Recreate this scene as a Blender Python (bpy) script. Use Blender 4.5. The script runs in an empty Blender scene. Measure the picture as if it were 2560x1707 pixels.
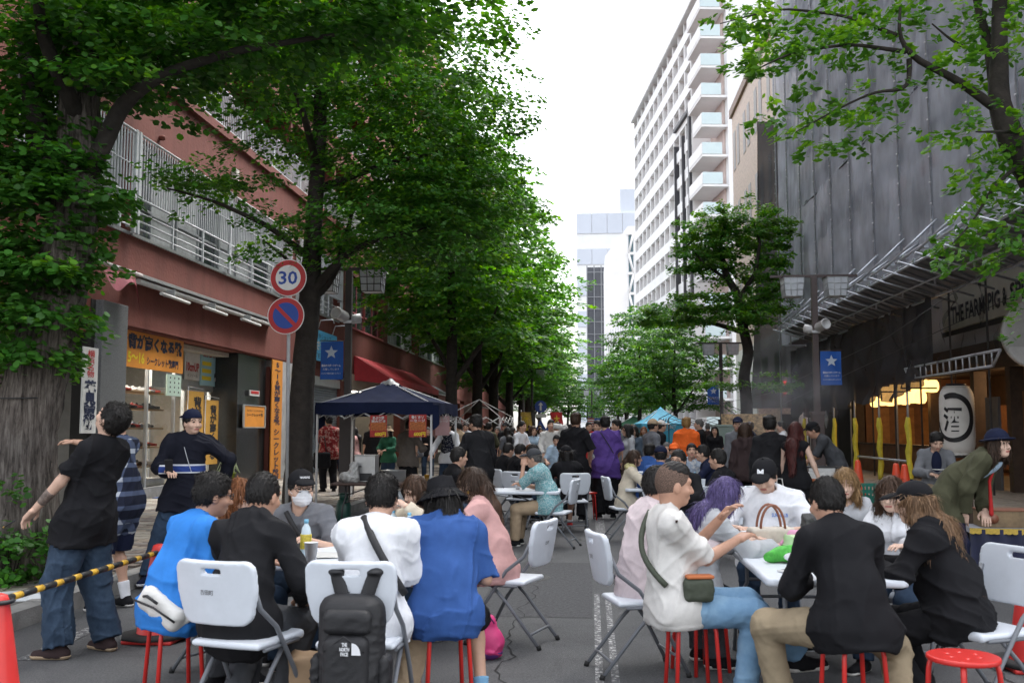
import bpy, bmesh, math, random
import numpy as np
from mathutils import Vector, Matrix
random.seed(7); RNG = np.random.default_rng(7)
scene = bpy.context.scene
COL = scene.collection
R = math.radians
# ------------------------------------------------------------------ camera
FPX, CX, CY = 2490.0, 1280.0, 853.5           # focal length and centre, in pixels of a 2560 px wide frame
CAM_H, YAW, PITCH = 1.55, R(4.53), R(5.03)
cam_data = bpy.data.cameras.new('camera'); cam = bpy.data.objects.new('camera', cam_data); COL.objects.link(cam)
cam.location = (0, 0, CAM_H); cam.rotation_euler = (R(90) + PITCH, 0, YAW)
cam_data.sensor_width = 36; cam_data.lens = 36 * FPX / 2560; cam_data.clip_end = 3000
cam_data.dof.use_dof = True; cam_data.dof.focus_distance = 13.0; cam_data.dof.aperture_fstop = 5.0
scene.camera = cam
scene.render.engine = 'CYCLES'
# ------------------------------------------------------------------ sky, sun, exposure (bright overcast)
SUN_EL, SUN_ROT = R(58), R(40)
world = bpy.data.worlds.new('World'); scene.world = world; world.use_nodes = True
nt = world.node_tree; nt.nodes.clear()
sky = nt.nodes.new('ShaderNodeTexSky'); sky.sky_type = 'NISHITA'; sky.sun_disc = False
sky.sun_elevation = SUN_EL; sky.sun_rotation = SUN_ROT; sky.air_density = 1.0; sky.dust_density = 3.0; sky.ozone_density = 1.0
hs = nt.nodes.new('ShaderNodeHueSaturation'); hs.inputs['Saturation'].default_value = 0.22
hs.inputs['Value'].default_value = 1.0
bg = nt.nodes.new('ShaderNodeBackground'); bg.inputs['Strength'].default_value = 0.15
wo = nt.nodes.new('ShaderNodeOutputWorld')
nt.links.new(sky.outputs[0], hs.inputs['Color']); nt.links.new(hs.outputs[0], bg.inputs[0]); nt.links.new(bg.outputs[0], wo.inputs[0])
sd = bpy.data.lights.new('sun', 'SUN'); sun = bpy.data.objects.new('sun', sd); COL.objects.link(sun)
sd.energy = 0.9; sd.angle = R(25); sd.color = (1, .97, .93)
sun.rotation_euler = (R(90) - SUN_EL, 0, math.pi - SUN_ROT)
vs = scene.view_settings; vs.view_transform = 'Standard'; vs.look = 'None'; vs.gamma = 1; vs.exposure = 2.05
scene.view_settings.use_curve_mapping = False
scene.cycles.max_bounces = 6; scene.cycles.transparent_max_bounces = 12; scene.cycles.diffuse_bounces = 3
scene.cycles.volume_bounces = 2; scene.cycles.glossy_bounces = 2; scene.cycles.transmission_bounces = 4; scene.cycles.caustics_reflective = False; scene.cycles.caustics_refractive = False

# ------------------------------------------------------------------ measuring helpers (photo pixel -> place in the street)
_rot = cam.rotation_euler.to_matrix()
def ray(px, py):
    return _rot @ Vector(((px - CX) / FPX, -(py - CY) / FPX, -1.0))
def G(px, py, z=0.0):
    d = ray(px, py); t = (z - CAM_H) / d.z; return Vector((d.x * t, d.y * t, z))
def PX(px, Y, py=1072):
    d = ray(px, py); return d.x / d.y * Y
def FY(px, X, py=1072):
    d = ray(px, py); return d.y / d.x * X
def ZY(px, py, Y):
    d = ray(px, py); return CAM_H + d.z / d.y * Y
def ZX(px, py, X):
    d = ray(px, py); return CAM_H + d.z / d.x * X
# ------------------------------------------------------------------ materials
MATS = {}
def lin(c):
    return tuple(((v / 12.92) if v <= .04045 else ((v + .055) / 1.055) ** 2.4) for v in c)
def hexc(h):
    return lin(tuple(int(h[i:i + 2], 16) / 255 for i in (0, 2, 4)))
def mat(name, col, rough=.6, var=.12, scale=6.0, bump=0.0, bscale=None, metal=0.0, spec=.5, trans=0.0, emit=None, emit_s=0, coat=0, sheen=0):
    """principled material; colour varied by noise, optional bump"""
    if name in MATS: return MATS[name]
    if isinstance(col, str): col = hexc(col)
    m = bpy.data.materials.new(name); m.use_nodes = True; t = m.node_tree; b = t.nodes['Principled BSDF']
    b.inputs['Roughness'].default_value = rough; b.inputs['Metallic'].default_value = metal
    b.inputs['Specular IOR Level'].default_value = spec
    if sheen: b.inputs['Sheen Weight'].default_value = sheen
    if emit is not None:
        b.inputs['Emission Color'].default_value = (*emit, 1); b.inputs['Emission Strength'].default_value = emit_s
    tc = t.nodes.new('ShaderNodeTexCoord')
    if var > 0:
        n = t.nodes.new('ShaderNodeTexNoise'); n.inputs['Scale'].default_value = scale; n.inputs['Detail'].default_value = 5
        n.inputs['Roughness'].default_value = .65
        t.links.new(tc.outputs['Object'], n.inputs['Vector'])
        r = t.nodes.new('ShaderNodeValToRGB'); r.color_ramp.elements[0].position = .3; r.color_ramp.elements[1].position = .72
        r.color_ramp.elements[0].color = (*[max(0, c * (1 - var)) for c in col], 1)
        r.color_ramp.elements[1].color = (*[min(1, c * (1 + var)) for c in col], 1)
        t.links.new(n.outputs[0], r.inputs[0]); t.links.new(r.outputs[0], b.inputs['Base Color'])
    else:
        b.inputs['Base Color'].default_value = (*col, 1)
    if bump:
        n2 = t.nodes.new('ShaderNodeTexNoise'); n2.inputs['Scale'].default_value = bscale or scale * 6; n2.inputs['Detail'].default_value = 4
        t.links.new(tc.outputs['Object'], n2.inputs['Vector'])
        bp = t.nodes.new('ShaderNodeBump'); bp.inputs['Strength'].default_value = bump; bp.inputs['Distance'].default_value = .02
        t.links.new(n2.outputs[0], bp.inputs['Height']); t.links.new(bp.outputs[0], b.inputs['Normal'])
    MATS[name] = m
    return m
def nodes(m):
    t = m.node_tree; return t, t.nodes['Principled BSDF']
def N(t, typ, **kw):
    n = t.nodes.new('ShaderNode' + typ)
    for k, v in kw.items():
        if k in n.inputs.keys(): n.inputs[k].default_value = v
        else: setattr(n, k, v)
    return n
def ramp(t, src, stops, interp='LINEAR'):
    r = t.nodes.new('ShaderNodeValToRGB'); r.color_ramp.interpolation = interp; e = r.color_ramp.elements
    while len(e) < len(stops): e.new(.5)
    for el, (p, c) in zip(e, stops):
        el.position = p; el.color = (*c, 1) if len(c) == 3 else c
    t.links.new(src, r.inputs[0]); return r.outputs[0]
# ------------------------------------------------------------------ mesh helpers
def tag(o, label=None, cat=None, group=None, kind=None):
    if label: o['label'] = label
    if cat: o['category'] = cat
    if group: o['group'] = group
    if kind: o['kind'] = kind
    return o
def empty(name, loc=(0, 0, 0), rz=0.0, label=None, cat=None, group=None):
    o = bpy.data.objects.new(name, None); COL.objects.link(o); o.empty_display_size = .1
    o.location = loc; o.rotation_euler = (0, 0, rz); return tag(o, label, cat, group)
def link(name, me, m=None, parent=None, loc=None, rot=None):
    o = bpy.data.objects.new(name, me); COL.objects.link(o)
    if m is not None and len(me.materials) == 0:
        for q in (m if isinstance(m, (list, tuple)) else [m]): me.materials.append(q)
    if parent is not None: o.parent = parent
    if loc is not None: o.location = loc
    if rot is not None: o.rotation_euler = rot
    return o
def mesh_np(name, V, F, smooth=False, mi=None):
    """V (n,3) array, F (m,k) array of equal sided faces"""
    me = bpy.data.meshes.new(name); V = np.asarray(V, dtype=np.float32); F = np.asarray(F, dtype=np.int32)
    k = F.shape[1]; m = len(F)
    me.vertices.add(len(V)); me.vertices.foreach_set('co', V.ravel())
    me.loops.add(m * k); me.loops.foreach_set('vertex_index', F.ravel())
    me.polygons.add(m); me.polygons.foreach_set('loop_start', np.arange(0, m * k, k, dtype=np.int32))
    me.polygons.foreach_set('loop_total', np.full(m, k, dtype=np.int32))
    if smooth: me.polygons.foreach_set('use_smooth', np.ones(m, dtype=bool))
    if mi is not None: me.polygons.foreach_set('material_index', np.asarray(mi, dtype=np.int32))
    me.update(calc_edges=True); return me
class MB:
    """collects boxes, tubes and polygons that make ONE mesh"""
    def __init__(s): s.v = []; s.f = []; s.s = []; s.m = []; s.cm = 0
    def add(s, vs, fs, smooth=False):
        n = len(s.v); s.v += [tuple(v) for v in vs]
        for f in fs: s.f.append([n + i for i in f]); s.s.append(smooth); s.m.append(s.cm)
        return s
    def bb(s, x0, x1, y0, y1, z0, z1):
        return s.add([(x0, y0, z0), (x1, y0, z0), (x1, y1, z0), (x0, y1, z0), (x0, y0, z1), (x1, y0, z1), (x1, y1, z1), (x0, y1, z1)],
                     [(3, 2, 1, 0), (4, 5, 6, 7), (0, 1, 5, 4), (1, 2, 6, 5), (2, 3, 7, 6), (3, 0, 4, 7)])
    def box(s, c, d, rot=None):
        x, y, z = d[0] / 2, d[1] / 2, d[2] / 2; c = Vector(c)
        vs = [Vector(p) for p in [(-x, -y, -z), (x, -y, -z), (x, y, -z), (-x, y, -z), (-x, -y, z), (x, -y, z), (x, y, z), (-x, y, z)]]
        if rot is not None: vs = [rot @ v for v in vs]
        return s.add([v + c for v in vs], [(3, 2, 1, 0), (4, 5, 6, 7), (0, 1, 5, 4), (1, 2, 6, 5), (2, 3, 7, 6), (3, 0, 4, 7)])
    def tube(s, pts, r, n=8, cap=True):
        pts = [Vector(p) for p in pts]; rs = r if isinstance(r, (list, tuple)) else [r] * len(pts)
        rings = []; up = None
        for i, p in enumerate(pts):
            d = (pts[min(i + 1, len(pts) - 1)] - pts[max(i - 1, 0)]).normalized()
            if up is None:
                up = Vector((0, 0, 1)) if abs(d.z) < .9 else Vector((0, 1, 0))
            a = d.cross(up).normalized(); b = a.cross(d).normalized(); up = b
            rings.append([p + (a * math.cos(2 * math.pi * k / n) + b * math.sin(2 * math.pi * k / n)) * rs[i] for k in range(n)])
        vs = [v for rg in rings for v in rg]; fs = []
        for i in range(len(pts) - 1):
            for k in range(n):
                fs.append((i * n + k, (i + 1) * n + k, (i + 1) * n + (k + 1) % n, i * n + (k + 1) % n))
        base = len(s.v); s.add(vs, fs, True)
        if cap:
            s.f.append([base + k for k in range(n)]); s.s.append(False); s.m.append(s.cm)
            l = base + (len(pts) - 1) * n; s.f.append([l + k for k in reversed(range(n))]); s.s.append(False); s.m.append(s.cm)
        return s
    def lathe(s, prof, c=(0, 0, 0), n=20, smooth=True):
        c = Vector(c); vs = []; fs = []
        for r, z in prof:
            for k in range(n): vs.append(c + Vector((r * math.cos(2 * math.pi * k / n), r * math.sin(2 * math.pi * k / n), z)))
        for i in range(len(prof) - 1):
            for k in range(n): fs.append((i * n + k, i * n + (k + 1) % n, (i + 1) * n + (k + 1) % n, (i + 1) * n + k))
        base = len(s.v); s.add(vs, fs, smooth)
        if prof[0][0] > 1e-4: s.f.append([base + k for k in reversed(range(n))]); s.s.append(False); s.m.append(s.cm)
        if prof[-1][0] > 1e-4:
            l = base + (len(prof) - 1) * n; s.f.append([l + k for k in range(n)]); s.s.append(False); s.m.append(s.cm)
        return s
    def prism(s, poly, axis, a, b):
        """poly: 2-D outline in the two other axes, extruded from a to b along axis 0/1/2"""
        def mk(p, h):
            q = list(p); q.insert(axis, h); return tuple(q)
        n = len(poly); vs = [mk(p, a) for p in poly] + [mk(p, b) for p in poly]
        fs = [tuple(range(n)), tuple(reversed(range(n, 2 * n)))] + [(i, i + n, (i + 1) % n + n, (i + 1) % n) for i in range(n)]
        return s.add(vs, fs)
    def grid(s, fn, nu, nv, smooth=True):
        vs = [fn(i / nu, j / nv) for j in range(nv + 1) for i in range(nu + 1)]
        fs = [(j * (nu + 1) + i, j * (nu + 1) + i + 1, (j + 1) * (nu + 1) + i + 1, (j + 1) * (nu + 1) + i) for j in range(nv) for i in range(nu)]
        return s.add(vs, fs, smooth)
    def mesh(s, name):
        me = bpy.data.meshes.new(name); me.from_pydata(s.v, [], s.f)
        me.polygons.foreach_set('use_smooth', s.s)
        if any(s.m): me.polygons.foreach_set('material_index', s.m)
        me.update(); return me
    def obj(s, name, m, parent=None, loc=None, rot=None, bevel=0, fix=True):
        me = s.mesh(name)
        if fix:
            bm = bmesh.new(); bm.from_mesh(me); bmesh.ops.recalc_face_normals(bm, faces=bm.faces); bm.to_mesh(me); bm.free()
        o = link(name, me, m, parent, loc, rot)
        if bevel:
            md = o.modifiers.new('bevel', 'BEVEL'); md.width = bevel; md.segments = 2; md.limit_method = 'ANGLE'
        return o
def child_copy(o, parent, loc=None, rot=None):
    c = o.copy(); COL.objects.link(c); c.parent = parent
    if loc is not None: c.location = loc
    if rot is not None: c.rotation_euler = rot
    return c
def copy_tree(o, parent=None):
    c = o.copy(); COL.objects.link(c); c.parent = parent
    for ch in list(o.children): copy_tree(ch, c)
    return c
def place(o, loc, rz=0.0, label=None):
    o.location = loc; o.rotation_euler = (0, 0, rz)
    if label: o['label'] = label
    return o
_tc = {}
def text_mesh(s, w=None, h=None, bold=0.0, depth=.002, vertical=False, res=2):
    """lettering as a flat mesh in the x-z plane facing -y, centred, fitted to w x h"""
    c = bpy.data.curves.new('lettering', 'FONT'); c.body = '\n'.join(s) if vertical else s
    c.align_x = 'CENTER'; c.resolution_u = res; c.offset = bold; c.extrude = 0.0
    c.space_line = .95 if vertical else 1.0
    o = bpy.data.objects.new('lettering', c); COL.objects.link(o)
    bpy.context.view_layer.update()
    me = bpy.data.meshes.new_from_object(o.evaluated_get(bpy.context.evaluated_depsgraph_get()))
    bpy.data.objects.remove(o); bpy.data.curves.remove(c)
    n = len(me.vertices); V = np.zeros(n * 3, np.float32); me.vertices.foreach_get('co', V); V = V.reshape(-1, 3)
    lo, hi = V.min(0), V.max(0); V -= (lo + hi) / 2; sz = np.maximum(hi - lo, 1e-6)
    if w and h: sx, sy = w / sz[0], h / sz[1]
    elif w: sx = sy = w / sz[0]
    else: sx = sy = h / sz[1]
    W = np.zeros_like(V); W[:, 0] = V[:, 0] * sx; W[:, 2] = V[:, 1] * sy; W[:, 1] = -depth
    me.vertices.foreach_set('co', W.ravel()); me.materials.clear(); me.update(); return me
def text(s, m, parent, loc, rot=(0, 0, 0), w=None, h=None, bold=0.0, name='lettering', vertical=False):
    return link(name, text_mesh(s, w, h, bold, vertical=vertical), m, parent, loc, rot)
# facing of flat things: front (-y local) towards ...
FACE_CAM = (0, 0, 0); FACE_E = (0, 0, R(90)); FACE_W = (0, 0, R(-90))
# ================================================================== SETTING
KERB_L, KERB_R, WALL_L, SWZ = -4.45, 5.0, -9.0, 0.13
def asphalt_mat():
    m = mat('asphalt', (.062, .063, .067), .85, 0); t, b = nodes(m); tc = N(t, 'TexCoord')
    n1 = N(t, 'TexNoise', Scale=.55, Detail=6, Roughness=.7); n2 = N(t, 'TexNoise', Scale=62, Detail=6, Roughness=.8); n3 = N(t, 'TexVoronoi', Scale=120)
    for n in (n1, n2, n3): t.links.new(tc.outputs['Object'], n.inputs['Vector'])
    n4 = N(t, 'TexNoise', Scale=2.6, Detail=7, Roughness=.8, Distortion=.6); t.links.new(tc.outputs['Object'], n4.inputs['Vector']); a0 = ramp(t, n1.outputs[0], [(.3, (.062, .063, .066)), (.5, (.085, .086, .09)), (.72, (.108, .108, .11))]); st0 = ramp(t, n4.outputs[0], [(.3, (.72, .72, .72)), (.45, (1, 1, 1)), (.68, (1.08, 1.08, 1.07))]); m0 = N(t, 'Mix', data_type='RGBA', blend_type='MULTIPLY'); m0.inputs[0].default_value = 1; t.links.new(a0, m0.inputs[6]); t.links.new(st0, m0.inputs[7]); a = m0.outputs[2]
    g = ramp(t, n2.outputs[0], [(.32, (.45, .45, .45)), (.5, (.95, .95, .95)), (.64, (1.35, 1.34, 1.3)), (.74, (2.3, 2.25, 2.15))])
    mx = N(t, 'Mix', data_type='RGBA', blend_type='MULTIPLY'); mx.inputs[0].default_value = 1
    t.links.new(a, mx.inputs[6]); t.links.new(g, mx.inputs[7]); t.links.new(mx.outputs[2], b.inputs['Base Color'])
    bp = N(t, 'Bump', Strength=.6, Distance=.006); t.links.new(n3.outputs[0], bp.inputs['Height']); t.links.new(bp.outputs[0], b.inputs['Normal'])
    return m
M_ASPH = asphalt_mat()
M_CONC = mat('kerb concrete', (.23, .225, .215), .85, .3, 5, .4, 60)
M_PAVEJ = mat('paving joint', (.09, .085, .08), .9, .2, 4)
def worn_paint():
    m = mat('worn road paint', (.7, .7, .7), .7, 0); t, b = nodes(m); tc = N(t, 'TexCoord')
    n = N(t, 'TexNoise', Scale=28, Detail=6, Roughness=.75); t.links.new(tc.outputs['Object'], n.inputs['Vector'])
    c = ramp(t, n.outputs[0], [(.52, (.085, .085, .09)), (.6, (.55, .55, .54))]); t.links.new(c, b.inputs['Base Color']); return m
M_PAINT = worn_paint()
st = lambda o, lab=None: tag(o, lab, None, None, 'structure')
st(MB().add([(-600, -60, -.02), (600, -60, -.02), (600, 2400, -.02), (-600, 2400, -.02)], [(0, 1, 2, 3)]).obj('ground', mat('ground', (.1, .1, .1), .9), fix=False))
st(MB().add([(KERB_L, -8, 0), (KERB_R, -8, 0), (KERB_R, 260, 0), (KERB_L, 260, 0)], [(0, 1, 2, 3)]).obj('road', M_ASPH, fix=False))
def dash(y0, y1, x, w, r):
    st(MB().add([(x - w / 2, y0, .004), (x + w / 2, y0, .004), (x + w / 2, y1, .004), (x - w / 2, y1, .004)], [(0, 1, 2, 3)]).obj('lane_marking', M_PAINT, None, fix=False))
dash(6.0, 9.6, .04, .05, 0); dash(6.0, 9.5, .14, .05, 0)
for k in range(6): dash(14.5 + k * 9, 18.5 + k * 9, .13, .15, 0)
p, q = G(60, 1650), G(255, 1560)
d = (q - p).normalized(); nn = Vector((-d.y, d.x, 0)) * .06
st(MB().add([p - nn + Vector((0, 0, .004)), q - nn + Vector((0, 0, .004)), q + nn + Vector((0, 0, .004)), p + nn + Vector((0, 0, .004))], [(0, 1, 2, 3)]).obj('bay_marking', M_PAINT, fix=False))
M_PATCH = mat('darker asphalt patch', (.072, .072, .076), .9, .4, 30, .5, 160)
for x0, x1, y0, y1 in ((-1.0, .0, 8.4, 11.8), (1.9, 3.2, 10.5, 16), (-3.2, -2.2, 9.5, 15.5)):
    st(MB().add([(x0, y0, .003), (x1, y0, .003), (x1, y1, .003), (x0, y1, .003)], [(0, 1, 2, 3)]).obj('road_patch', M_PATCH, fix=False))
crk = MB()
for sx0, sy0, n_, dx_ in ((-.45, 5.8, 40, .0), (2.6, 6.0, 40, .012), (.55, 8.5, 50, -.008), (-2.6, 7.0, 30, .02)):
    x_, y_ = sx0, sy0; pl_ = []
    for k in range(n_): x_ += random.uniform(-.05, .05) + dx_; y_ += random.uniform(.06, .16); pl_.append((x_, y_))
    for (a0, b0), (a1, b1) in zip(pl_[:-1], pl_[1:]): w0 = random.uniform(.003, .008); crk.add([(a0 - w0, b0, .0045), (a0 + w0, b0, .0045), (a1 + w0, b1, .0045), (a1 - w0, b1, .0045)], [(0, 1, 2, 3)])
tag(crk.obj('road_cracks', mat('crack', (.02, .02, .02), .95, .2), None, fix=False), None, None, None, 'structure')
mh = MB().lathe([(.0, .005), (.3, .005), (.32, .002)], n=32).obj('manhole_cover', mat('cast iron cover', (.05, .048, .046), .6, .4, 40, .8, 60, metal=.4), None, (-.75, 10.6, 0)); tag(mh, 'round iron manhole cover in the road', 'manhole cover')
def slab(name, x0, x1, y0, y1):
    return st(MB().bb(x0, x1, y0, y1, -.05, SWZ).obj(name, M_PAVEJ))
left_walk = slab('left_pavement', WALL_L - .6, KERB_L - .2, -2, 150)
right_walk = slab('right_pavement', KERB_R + .2, 12.5, -2, 150)
kb = MB().bb(-.1, .1, -.49, .49, -.05, .145).mesh('kerb_stone'); kb.materials.append(M_CONC)
for X, par, n in ((KERB_L - .1, left_walk, 60), (KERB_R + .1, right_walk, 40)):
    for i in range(n):
        o = link('kerb_stone', kb, None, par, (X, 2.5 + i, random.uniform(-.006, .004)))
# pavers, left: pale and dark bands of small blocks, one object each where they can be told apart
PAV = [mat('paver ' + n, c, .8, .22, 9, .25, 60) for n, c in (('buff', (.29, .25, .2)), ('brown', (.17, .14, .12)), ('grey', (.21, .2, .185)), ('light', (.36, .33, .28)))]
pv = [MB().bb(-.143, .143, -.068, .068, 0, .022).mesh('paver') for _ in PAV]
for me, m_ in zip(pv, PAV): me.materials.append(m_)
def pcol(x, y):
    r = random.random()
    if (int((y + 50) / 1.2) + int((x + 50) / 1.5)) % 3 == 0: return 3 if r < .75 else 0
    return 1 if r < .45 else (2 if r < .75 else 0)
cnt = 0; rest = [MB() for _ in PAV]
for j in range(0, 230):
    y = 8.4 + j * .145
    for i in range(15):
        x = KERB_L - .38 - i * .3 - (.15 if j % 2 else 0)
        if x < WALL_L + .1: continue
        c = pcol(x, y); vis = (y < 13.2 and x > -7.9 and x < -.40 * y - 1.05)
        if vis and cnt < 300:
            link('paver', pv[c], None, left_walk, (x, y, SWZ + random.uniform(-.004, .003))); cnt += 1
        else:
            rest[c].bb(x - .143, x + .143, y - .068, y + .068, SWZ, SWZ + .022 + random.uniform(-.004, .003))
for c, b_ in enumerate(rest): tag(b_.obj('pavers', PAV[c], left_walk, fix=False), kind='stuff')
pv2 = MB()
for j in range(120):
    for i in range(12):
        pv2.bb(5.3 + i * .6 + .01, 5.9 + i * .6 - .01, 7 + j * .3 + .008, 7.3 + j * .3 - .008, SWZ, SWZ + .02 + random.uniform(-.003, .003))
tag(pv2.obj('pavers', PAV[0], right_walk, fix=False), kind='stuff')

# ------------------------------------------------------------------ left: long red apartment building with shops
def plaster():
    m = mat('red plaster', (.3, .075, .055), .85, 0); t, b = nodes(m); tc = N(t, 'TexCoord')
    n1 = N(t, 'TexNoise', Scale=.45, Detail=6, Roughness=.7); n2 = N(t, 'TexNoise', Scale=14, Detail=5)
    mp = N(t, 'Mapping'); mp.inputs['Scale'].default_value = (3, 3, .35); t.links.new(tc.outputs['Object'], mp.inputs[0])
    n3 = N(t, 'TexNoise', Scale=1.0, Detail=5); t.links.new(mp.outputs[0], n3.inputs['Vector'])
    for n in (n1, n2): t.links.new(tc.outputs['Object'], n.inputs['Vector'])
    a = ramp(t, n1.outputs[0], [(.25, (.135, .038, .027)), (.5, (.175, .05, .036)), (.75, (.2, .064, .05))])
    g = ramp(t, n3.outputs[0], [(.3, (.72, .7, .7)), (.55, (1, 1, 1))])
    mx = N(t, 'Mix', data_type='RGBA', blend_type='MULTIPLY'); mx.inputs[0].default_value = .8
    t.links.new(a, mx.inputs[6]); t.links.new(g, mx.inputs[7]); t.links.new(mx.outputs[2], b.inputs['Base Color'])
    bp = N(t, 'Bump', Strength=.35, Distance=.02); t.links.new(n2.outputs[0], bp.inputs['Height']); t.links.new(bp.outputs[0], b.inputs['Normal']); return m
M_RED = plaster()
M_WMET = mat('white painted steel', (.5, .52, .54), .45, .15, 3)
M_GLASS = mat('window glass', (.035, .045, .05), .06, .35, 1.2, spec=.8)
M_CURT = mat('pale curtain behind glass', (.36, .38, .38), .7, .25, 5, spec=.3)
M_DARK = mat('dark interior', (.02, .018, .016), .9, .3, 2)
M_ALU = mat('aluminium frame', (.5, .52, .53), .4, .1, 4, metal=.6)
M_BLACK = mat('black paint', (.02, .02, .022), .5, .2, 4)
M_GRANITE = mat('grey granite', (.13, .135, .14), .45, .4, 45, .15, 90)
M_DGRAN = mat('polished dark granite', (.025, .027, .028), .18, .5, 60)
fl = lambda px, py=1072: FY(px, WALL_L, py)
bA = empty('apartment_building', (WALL_L, 8, 0), label='long red plastered apartment block above the shops on the left', cat='building')
OFF = Vector((-WALL_L, -8, 0))     # children are modelled in world coordinates
def kid(mb, name, m, par=None, **k):
    o = mb.obj(name, m, par or bA, **k)
    if par is None: o.location = OFF
    return o
Y0, Y1 = 6.0, 112.0
bays = [(14.6, 18.5, 'grill'), (fl(330, 450), fl(716, 640), 'grill'), (fl(741, 650), fl(846, 700), 'grill'), (fl(880, 750), fl(956, 780), 'pink'), (fl(969, 800), fl(1035, 830), 'alu'),
        (fl(1046, 850), fl(1110, 870), 'alu'), (fl(1130), fl(1150), 'alu'), (fl(1153), fl(1174), 'alu'), (fl(1185), fl(1200), 'alu'), (fl(1203), fl(1220), 'alu')]
ZB, ZT = 5.42, 7.38
shops = [(fl(312), fl(672), 3.52), (fl(782), fl(850), 3.3), (fl(868), fl(1000), 3.5), (fl(1012), fl(1080), 3.3), (fl(1095), fl(1150), 3.3), (fl(1160), fl(1200), 3.3)]
w = MB()
TH = .32
def xw(a, b, z0, z1, x0=WALL_L - TH, x1=WALL_L): w.bb(x0, x1, a, b, z0, z1)
# ground floor piers
edges = [Y0] + [v for s in shops for v in s[:2]] + [Y1]
for a, b in zip(edges[0::2], edges[1::2]):
    if a > 9: xw(a, b, 0, 3.3)
    else: xw(15.2, b, 3.3, 3.35); xw(9, 9.2, 0, 3.3)
xw(Y0, Y1, 3.52, ZB - .06)
for a, b, h in shops: 
    if h < 3.5: xw(a, b, h, 3.52)
e2 = [Y0] + [v for s in bays for v in s[:2]] + [Y1]
for a, b in zip(e2[0::2], e2[1::2]): xw(a, b, ZB - .06, ZT)
xw(Y0, Y1, ZT, 8.72)
for k in range(4):
    zz = 8.72 + k * 2.95
    w.bb(WALL_L - 1.5, WALL_L + .10, Y0, Y1, zz - .012, zz + .2)        # slab lip
    w.bb(WALL_L - 1.7, WALL_L - 1.5, Y0, Y1, zz + .2, zz + 2.94)    # back wall of the balconies
    for i in range(20): w.bb(WALL_L - 1.49, WALL_L - .05, 8.2 + i * 5.2, 8.4 + i * 5.2, zz + .2, zz + 2.94)
    if k: w.bb(WALL_L - .3, WALL_L, Y0, Y1, zz - .75, zz - .012)
w.bb(WALL_L - .4, WALL_L + .05, Y0, Y1, 8.72 + 3 * 2.95 + 2.94, 24)
w.bb(WALL_L - 12, WALL_L - 1.8, Y0, Y1, 3.6, 24)
w.bb(WALL_L - 12, WALL_L - .01, Y1, Y1 + .3, 0, 24)
kid(w, 'wall', M_RED)
kid(MB().bb(WALL_L + .0, WALL_L + .035, Y0, Y1, 3.56, 3.60).bb(WALL_L, WALL_L + .03, Y0, Y1, 5.3, 5.345), 'string_course', M_RED)
# balcony railings: rails, posts, and a baluster each where they can be told apart
bal = MB().bb(-.011, .011, -.013, .013, 0, .92).mesh('baluster'); bal.materials.append(M_WMET)
for k in range(3):
    zz = 8.92 + k * 2.95; ya, yb = (17, 46) if k == 0 else (30, 60)
    rl = MB()
    for a in np.arange(ya, yb - .1, 2.6):
        rl.bb(WALL_L - .04, WALL_L, a, a + 2.52, zz + .98, zz + 1.02); rl.bb(WALL_L - .04, WALL_L, a, a + 2.52, zz + .08, zz + .11)
        rl.bb(WALL_L - .05, WALL_L + .01, a + 2.5, a + 2.58, zz - .02, zz + 1.08)
    par = kid(rl, 'railing', M_WMET)
    for y in np.arange(ya + .12, yb, .125):
        if k == 0 and y < 34: link('baluster', bal, None, par, (WALL_L - .02, y, zz + .08))
    rb = MB()
    for y in np.arange(34 if k == 0 else ya, yb, .125): rb.bb(WALL_L - .03, WALL_L - .01, y - .012, y + .012, zz + .1, zz + .98)
    kid(rb, 'balusters', M_WMET)
    for a in np.arange(ya, yb, 5.2):     # things on the balconies: doors, red planters
        kid(MB().bb(WALL_L - 1.49, WALL_L - 1.45, a + 1, a + 2.7, zz, zz + 2), 'balcony_door', M_CURT if k == 0 else M_GLASS)
        if k == 0 and 24 < a < 36: kid(MB().bb(WALL_L - .8, WALL_L - .2, a + 3, a + 4.4, zz, zz + .75), 'air_conditioner_box', M_RED, bevel=.02)
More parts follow.
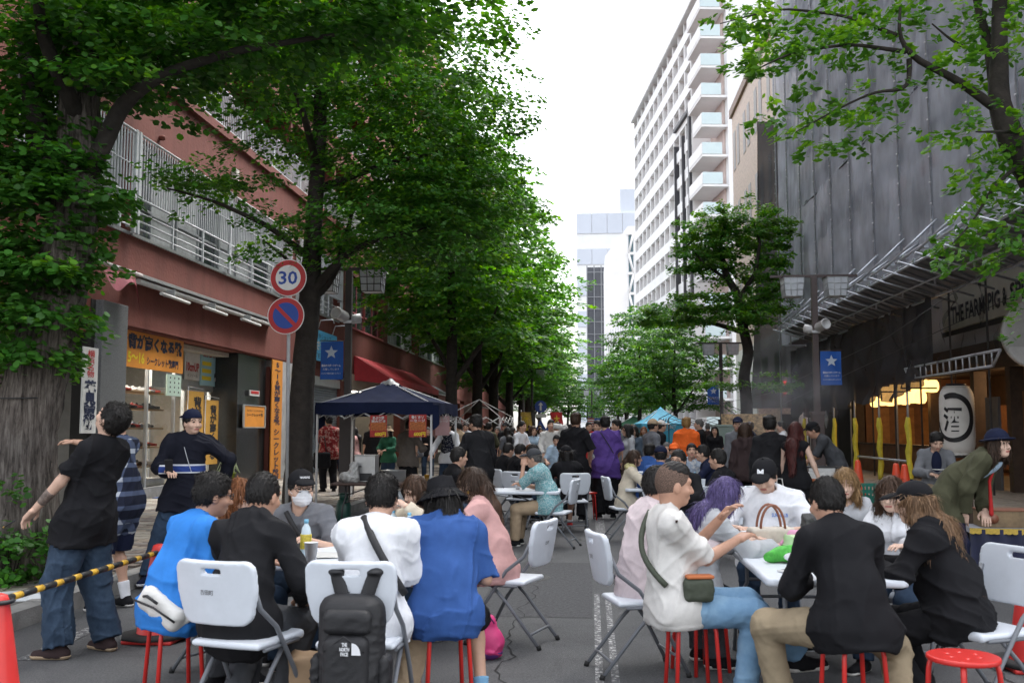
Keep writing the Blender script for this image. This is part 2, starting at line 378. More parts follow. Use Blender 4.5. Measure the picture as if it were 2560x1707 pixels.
# windows of the first floor
bar = MB().bb(-.011, .011, -.011, .011, 0, 1.23).mesh('bar'); bar.materials.append(M_WMET)
M_PINK = mat('pink window frame', (.42, .13, .14), .5, .15, 4)
for a, b, kd in bays:
    xg = WALL_L - .16
    fm = {'grill': M_ALU, 'pink': M_PINK, 'alu': M_ALU}[kd]
    win = kid(MB().bb(xg - .02, xg, a, b, ZB - .06, ZB).bb(WALL_L - .2, WALL_L + .06, a - .02, b + .02, ZB - .09, ZB - .03), 'window', fm)
    n = max(2, int((b - a) / 1.25)); ws = (b - a) / n
    for i in range(n):
        ya, yb = a + i * ws + .035, a + (i + 1) * ws - .035
        dx = -.05 if i % 2 else 0
        glm = M_CURT if (kd != 'pink' and (i * 7 + int(a)) % 3 != 0) else M_GLASS
        link('pane', MB().bb(xg - .02 + dx, xg - .012 + dx, ya, yb, ZB + .05, ZT - .06).mesh('pane'), glm, win)
        fr = MB()
        for (p0, p1, q0, q1) in ((ya - .035, ya + .015, ZB, ZT), (yb - .015, yb + .035, ZB, ZT), (ya, yb, ZB, ZB + .06), (ya, yb, ZT - .07, ZT), (ya, yb, 6.02, 6.07)):
            fr.bb(xg + dx - .015, xg + dx + .02 + .003 * i, p0, p1, q0, q1)
        fr.obj('sash', fm, win, fix=False)
    if kd == 'grill':
        xo = WALL_L + .14
        g = MB()
        for z in (5.47, 5.63, 5.8): g.tube([(xo, a, z), (xo, b, z)], .018, 6)
        g.tube([(xo, a, 6.08), (xo, b, 6.08)], .022, 6); g.tube([(xo, a, 6.68), (xo, b, 6.68)], .014, 6); g.tube([(xo, a, 7.36), (xo, b, 7.36)], .024, 6)
        for i in range(int((b - a) / 1.65) + 2):
            y = min(a + i * 1.65, b); g.bb(xo - .022, xo + .022, y - .025, y + .025, 5.36, 6.1)
        for y in (a, (a + b) / 2, b): g.bb(xo - .03, xo + .03, y - .04, y + .04, 5.36, 7.4)
        for y in (a, b):
            for z in (5.5, 6.08, 7.36): g.bb(WALL_L - .02, xo, y - .02, y + .02, z - .02, z + .02)
        gg = kid(g, 'window_grille', M_WMET)
        for y in np.arange(a + .1, b, .118): link('bar', bar, None, gg, (xo, y, 6.1))
# small wall fittings
for px, py in ((376, 330), (697, 553), (955, 717), (1032, 777)):
    y = fl(px); z = ZX(px, py, WALL_L)
    o = kid(MB().lathe([(.05, 0), (.06, .08), (.035, .13)], n=10), 'vent_cap', M_RED)
    o.location = Vector((WALL_L, y, z)) + OFF; o.rotation_euler = (0, R(90), 0)
for px, py in ((567, 427), (1009, 741)):
    y = fl(px); z = ZX(px, py, WALL_L)
    kid(MB().bb(WALL_L, WALL_L + .12, y - .12, y + .12, z - .14, z + .14).bb(WALL_L + .12, WALL_L + .13, y - .07, y + .07, z - .09, z + .05), 'wall_box', mat('cream fitting', (.55, .53, .48), .6), bevel=.01)
# ground floor interiors, shutters
M_SHUT = mat('brown roller shutter', (.055, .04, .033), .5, .35, 3)
M_GSHUT = mat('grey roller shutter', (.3, .33, .37), .45, .12, 2)
def shutter(a, b, h, m, nm):
    s = MB()
    n = int(h / .085)
    prof = []
    for i in range(n):
        z = .13 + i * .085; prof += [(WALL_L - .16, z), (WALL_L - .125, z + .02), (WALL_L - .125, z + .065), (WALL_L - .16, z + .084)]
    vs = [(x, a, z) for x, z in prof] + [(x, b, z) for x, z in prof]; k = len(prof)
    s.add(vs, [(i, i + k, i + k + 1, i + 1) for i in range(k - 1)])
    return kid(s, nm, m)
shutter(9.2, 15.2, 3.2, M_SHUT, 'roller_shutter')
shutter(fl(782), fl(850), 3.0, M_GSHUT, 'roller_shutter')
kid(MB().bb(WALL_L - .15, WALL_L - .02, fl(782), fl(850), 3.0, 3.3), 'shutter_box', M_ALU)
# granite pier and dark pier beside the shoe shop
kid(MB().bb(WALL_L - .3, WALL_L + .16, FY(247, WALL_L + .16), FY(311, WALL_L + .16), 0, 3.9), 'granite_pier', M_GRANITE, bevel=.01)
kid(MB().bb(WALL_L - .3, WALL_L + .02, fl(215), fl(246), 0, 3.9), 'dark_pier', M_DARK)
# rooms behind open shop fronts
room = MB()
for a, b, h in shops[2:]:
    room.bb(WALL_L - 4.2, WALL_L - 4, a, b, 0, 3.5)
kid(room, 'shop_back_wall', mat('shop interior wall', (.3, .22, .15), .8, .4, 2))
kid(MB().bb(WALL_L - 5, WALL_L - TH, 15.3, Y1, 3.4, 3.5).bb(WALL_L - 5, WALL_L - TH - .01, 15.3, Y1, .09, .12), 'shop_ceiling_and_floor', mat('shop ceiling', (.45, .42, .36), .8))
for px in (312, 690, 850, 868, 1003, 1085, 1155): kid(MB().bb(WALL_L - 4.9, WALL_L - TH, fl(px) - .1, fl(px) + .1, .12, 3.4), 'party_wall', mat('party wall', (.3, .28, .25), .8))
M_TUBE = mat('lit fluorescent tube', (1, .95, .85), .5, 0, emit=(1, .9, .75), emit_s=6)
for px in (905, 950, 985, 1040, 1110): 
    y = fl(px); kid(MB().bb(WALL_L - 2.4, WALL_L - 1.2, y - .06, y + .06, 3.25, 3.3), 'ceiling_light', M_TUBE)
# cream fascia of the shop under the red awning
kid(MB().bb(WALL_L, WALL_L + .05, fl(868), fl(995), 3.0, 3.62), 'shop_fascia', mat('cream fascia', (.55, .48, .38), .6, .1))
# ================================================================== RIGHT SIDE
SX, LX = 7.55, 7.95          # plane of the upper mesh sheets, plane of the lower posts and net
fr_ = lambda px, X=SX: FY(px, X)
YF = fr_(1958); YN = 12.0
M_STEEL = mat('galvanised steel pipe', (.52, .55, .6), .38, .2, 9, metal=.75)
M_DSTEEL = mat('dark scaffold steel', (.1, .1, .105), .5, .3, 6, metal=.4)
def net_mat(name, col, alpha, sc=90):
    m = mat(name, col, .95, 0, spec=.03); t, b = nodes(m); tc = N(t, 'TexCoord')
    n = N(t, 'TexNoise', Scale=.8, Detail=5); t.links.new(tc.outputs['Object'], n.inputs['Vector'])
    c = ramp(t, n.outputs[0], [(.3, tuple(v * .75 for v in col)), (.7, tuple(v * 1.25 for v in col))]); t.links.new(c, b.inputs['Base Color'])
    a = ramp(t, n.outputs[0], [(.3, (alpha - .07,) * 3), (.7, (alpha + .07,) * 3)])
    tr = N(t, 'BsdfTranslucent'); tr.inputs[0].default_value = (*[v * 1.2 for v in col], 1)
    mx0 = N(t, 'MixShader'); mx0.inputs[0].default_value = .25 if col[0] > .1 else .04
    tp = N(t, 'BsdfTransparent'); mx = N(t, 'MixShader'); out = t.nodes['Material Output']
    t.links.new(b.outputs[0], mx0.inputs[1]); t.links.new(tr.outputs[0], mx0.inputs[2])
    t.links.new(a, mx.inputs[0]); t.links.new(tp.outputs[0], mx.inputs[1]); t.links.new(mx0.outputs[0], mx.inputs[2]); t.links.new(mx.outputs[0], out.inputs[0])
    return m
M_NET = net_mat('grey scaffold mesh sheet', (.64, .69, .78), .56)
M_NETD2 = net_mat('thin black scaffold net', (.05, .05, .052), .22); M_NETD = net_mat('black scaffold mesh net', (.06, .062, .068), .9)
from mathutils import noise as MN
# building behind the scaffold
bB = empty('restaurant_building', (9.6, 24, 0), label='dark timber fronted restaurant building behind the scaffold on the right', cat='building')
OB = Vector((-9.6, -24, 0))
def kidB(mb, name, m, par=None, **k):
    o = mb.obj(name, m, par or bB, **k)
    if par is None: o.location = OB
    return o
M_GWALL = mat('grey rendered wall', (.6, .6, .62), .8, .15, 1)
M_WOOD = mat('dark timber', (.06, .035, .022), .6, .4, 5, .2, 40)
M_WOODL = mat('warm timber board', (.22, .1, .045), .6, .3, 4)
kidB(MB().bb(9.4, 22, YN - 6, YF - .5, 3.6, 34), 'wall', M_GWALL)
win = MB()
for f in range(9):
    for i in range(9):
        win.bb(9.36, 9.39, 13 + i * 2.8, 14.7 + i * 2.8, 5.5 + f * 3.1, 7.2 + f * 3.1)
kidB(win, 'upper_windows', M_GLASS)
w = MB(); w.bb(9.45, 9.6, YN - 6, 13, 0, 3.6)
for px in (2046, 2142, 2330, 2440, 2530):
    y = FY(px, 9.4); w.bb(9.35, 9.65, y - .12, y + .12, 0, 3.6)
w.bb(13.5, 13.7, YN - 6, YF - .6, 0, 3.6).bb(9.3, 9.7, YN - 6, YF - .55, 2.95, 3.6)
kidB(w, 'timber_front', M_WOOD)
ya, yb = FY(2330, 9.4), FY(2142, 9.4)
kidB(MB().bb(9.42, 9.52, ya, yb, .12, 1.05), 'counter_wall', M_WOODL)
kidB(MB().bb(9.2, 9.6, ya, yb, 1.05, 1.1), 'counter_top', M_WOOD)
for i in range(3):
    y = ya + (yb - ya) * (i + .5) / 3; kidB(MB().bb(12.9, 13.0, y - .7, y + .7, .3, 2.3), 'room_panel', M_WOODL)
kidB(MB().bb(9.5, 13.6, YN - 6, YF - .6, .12, .14), 'room_floor', M_WOODL); kidB(MB().bb(9.7, 13.5, yb - .1, yb + .1, .14, 3.3), 'end_wall', M_WOODL)
for k in range(4): kidB(MB().bb(9.9 + k * .85, 10.5 + k * .85, yb - .13, yb - .102, .9, 2.3), 'wall_panel', mat('glow tinted amber board', (.4, .2, .07), .6, .3, 4))  # warm room glow put into the amber board colour
kidB(MB().bb(9.7, 13.5, YN - 6, YF - .6, 3.3, 3.4), 'room_ceiling', M_WOOD)
kidB(MB().bb(9.36, 9.44, FY(2142, 9.4), FY(2046, 9.4), .12, 2.95), 'dark_panel', M_DARK)
yd = FY(2480, 9.4)
kidB(MB().bb(9.36, 9.42, yd - .5, yd + .25, .14, 2.3), 'side_door', mat('grey door', (.11, .11, .115), .5, .2))
kidB(MB().bb(9.6, 9.65, 12.2, FY(2530, 9.4) + .6, .2, 2.4), 'doorway_board', M_WOODL)  # plain warm timber board filling the doorway
M_LANT = mat('glowing paper lantern', (.9, .7, .45), .7, .1, emit=(1, .55, .16), emit_s=.75)
M_BULB = mat('lit bulb', (1, .9, .7), .4, 0, emit=(1, .72, .4), emit_s=25)
lan = MB().lathe([(.05, .17), (.11, .16), (.155, .09), (.165, 0), (.155, -.09), (.11, -.16), (.05, -.17)], n=14).mesh('paper_lantern'); lan.materials.append(M_LANT)
i = 0
for row, z in ((0, 2.42), (1, 2.72)):
    for k in range(7):
        px = 2190 + k * 19 + row * 8; y = FY(px, 9.05)
        o = link('hanging_lantern', lan, None, None, (9.05 + .25 * row, y, z + .03 * (k % 2)))
        tag(o, 'small glowing paper lantern hanging in the rows under the restaurant eave', 'lantern', 'glowing lanterns under the restaurant eave')
sp = bpy.data.lights.new('warm_lamp', 'POINT'); sp.energy = 22; sp.color = (1, .62, .3); sp.shadow_soft_size = .3
for y in (FY(2240, 9.5), FY(2500, 9.5)):
    o = bpy.data.objects.new('warm_lamp', sp); COL.objects.link(o); o.location = (10.6, y, 2.7)
# sign THE FARM PIG & ... on the fascia above the net
M_CREAM = mat('cream sign board', (.62, .6, .5), .6, .1, 2)
M_INK = mat('black lettering', (.015, .015, .018), .6, 0)
sx = 9.1; sy0, sy1 = FY(2357, sx, 800), FY(2620, sx, 700)
sg = empty('shop_sign', (sx, sy0, 3.9), label='cream sign board lettered THE FARM PIG behind the black net', cat='sign')
L = sy0 - sy1
MB().bb(0, .1, -L, 0, .15, 1.75).obj('board', M_CREAM, sg)
def seg(s, px0, px1, z, h):
    a, b = FY(px0, sx), FY(px1, sx)
    text(s, M_INK, sg, (-.01, (a + b) / 2 - sy0, z), FACE_W, w=abs(a - b), h=h, bold=.03)
seg('THE', 2390, 2422, .5, .42); seg('FARM', 2427, 2476, .52, .42); seg('PIG', 2484, 2515, .55, .42); seg('&', 2521, 2533, .56, .42); seg('SPIRITS', 2541, 2640, .6, .42)
text('神奈川野毛町', M_INK, sg, (-.01, (FY(2440, sx) + FY(2520, sx)) / 2 - sy0, 1.25), FACE_W, w=abs(FY(2440, sx) - FY(2520, sx)), h=.22)
MB().bb(-.03, 0, -L, 0, 0, .12).bb(-.03, 0, -L, 0, 1.78, 1.9).obj('frame', M_BLACK, sg)
# round black sign at the right edge
rs = empty('round_sign', (8.6, FY(2606, 8.6), ZX(2606, 832, 8.6)), label='round black hanging sign at the right edge of the picture', cat='sign')
MB().lathe([(.0, -.06), (.62, -.06), (.66, -.03), (.66, .03), (.62, .06), (0, .06)], n=36).obj('disc', M_BLACK, rs, rot=(R(90), 0, 0))
MB().lathe([(.64, -.07), (.68, -.07), (.68, .07), (.64, .07)], n=36).obj('rim', mat('white rim', (.7, .7, .7), .5), rs, rot=(R(90), 0, 0))

# ------------------------------------------------------------------ scaffold
sc_ = empty('scaffolding', (SX, YF, 0), label='pipe scaffold with slanted canopy wrapping the building on the right', cat='scaffolding')
OS = Vector((-SX, -YF, 0))
def kidS(mb, name, m, par=None, **k):
    o = mb.obj(name, m, par or sc_, **k)
    if par is None: o.location = OS
    return o
ys = np.arange(YF, YN - .5, -2.25)
for i, y in enumerate(ys):
    kidS(MB().tube([(SX - .06, y, (.0 if i == 0 else 4.7)), (SX - .06, y, 33)], .026, 8), 'standard', M_STEEL)
    cl = MB()
    for z in np.arange(5.2, 24, .45): cl.box((SX - .09, y + random.uniform(-.02, .02), z + random.uniform(-.15, .15)), (.03, .045, .03))
    tag(kidS(cl, 'sheet_ties', mat('white tie', (.7, .7, .72), .6)), kind='stuff')
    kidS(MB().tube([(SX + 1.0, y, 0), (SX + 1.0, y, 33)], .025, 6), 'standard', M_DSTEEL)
dk = [MB(), MB()]
for k in range(16):
    z = 4.9 + k * 1.85
    dk[0].bb(SX + .3, SX + 1.05, YN, YF, z, z + .06).bb(SX + .3, SX + .33, YN, YF, z + .06, z + .4)
    for dz in (.7, 1.15): dk[1].tube([(SX + .3, YN, z + dz), (SX + .3, YF, z + dz)], .024, 6)
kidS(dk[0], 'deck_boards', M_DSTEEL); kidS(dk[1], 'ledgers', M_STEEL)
# mesh sheets, one object per bay and lift, hung with folds
random.seed(11)
def sheet(y1, y0, z0, z1, X, m, amp, name, nu=22, nv=26, sag=0, par=None, seed=0):
    ph = [random.uniform(0, 6.28) for _ in range(6)]; fr = [random.uniform(3, 9) for _ in range(3)]; tw = random.uniform(-1.5, 1.5)
    def fn(u, v):
        e = math.sin(math.pi * u) ** .6; q = Vector((u * 2.1 + ph[0] * 9, v * 1.3 + ph[1] * 7, ph[2])); q2 = Vector((u * 6.5 + v * tw * 1.5 + ph[3] * 5, v * 2.2 + ph[4], 3.0))
        x = X + amp * e * (1.1 * MN.noise(q) + .55 * (abs(MN.noise(q2)) - .3) + .25 * MN.noise(q2 * 2.3))
        z = z0 + (z1 - z0) * v + sag * (1 - v) * math.sin(math.pi * u) * -1
        return (x, y1 + (y0 - y1) * u, z)
    return kidS(MB().grid(fn, nu, nv), name, m, par, fix=False)
for i in range(len(ys) - 1):
    for k in range(6):
        z0 = 4.85 + k * 4.6
        if z0 > 30: break
        sheet(ys[i], ys[i + 1], z0, z0 + 4.58, SX + .02 + .015 * (k % 2), M_NET, .16, 'mesh_sheet', 30, 30)
# return side of the scaffold facing the camera (netted) and its far side
for k in range(5):
    z0 = 4.85 + k * 4.6
    o = MB().grid(lambda u, v: (SX + .05 + 2.2 * u, YF + .04 + .05 * math.sin(u * 9 + v * 5), z0 + 4.6 * v), 14, 14); kidS(o, 'mesh_sheet', M_NET, fix=False)
# a bundled net hanging on the far corner
def fn(u, v):
    return (SX - .15 + 1.3 * u + .1 * math.sin(u * 14 + v * 3) - .9 * (1 - u) * (1 - .55 * v), YF + 1.2 + .2 * math.sin(u * 8), 2.4 + 12 * v)
kidS(MB().grid(fn, 26, 18), 'mesh_sheet', M_NETD, fix=False)
# canopy: outer pipe, inner pipe, rafters, deck panels, tie pipes
XO, ZO, XI, ZI = 6.85, 5.05, LX, 4.6
YC0, YC1 = FY(1957, XO, 843), 11.5
kidS(MB().tube([(XO, YC1, ZO), (XO, YC0 + .3, ZO)], .03, 8), 'canopy_rail', M_STEEL)
kidS(MB().tube([(XI, YC1, ZI), (XI, YC0, ZI)], .03, 8), 'canopy_rail', M_STEEL)
kidS(MB().tube([((XO + XI) / 2, YC1, (ZO + ZI) / 2 - .03), ((XO + XI) / 2, YC0, (ZO + ZI) / 2 - .03)], .025, 8), 'canopy_rail', M_STEEL)
M_PANEL = mat('grey canopy panel', (.2, .205, .22), .6, .15, 3, metal=.2)
sl = Vector((XI - XO, 0, ZI - ZO)); ln = sl.length; ang = math.atan2(ZI - ZO, XI - XO)
pnl = MB().box((0, 0, 0), (ln * .49, .47, .03)).bb(-ln * .245, ln * .245, -.235, -.2, -.05, -.014).bb(-ln * .245, ln * .245, .2, .235, -.05, -.014).mesh('canopy_panel'); pnl.materials.append(M_PANEL)
for y in np.arange(YC1 + .3, YC0, .5):
    for f in (.25, .75):
        link('canopy_panel', pnl, None, sc_, Vector((XO + (XI - XO) * f, y, ZO + (ZI - ZO) * f + .07)) + OS, (0, -ang, 0))
for y in np.arange(YC0 - .1, YC1, -1.12):
    kidS(MB().tube([(XO - .35, y, ZO + .03), (XI + .5, y, ZI - .12)], .024, 8).box((XO, y, ZO + .05), (.07, .09, .09)), 'rafter', M_STEEL)

for y in np.arange(YC0 + .1, YC1, -2.25):
    for dy, dz in ((0, 1.05), (-.95, .75)):
        kidS(MB().tube([(XO - .3, y + dy, ZO + .05), (SX - .02, y + dy - .7, ZO + dz)], .026, 8).box((XO - .12, y + dy - .05, ZO + .18), (.09, .12, .1)), 'tie_pipe', M_STEEL)
# lower black net with sagging scallops, post by post
posts_px = [2011, 2042 + 8, 2086, 2138, 2199, 2271]
py_ = [FY(p, LX) for p in posts_px]
yl = [YF] + py_ + [FY(2345, LX), FY(2440, LX), FY(2540, LX), 12.0]
bot = [2.2, 2.2, 2.15, 2.3, 2.45, 2.45, 2.5, 3.05, 3.0, 3.1, 3.2]
for i in range(len(yl) - 1):
    z0a, z0b = bot[i], bot[i + 1]; ph = random.uniform(0, 6)
    def fn(u, v, a=yl[i], b=yl[i + 1], z0a=z0a, z0b=z0b, ph=ph):
        zb = z0a + (z0b - z0a) * u - .22 * math.sin(math.pi * u); zt = 4.62
        e = math.sin(math.pi * u)
        return (LX - .05 + .22 * e * MN.noise(Vector((u * 2.2 + ph * 3, v * 3.1, 1))) + .14 * e * MN.noise(Vector((u * 6 + v * 3 + ph, v * 5 - u * 4, 7))) - .12 * e * math.sin(3 * u * (1.5 - v) * 3 + ph), a + (b - a) * u, zb + (zt - zb) * v)
    kidS(MB().grid(fn, 24, 20), 'black_net', M_NETD2 if i >= 7 else M_NETD, fix=False)
M_YEL = mat('yellow foam pole wrap', (.68, .6, .06), .55, .15, 7, .3, 30)
for i, (p, y) in enumerate(zip(posts_px, py_)):
    kidS(MB().tube([(LX, y, 0), (LX, y, 4.6)], .03, 8), 'post', M_STEEL)
    zt = 1.95 - .02 * i
    pts = [(LX + .015 * math.sin(k * 1.7 + i), y + .015 * math.cos(k * 2.1 + i), .15 + (zt - .15) * k / 8) for k in range(9)]
    kidS(MB().tube(pts, [.075 + .012 * math.sin(k * 2.3 + i) for k in range(8)] + [.05], 10), 'foam_wrap', M_YEL)
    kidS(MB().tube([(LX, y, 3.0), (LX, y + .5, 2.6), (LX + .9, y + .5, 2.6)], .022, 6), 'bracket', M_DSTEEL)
for px in (2033, 2128, 2244):   # bare back posts
    y = FY(px, LX + .9); kidS(MB().tube([(LX + .9, y, 0), (LX + .9, y, 4.6)], .028, 8), 'post', M_STEEL)
kidS(MB().tube([(LX - .05, FY(2271, LX), .75), (LX - .05, FY(2148, LX), .75)], .03, 8), 'guard_rail', M_STEEL)
# lattice girder over the opening
za, zb_ = 3.05, 2.78; ga, gb = FY(2280, LX), FY(2525, LX)
lg = MB().tube([(LX - .12, ga, za), (LX - .12, gb, za + .02)], .028, 8).tube([(LX - .12, ga - .35, zb_), (LX - .12, gb + .35, zb_)], .028, 8)
for k in range(14):
    y = ga - .4 + (gb - ga + .8) * k / 13; lg.tube([(LX - .12, y, zb_), (LX - .12, y, za)], .02, 6)
lg.tube([(LX - .12, ga, za), (LX - .12, ga - .35, zb_)], .028, 8).tube([(LX - .12, gb, za), (LX - .12, gb + .35, zb_)], .028, 8)
kidS(lg, 'lattice_girder', M_STEEL)
kidS(MB().tube([(LX - .3, FY(1700, LX) if False else YF + 6, 2.2), (LX - .3, YC1, 4.4)], .008, 5), 'cable', M_BLACK)
# big white lantern
lx, ly = 8.3, FY(2394, 8.3)
lz0, lz1 = ZX(2394, 1138, 8.3), ZX(2394, 964, 8.3)
bl = empty('giant_lantern', (lx, ly, lz0), label='huge white paper lantern painted with a black sake character', cat='lantern')
h = lz1 - lz0; rr = .37; prof = [(.22, 0), (.3, .02)]
nr = 44
for k in range(nr + 1):
    f = k / nr; prof.append((rr * (1 - .28 * abs(2 * f - 1) ** 7) + (.006 if k % 2 else 0), .03 + (h - .06) * f))
prof += [(.3, h - .02), (.22, h)]
MB().lathe(prof, n=40).obj('paper_body', mat('white lantern paper', (.75, .74, .71), .7, .08, 3), bl)
MB().lathe([(.2, 0), (.22, -.03), (.2, -.05)], n=24).lathe([(.2, h), (.22, h + .03), (.2, h + .05)], n=24).obj('rim', M_BLACK, bl)
# brush character and ring, wrapped on the paper
def wrap_mesh(me, z, rad, ang0):
    bm = bmesh.new(); bm.from_mesh(me); bmesh.ops.triangulate(bm, faces=bm.faces)
    for _ in range(3):
        bmesh.ops.subdivide_edges(bm, edges=[e for e in bm.edges if e.calc_length() > .04], cuts=1); bmesh.ops.triangulate(bm, faces=bm.faces)
    bm.to_mesh(me); bm.free()
    for v in me.vertices:
        a = ang0 + v.co.x / rad; v.co = Vector((math.sin(a) * rad, -math.cos(a) * rad, z + v.co.z))
    return me
tilt = math.atan2(-lx, ly) * 0
me = text_mesh('酒', w=.42, h=.56, bold=.03); link('character', wrap_mesh(me, h * .52, rr + .014, -.62), M_INK, bl)
rg = MB()
nn_ = 60
for k in range(nn_ + 1):
    a = R(115) - R(285) * k / nn_; wd = .036 + .026 * math.sin(k / nn_ * 3.1 + .4) + (.01 if k < 8 else 0)
    for r_ in (-wd, wd): rg.v.append(((.43 + r_) * math.cos(a), 0, (.5 + r_) * math.sin(a)))
rg.f = [[2 * k, 2 * k + 1, 2 * k + 3, 2 * k + 2] for k in range(nn_)]; rg.s = [False] * nn_; rg.m = [0] * nn_
me = rg.mesh('brush_ring'); link('brush_ring', wrap_mesh(me, h * .54, rr + .012, -.58), M_INK, bl)
MB().tube([(0, 0, h + .05), (0, 0, 3.0 - lz0)], .01, 6).obj('cord', M_BLACK, bl)

# ------------------------------------------------------------------ tall white balcony block, far right
M_WHITE = mat('white render', (.88, .88, .88), .7, .06, .3)
M_WTILE = mat('pale pink tile', (.62, .5, .46), .7, .12, .8)
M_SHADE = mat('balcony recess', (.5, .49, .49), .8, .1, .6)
M_DGREY = mat('charcoal panel', (.06, .06, .068), .6, .15, 1)
M_AQUA = mat('frosted balcony glass', (.6, .72, .74), .25, .05, 1)
def oriented(name, px_corner, Ydist, px_vp, label, cat='building'):
    """empty at a building corner; local +y runs along the facade to the vanishing point, local +x away from the street"""
    X = PX(px_corner, Ydist); d = ray(px_vp, 1072); a = math.atan2(-d.x, d.y)
    return empty(name, (X, Ydist, 0), a, label, cat)
bw = oriented('balcony_tower', 1772, 100, 1200, 'tall white balcony apartment tower rising behind the right hand trees')
LT, HT, ST = 45.0, 46.5, 3.05
t_ = MB().bb(2.0, 16, 0, LT, 0, HT)
t_.obj('core', M_WTILE, bw)
fin = MB()
for i in range(13): 
    y = 5.6 + i * (LT - 5.6) / 12; fin.bb(.0, 2, y - .18, y + .18, 0, HT)
fin.obj('fins', M_WHITE, bw)
for f in range(15):
    z = .4 + f * ST + 1.0
    par = MB()
    par.bb(-.02, .16, 5.6, LT, z, z + 1.25)
    par.bb(.16, 2.0, 5.6, LT, z - .1, z + .12)
    par.obj('balcony_parapet', M_WHITE, bw)
    # near, stepped balconies
    if f % 1 == 0:
        o = MB(); ye = 5.2 if f % 5 else 3.0; o.bb(-.42, 2.2, -1.0, ye, z - .1, z + .14).bb(-.46, -.32, -1.0, ye, z + .14, z + 1.3)
        o.obj('projecting_balcony', M_WHITE, bw)
        MB().bb(-.4, 1.6, -1.05, -.98, z + .16, z + 1.35).obj('balcony_glass', M_AQUA, bw)
    for i in range(12):
        y = 5.6 + i * (LT - 5.6) / 12 + .3
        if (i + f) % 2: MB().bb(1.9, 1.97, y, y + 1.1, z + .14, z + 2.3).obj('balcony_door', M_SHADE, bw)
        else: MB().bb(.9, .97, y - .1, y + 1.5, z + .14, z + 1.9).obj('divider', mat('bluish divider', (.6, .66, .74), .6), bw)
MB().bb(-.5, 16.3, -.3, LT + .2, HT, HT + .5).obj('roof_slab', M_WHITE, bw)
MB().bb(-.3, .25, 5.7, 6.4, 12, 36).bb(-.3, 1.9, 9.5, 9.7, 12, 34).bb(-.35, 1.9, 5.7, 14, 35.6, 36).bb(1.7, 1.8, 5.7, 14, 12, 36).bb(-.3, 1.7, 13.8, 14, 12, 34).obj('charcoal_frame', M_DGREY, bw)
MB().bb(2.2, 14, -1.2, -.05, 0, HT + 3).obj('end_wall', M_WHITE, bw)
# tan brick building with a tiled eave
bt = oriented('brick_building', 1845, 62, 1478, 'pale tan brick building with a tiled eave beside the scaffold')
M_BRICK = mat('tan brick', (.72, .6, .52), .8, .2, 6, .2, 30)
MB().bb(0, 12, -20, 0, 6.2, 21).obj('wall', M_BRICK, bt)
MB().bb(-.15, 12, -20, .2, 21, 21.5).obj('eave', mat('brown eave', (.28, .2, .16), .7), bt)
MB().bb(-.05, 12, -20, 0, 0, 6.2).obj('ground_floor', M_WHITE, bt)
for f in range(3):
    for i in range(5):
        for s in (0, 1.5):
            y = -18.5 + i * 3.9 + s
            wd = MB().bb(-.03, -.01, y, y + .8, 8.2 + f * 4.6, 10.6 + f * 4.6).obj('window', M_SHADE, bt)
MB().bb(-.08, -.051, -11, -9.4, 3.2, 5.2).bb(-.08, -.051, -14.5, -13, 3.2, 5.2).obj('window', M_GLASS, bt)
# stone entrance wall below
es = empty('entrance_wall', (PX(1895, 44), 44, 0), label='pale stone clad entrance wall with dark doorway near the right tree', cat='wall')
MB().bb(0, 3, -.2, .2, 0, 3.1).obj('stone_face', mat('split stone', (.5, .45, .37), .85, .3, 9, .6, 30), es)
MB().bb(1.0, 2.3, -.24, -.205, .13, 2.2).obj('doorway', M_DARK, es)
# far buildings closing the street
b1 = empty('lattice_building', (PX(1555, 190), 190, 0), label='white building with a dark glazed truss strip at the end of the street', cat='building')
xL, xR, xT = PX(1516, 190) - b1.location.x, PX(1610, 190) - b1.location.x, PX(1575, 190) - b1.location.x
zt0, zt1 = ZY(1516, 640, 190), ZY(1592, 565, 190)
MB().prism([(xL, 0), (xR, 0), (xR, zt1), (xT, zt1), (xL, zt0)], 1, 0, 22).obj('wall', M_WHITE, b1)
x0, x1 = PX(1576, 190) - b1.location.x, PX(1588, 190) - b1.location.x
MB().bb(x0, x1, -.12, -.02, 8, zt1 - 1.5).obj('glazed_strip', mat('teal glass', (.07, .14, .17), .2), b1)
tr_ = MB(); nz = 9; zs = np.linspace(8, zt1 - 1.5, nz)
for k in range(nz):
    tr_.bb(x0 - .2, x1 + .2, -.4, -.15, zs[k] - .25, zs[k] + .25)
    if k < nz - 1: 
        a_, b_ = (x0, x1) if k % 2 else (x1, x0)
        tr_.tube([(a_, -.3, zs[k]), (b_, -.3, zs[k + 1])], .22, 4)
tr_.obj('truss', M_WHITE, b1)
lt = MB(); za_, zb2 = ZY(1540, 1000, 190), ZY(1540, 815, 190)
for k in range(9):
    x = xL + .3 + k * (x0 - xL - .8) / 8; lt.tube([(x, -.3, 3), (x, -.3, zb2 - 2 + k * .5)], .12, 4)
    if k < 8:
        for j in range(5):
            z = 4 + j * 3.4; lt.tube([(x, -.3, z), (x + (x0 - xL - .8) / 8, -.3, z + 3.2)], .1, 4)
for j in range(5): lt.bb(xL, x0, -.45, -.2, 3.8 + j * 3.4, 4.2 + j * 3.4)
lt.obj('lattice', M_WHITE, b1)
MB().bb(xL + .2, x0 - .3, -.1, -.03, 2, zb2 - 2).obj('lattice_backing', mat('pale grey infill', (.5, .52, .55), .7), b1)
b2 = empty('netted_building', (PX(1500, 215), 215, 0), label='dark netted building under scaffold beyond the street trees', cat='building')
xa, xb = PX(1470, 215) - b2.location.x, PX(1524, 215) - b2.location.x
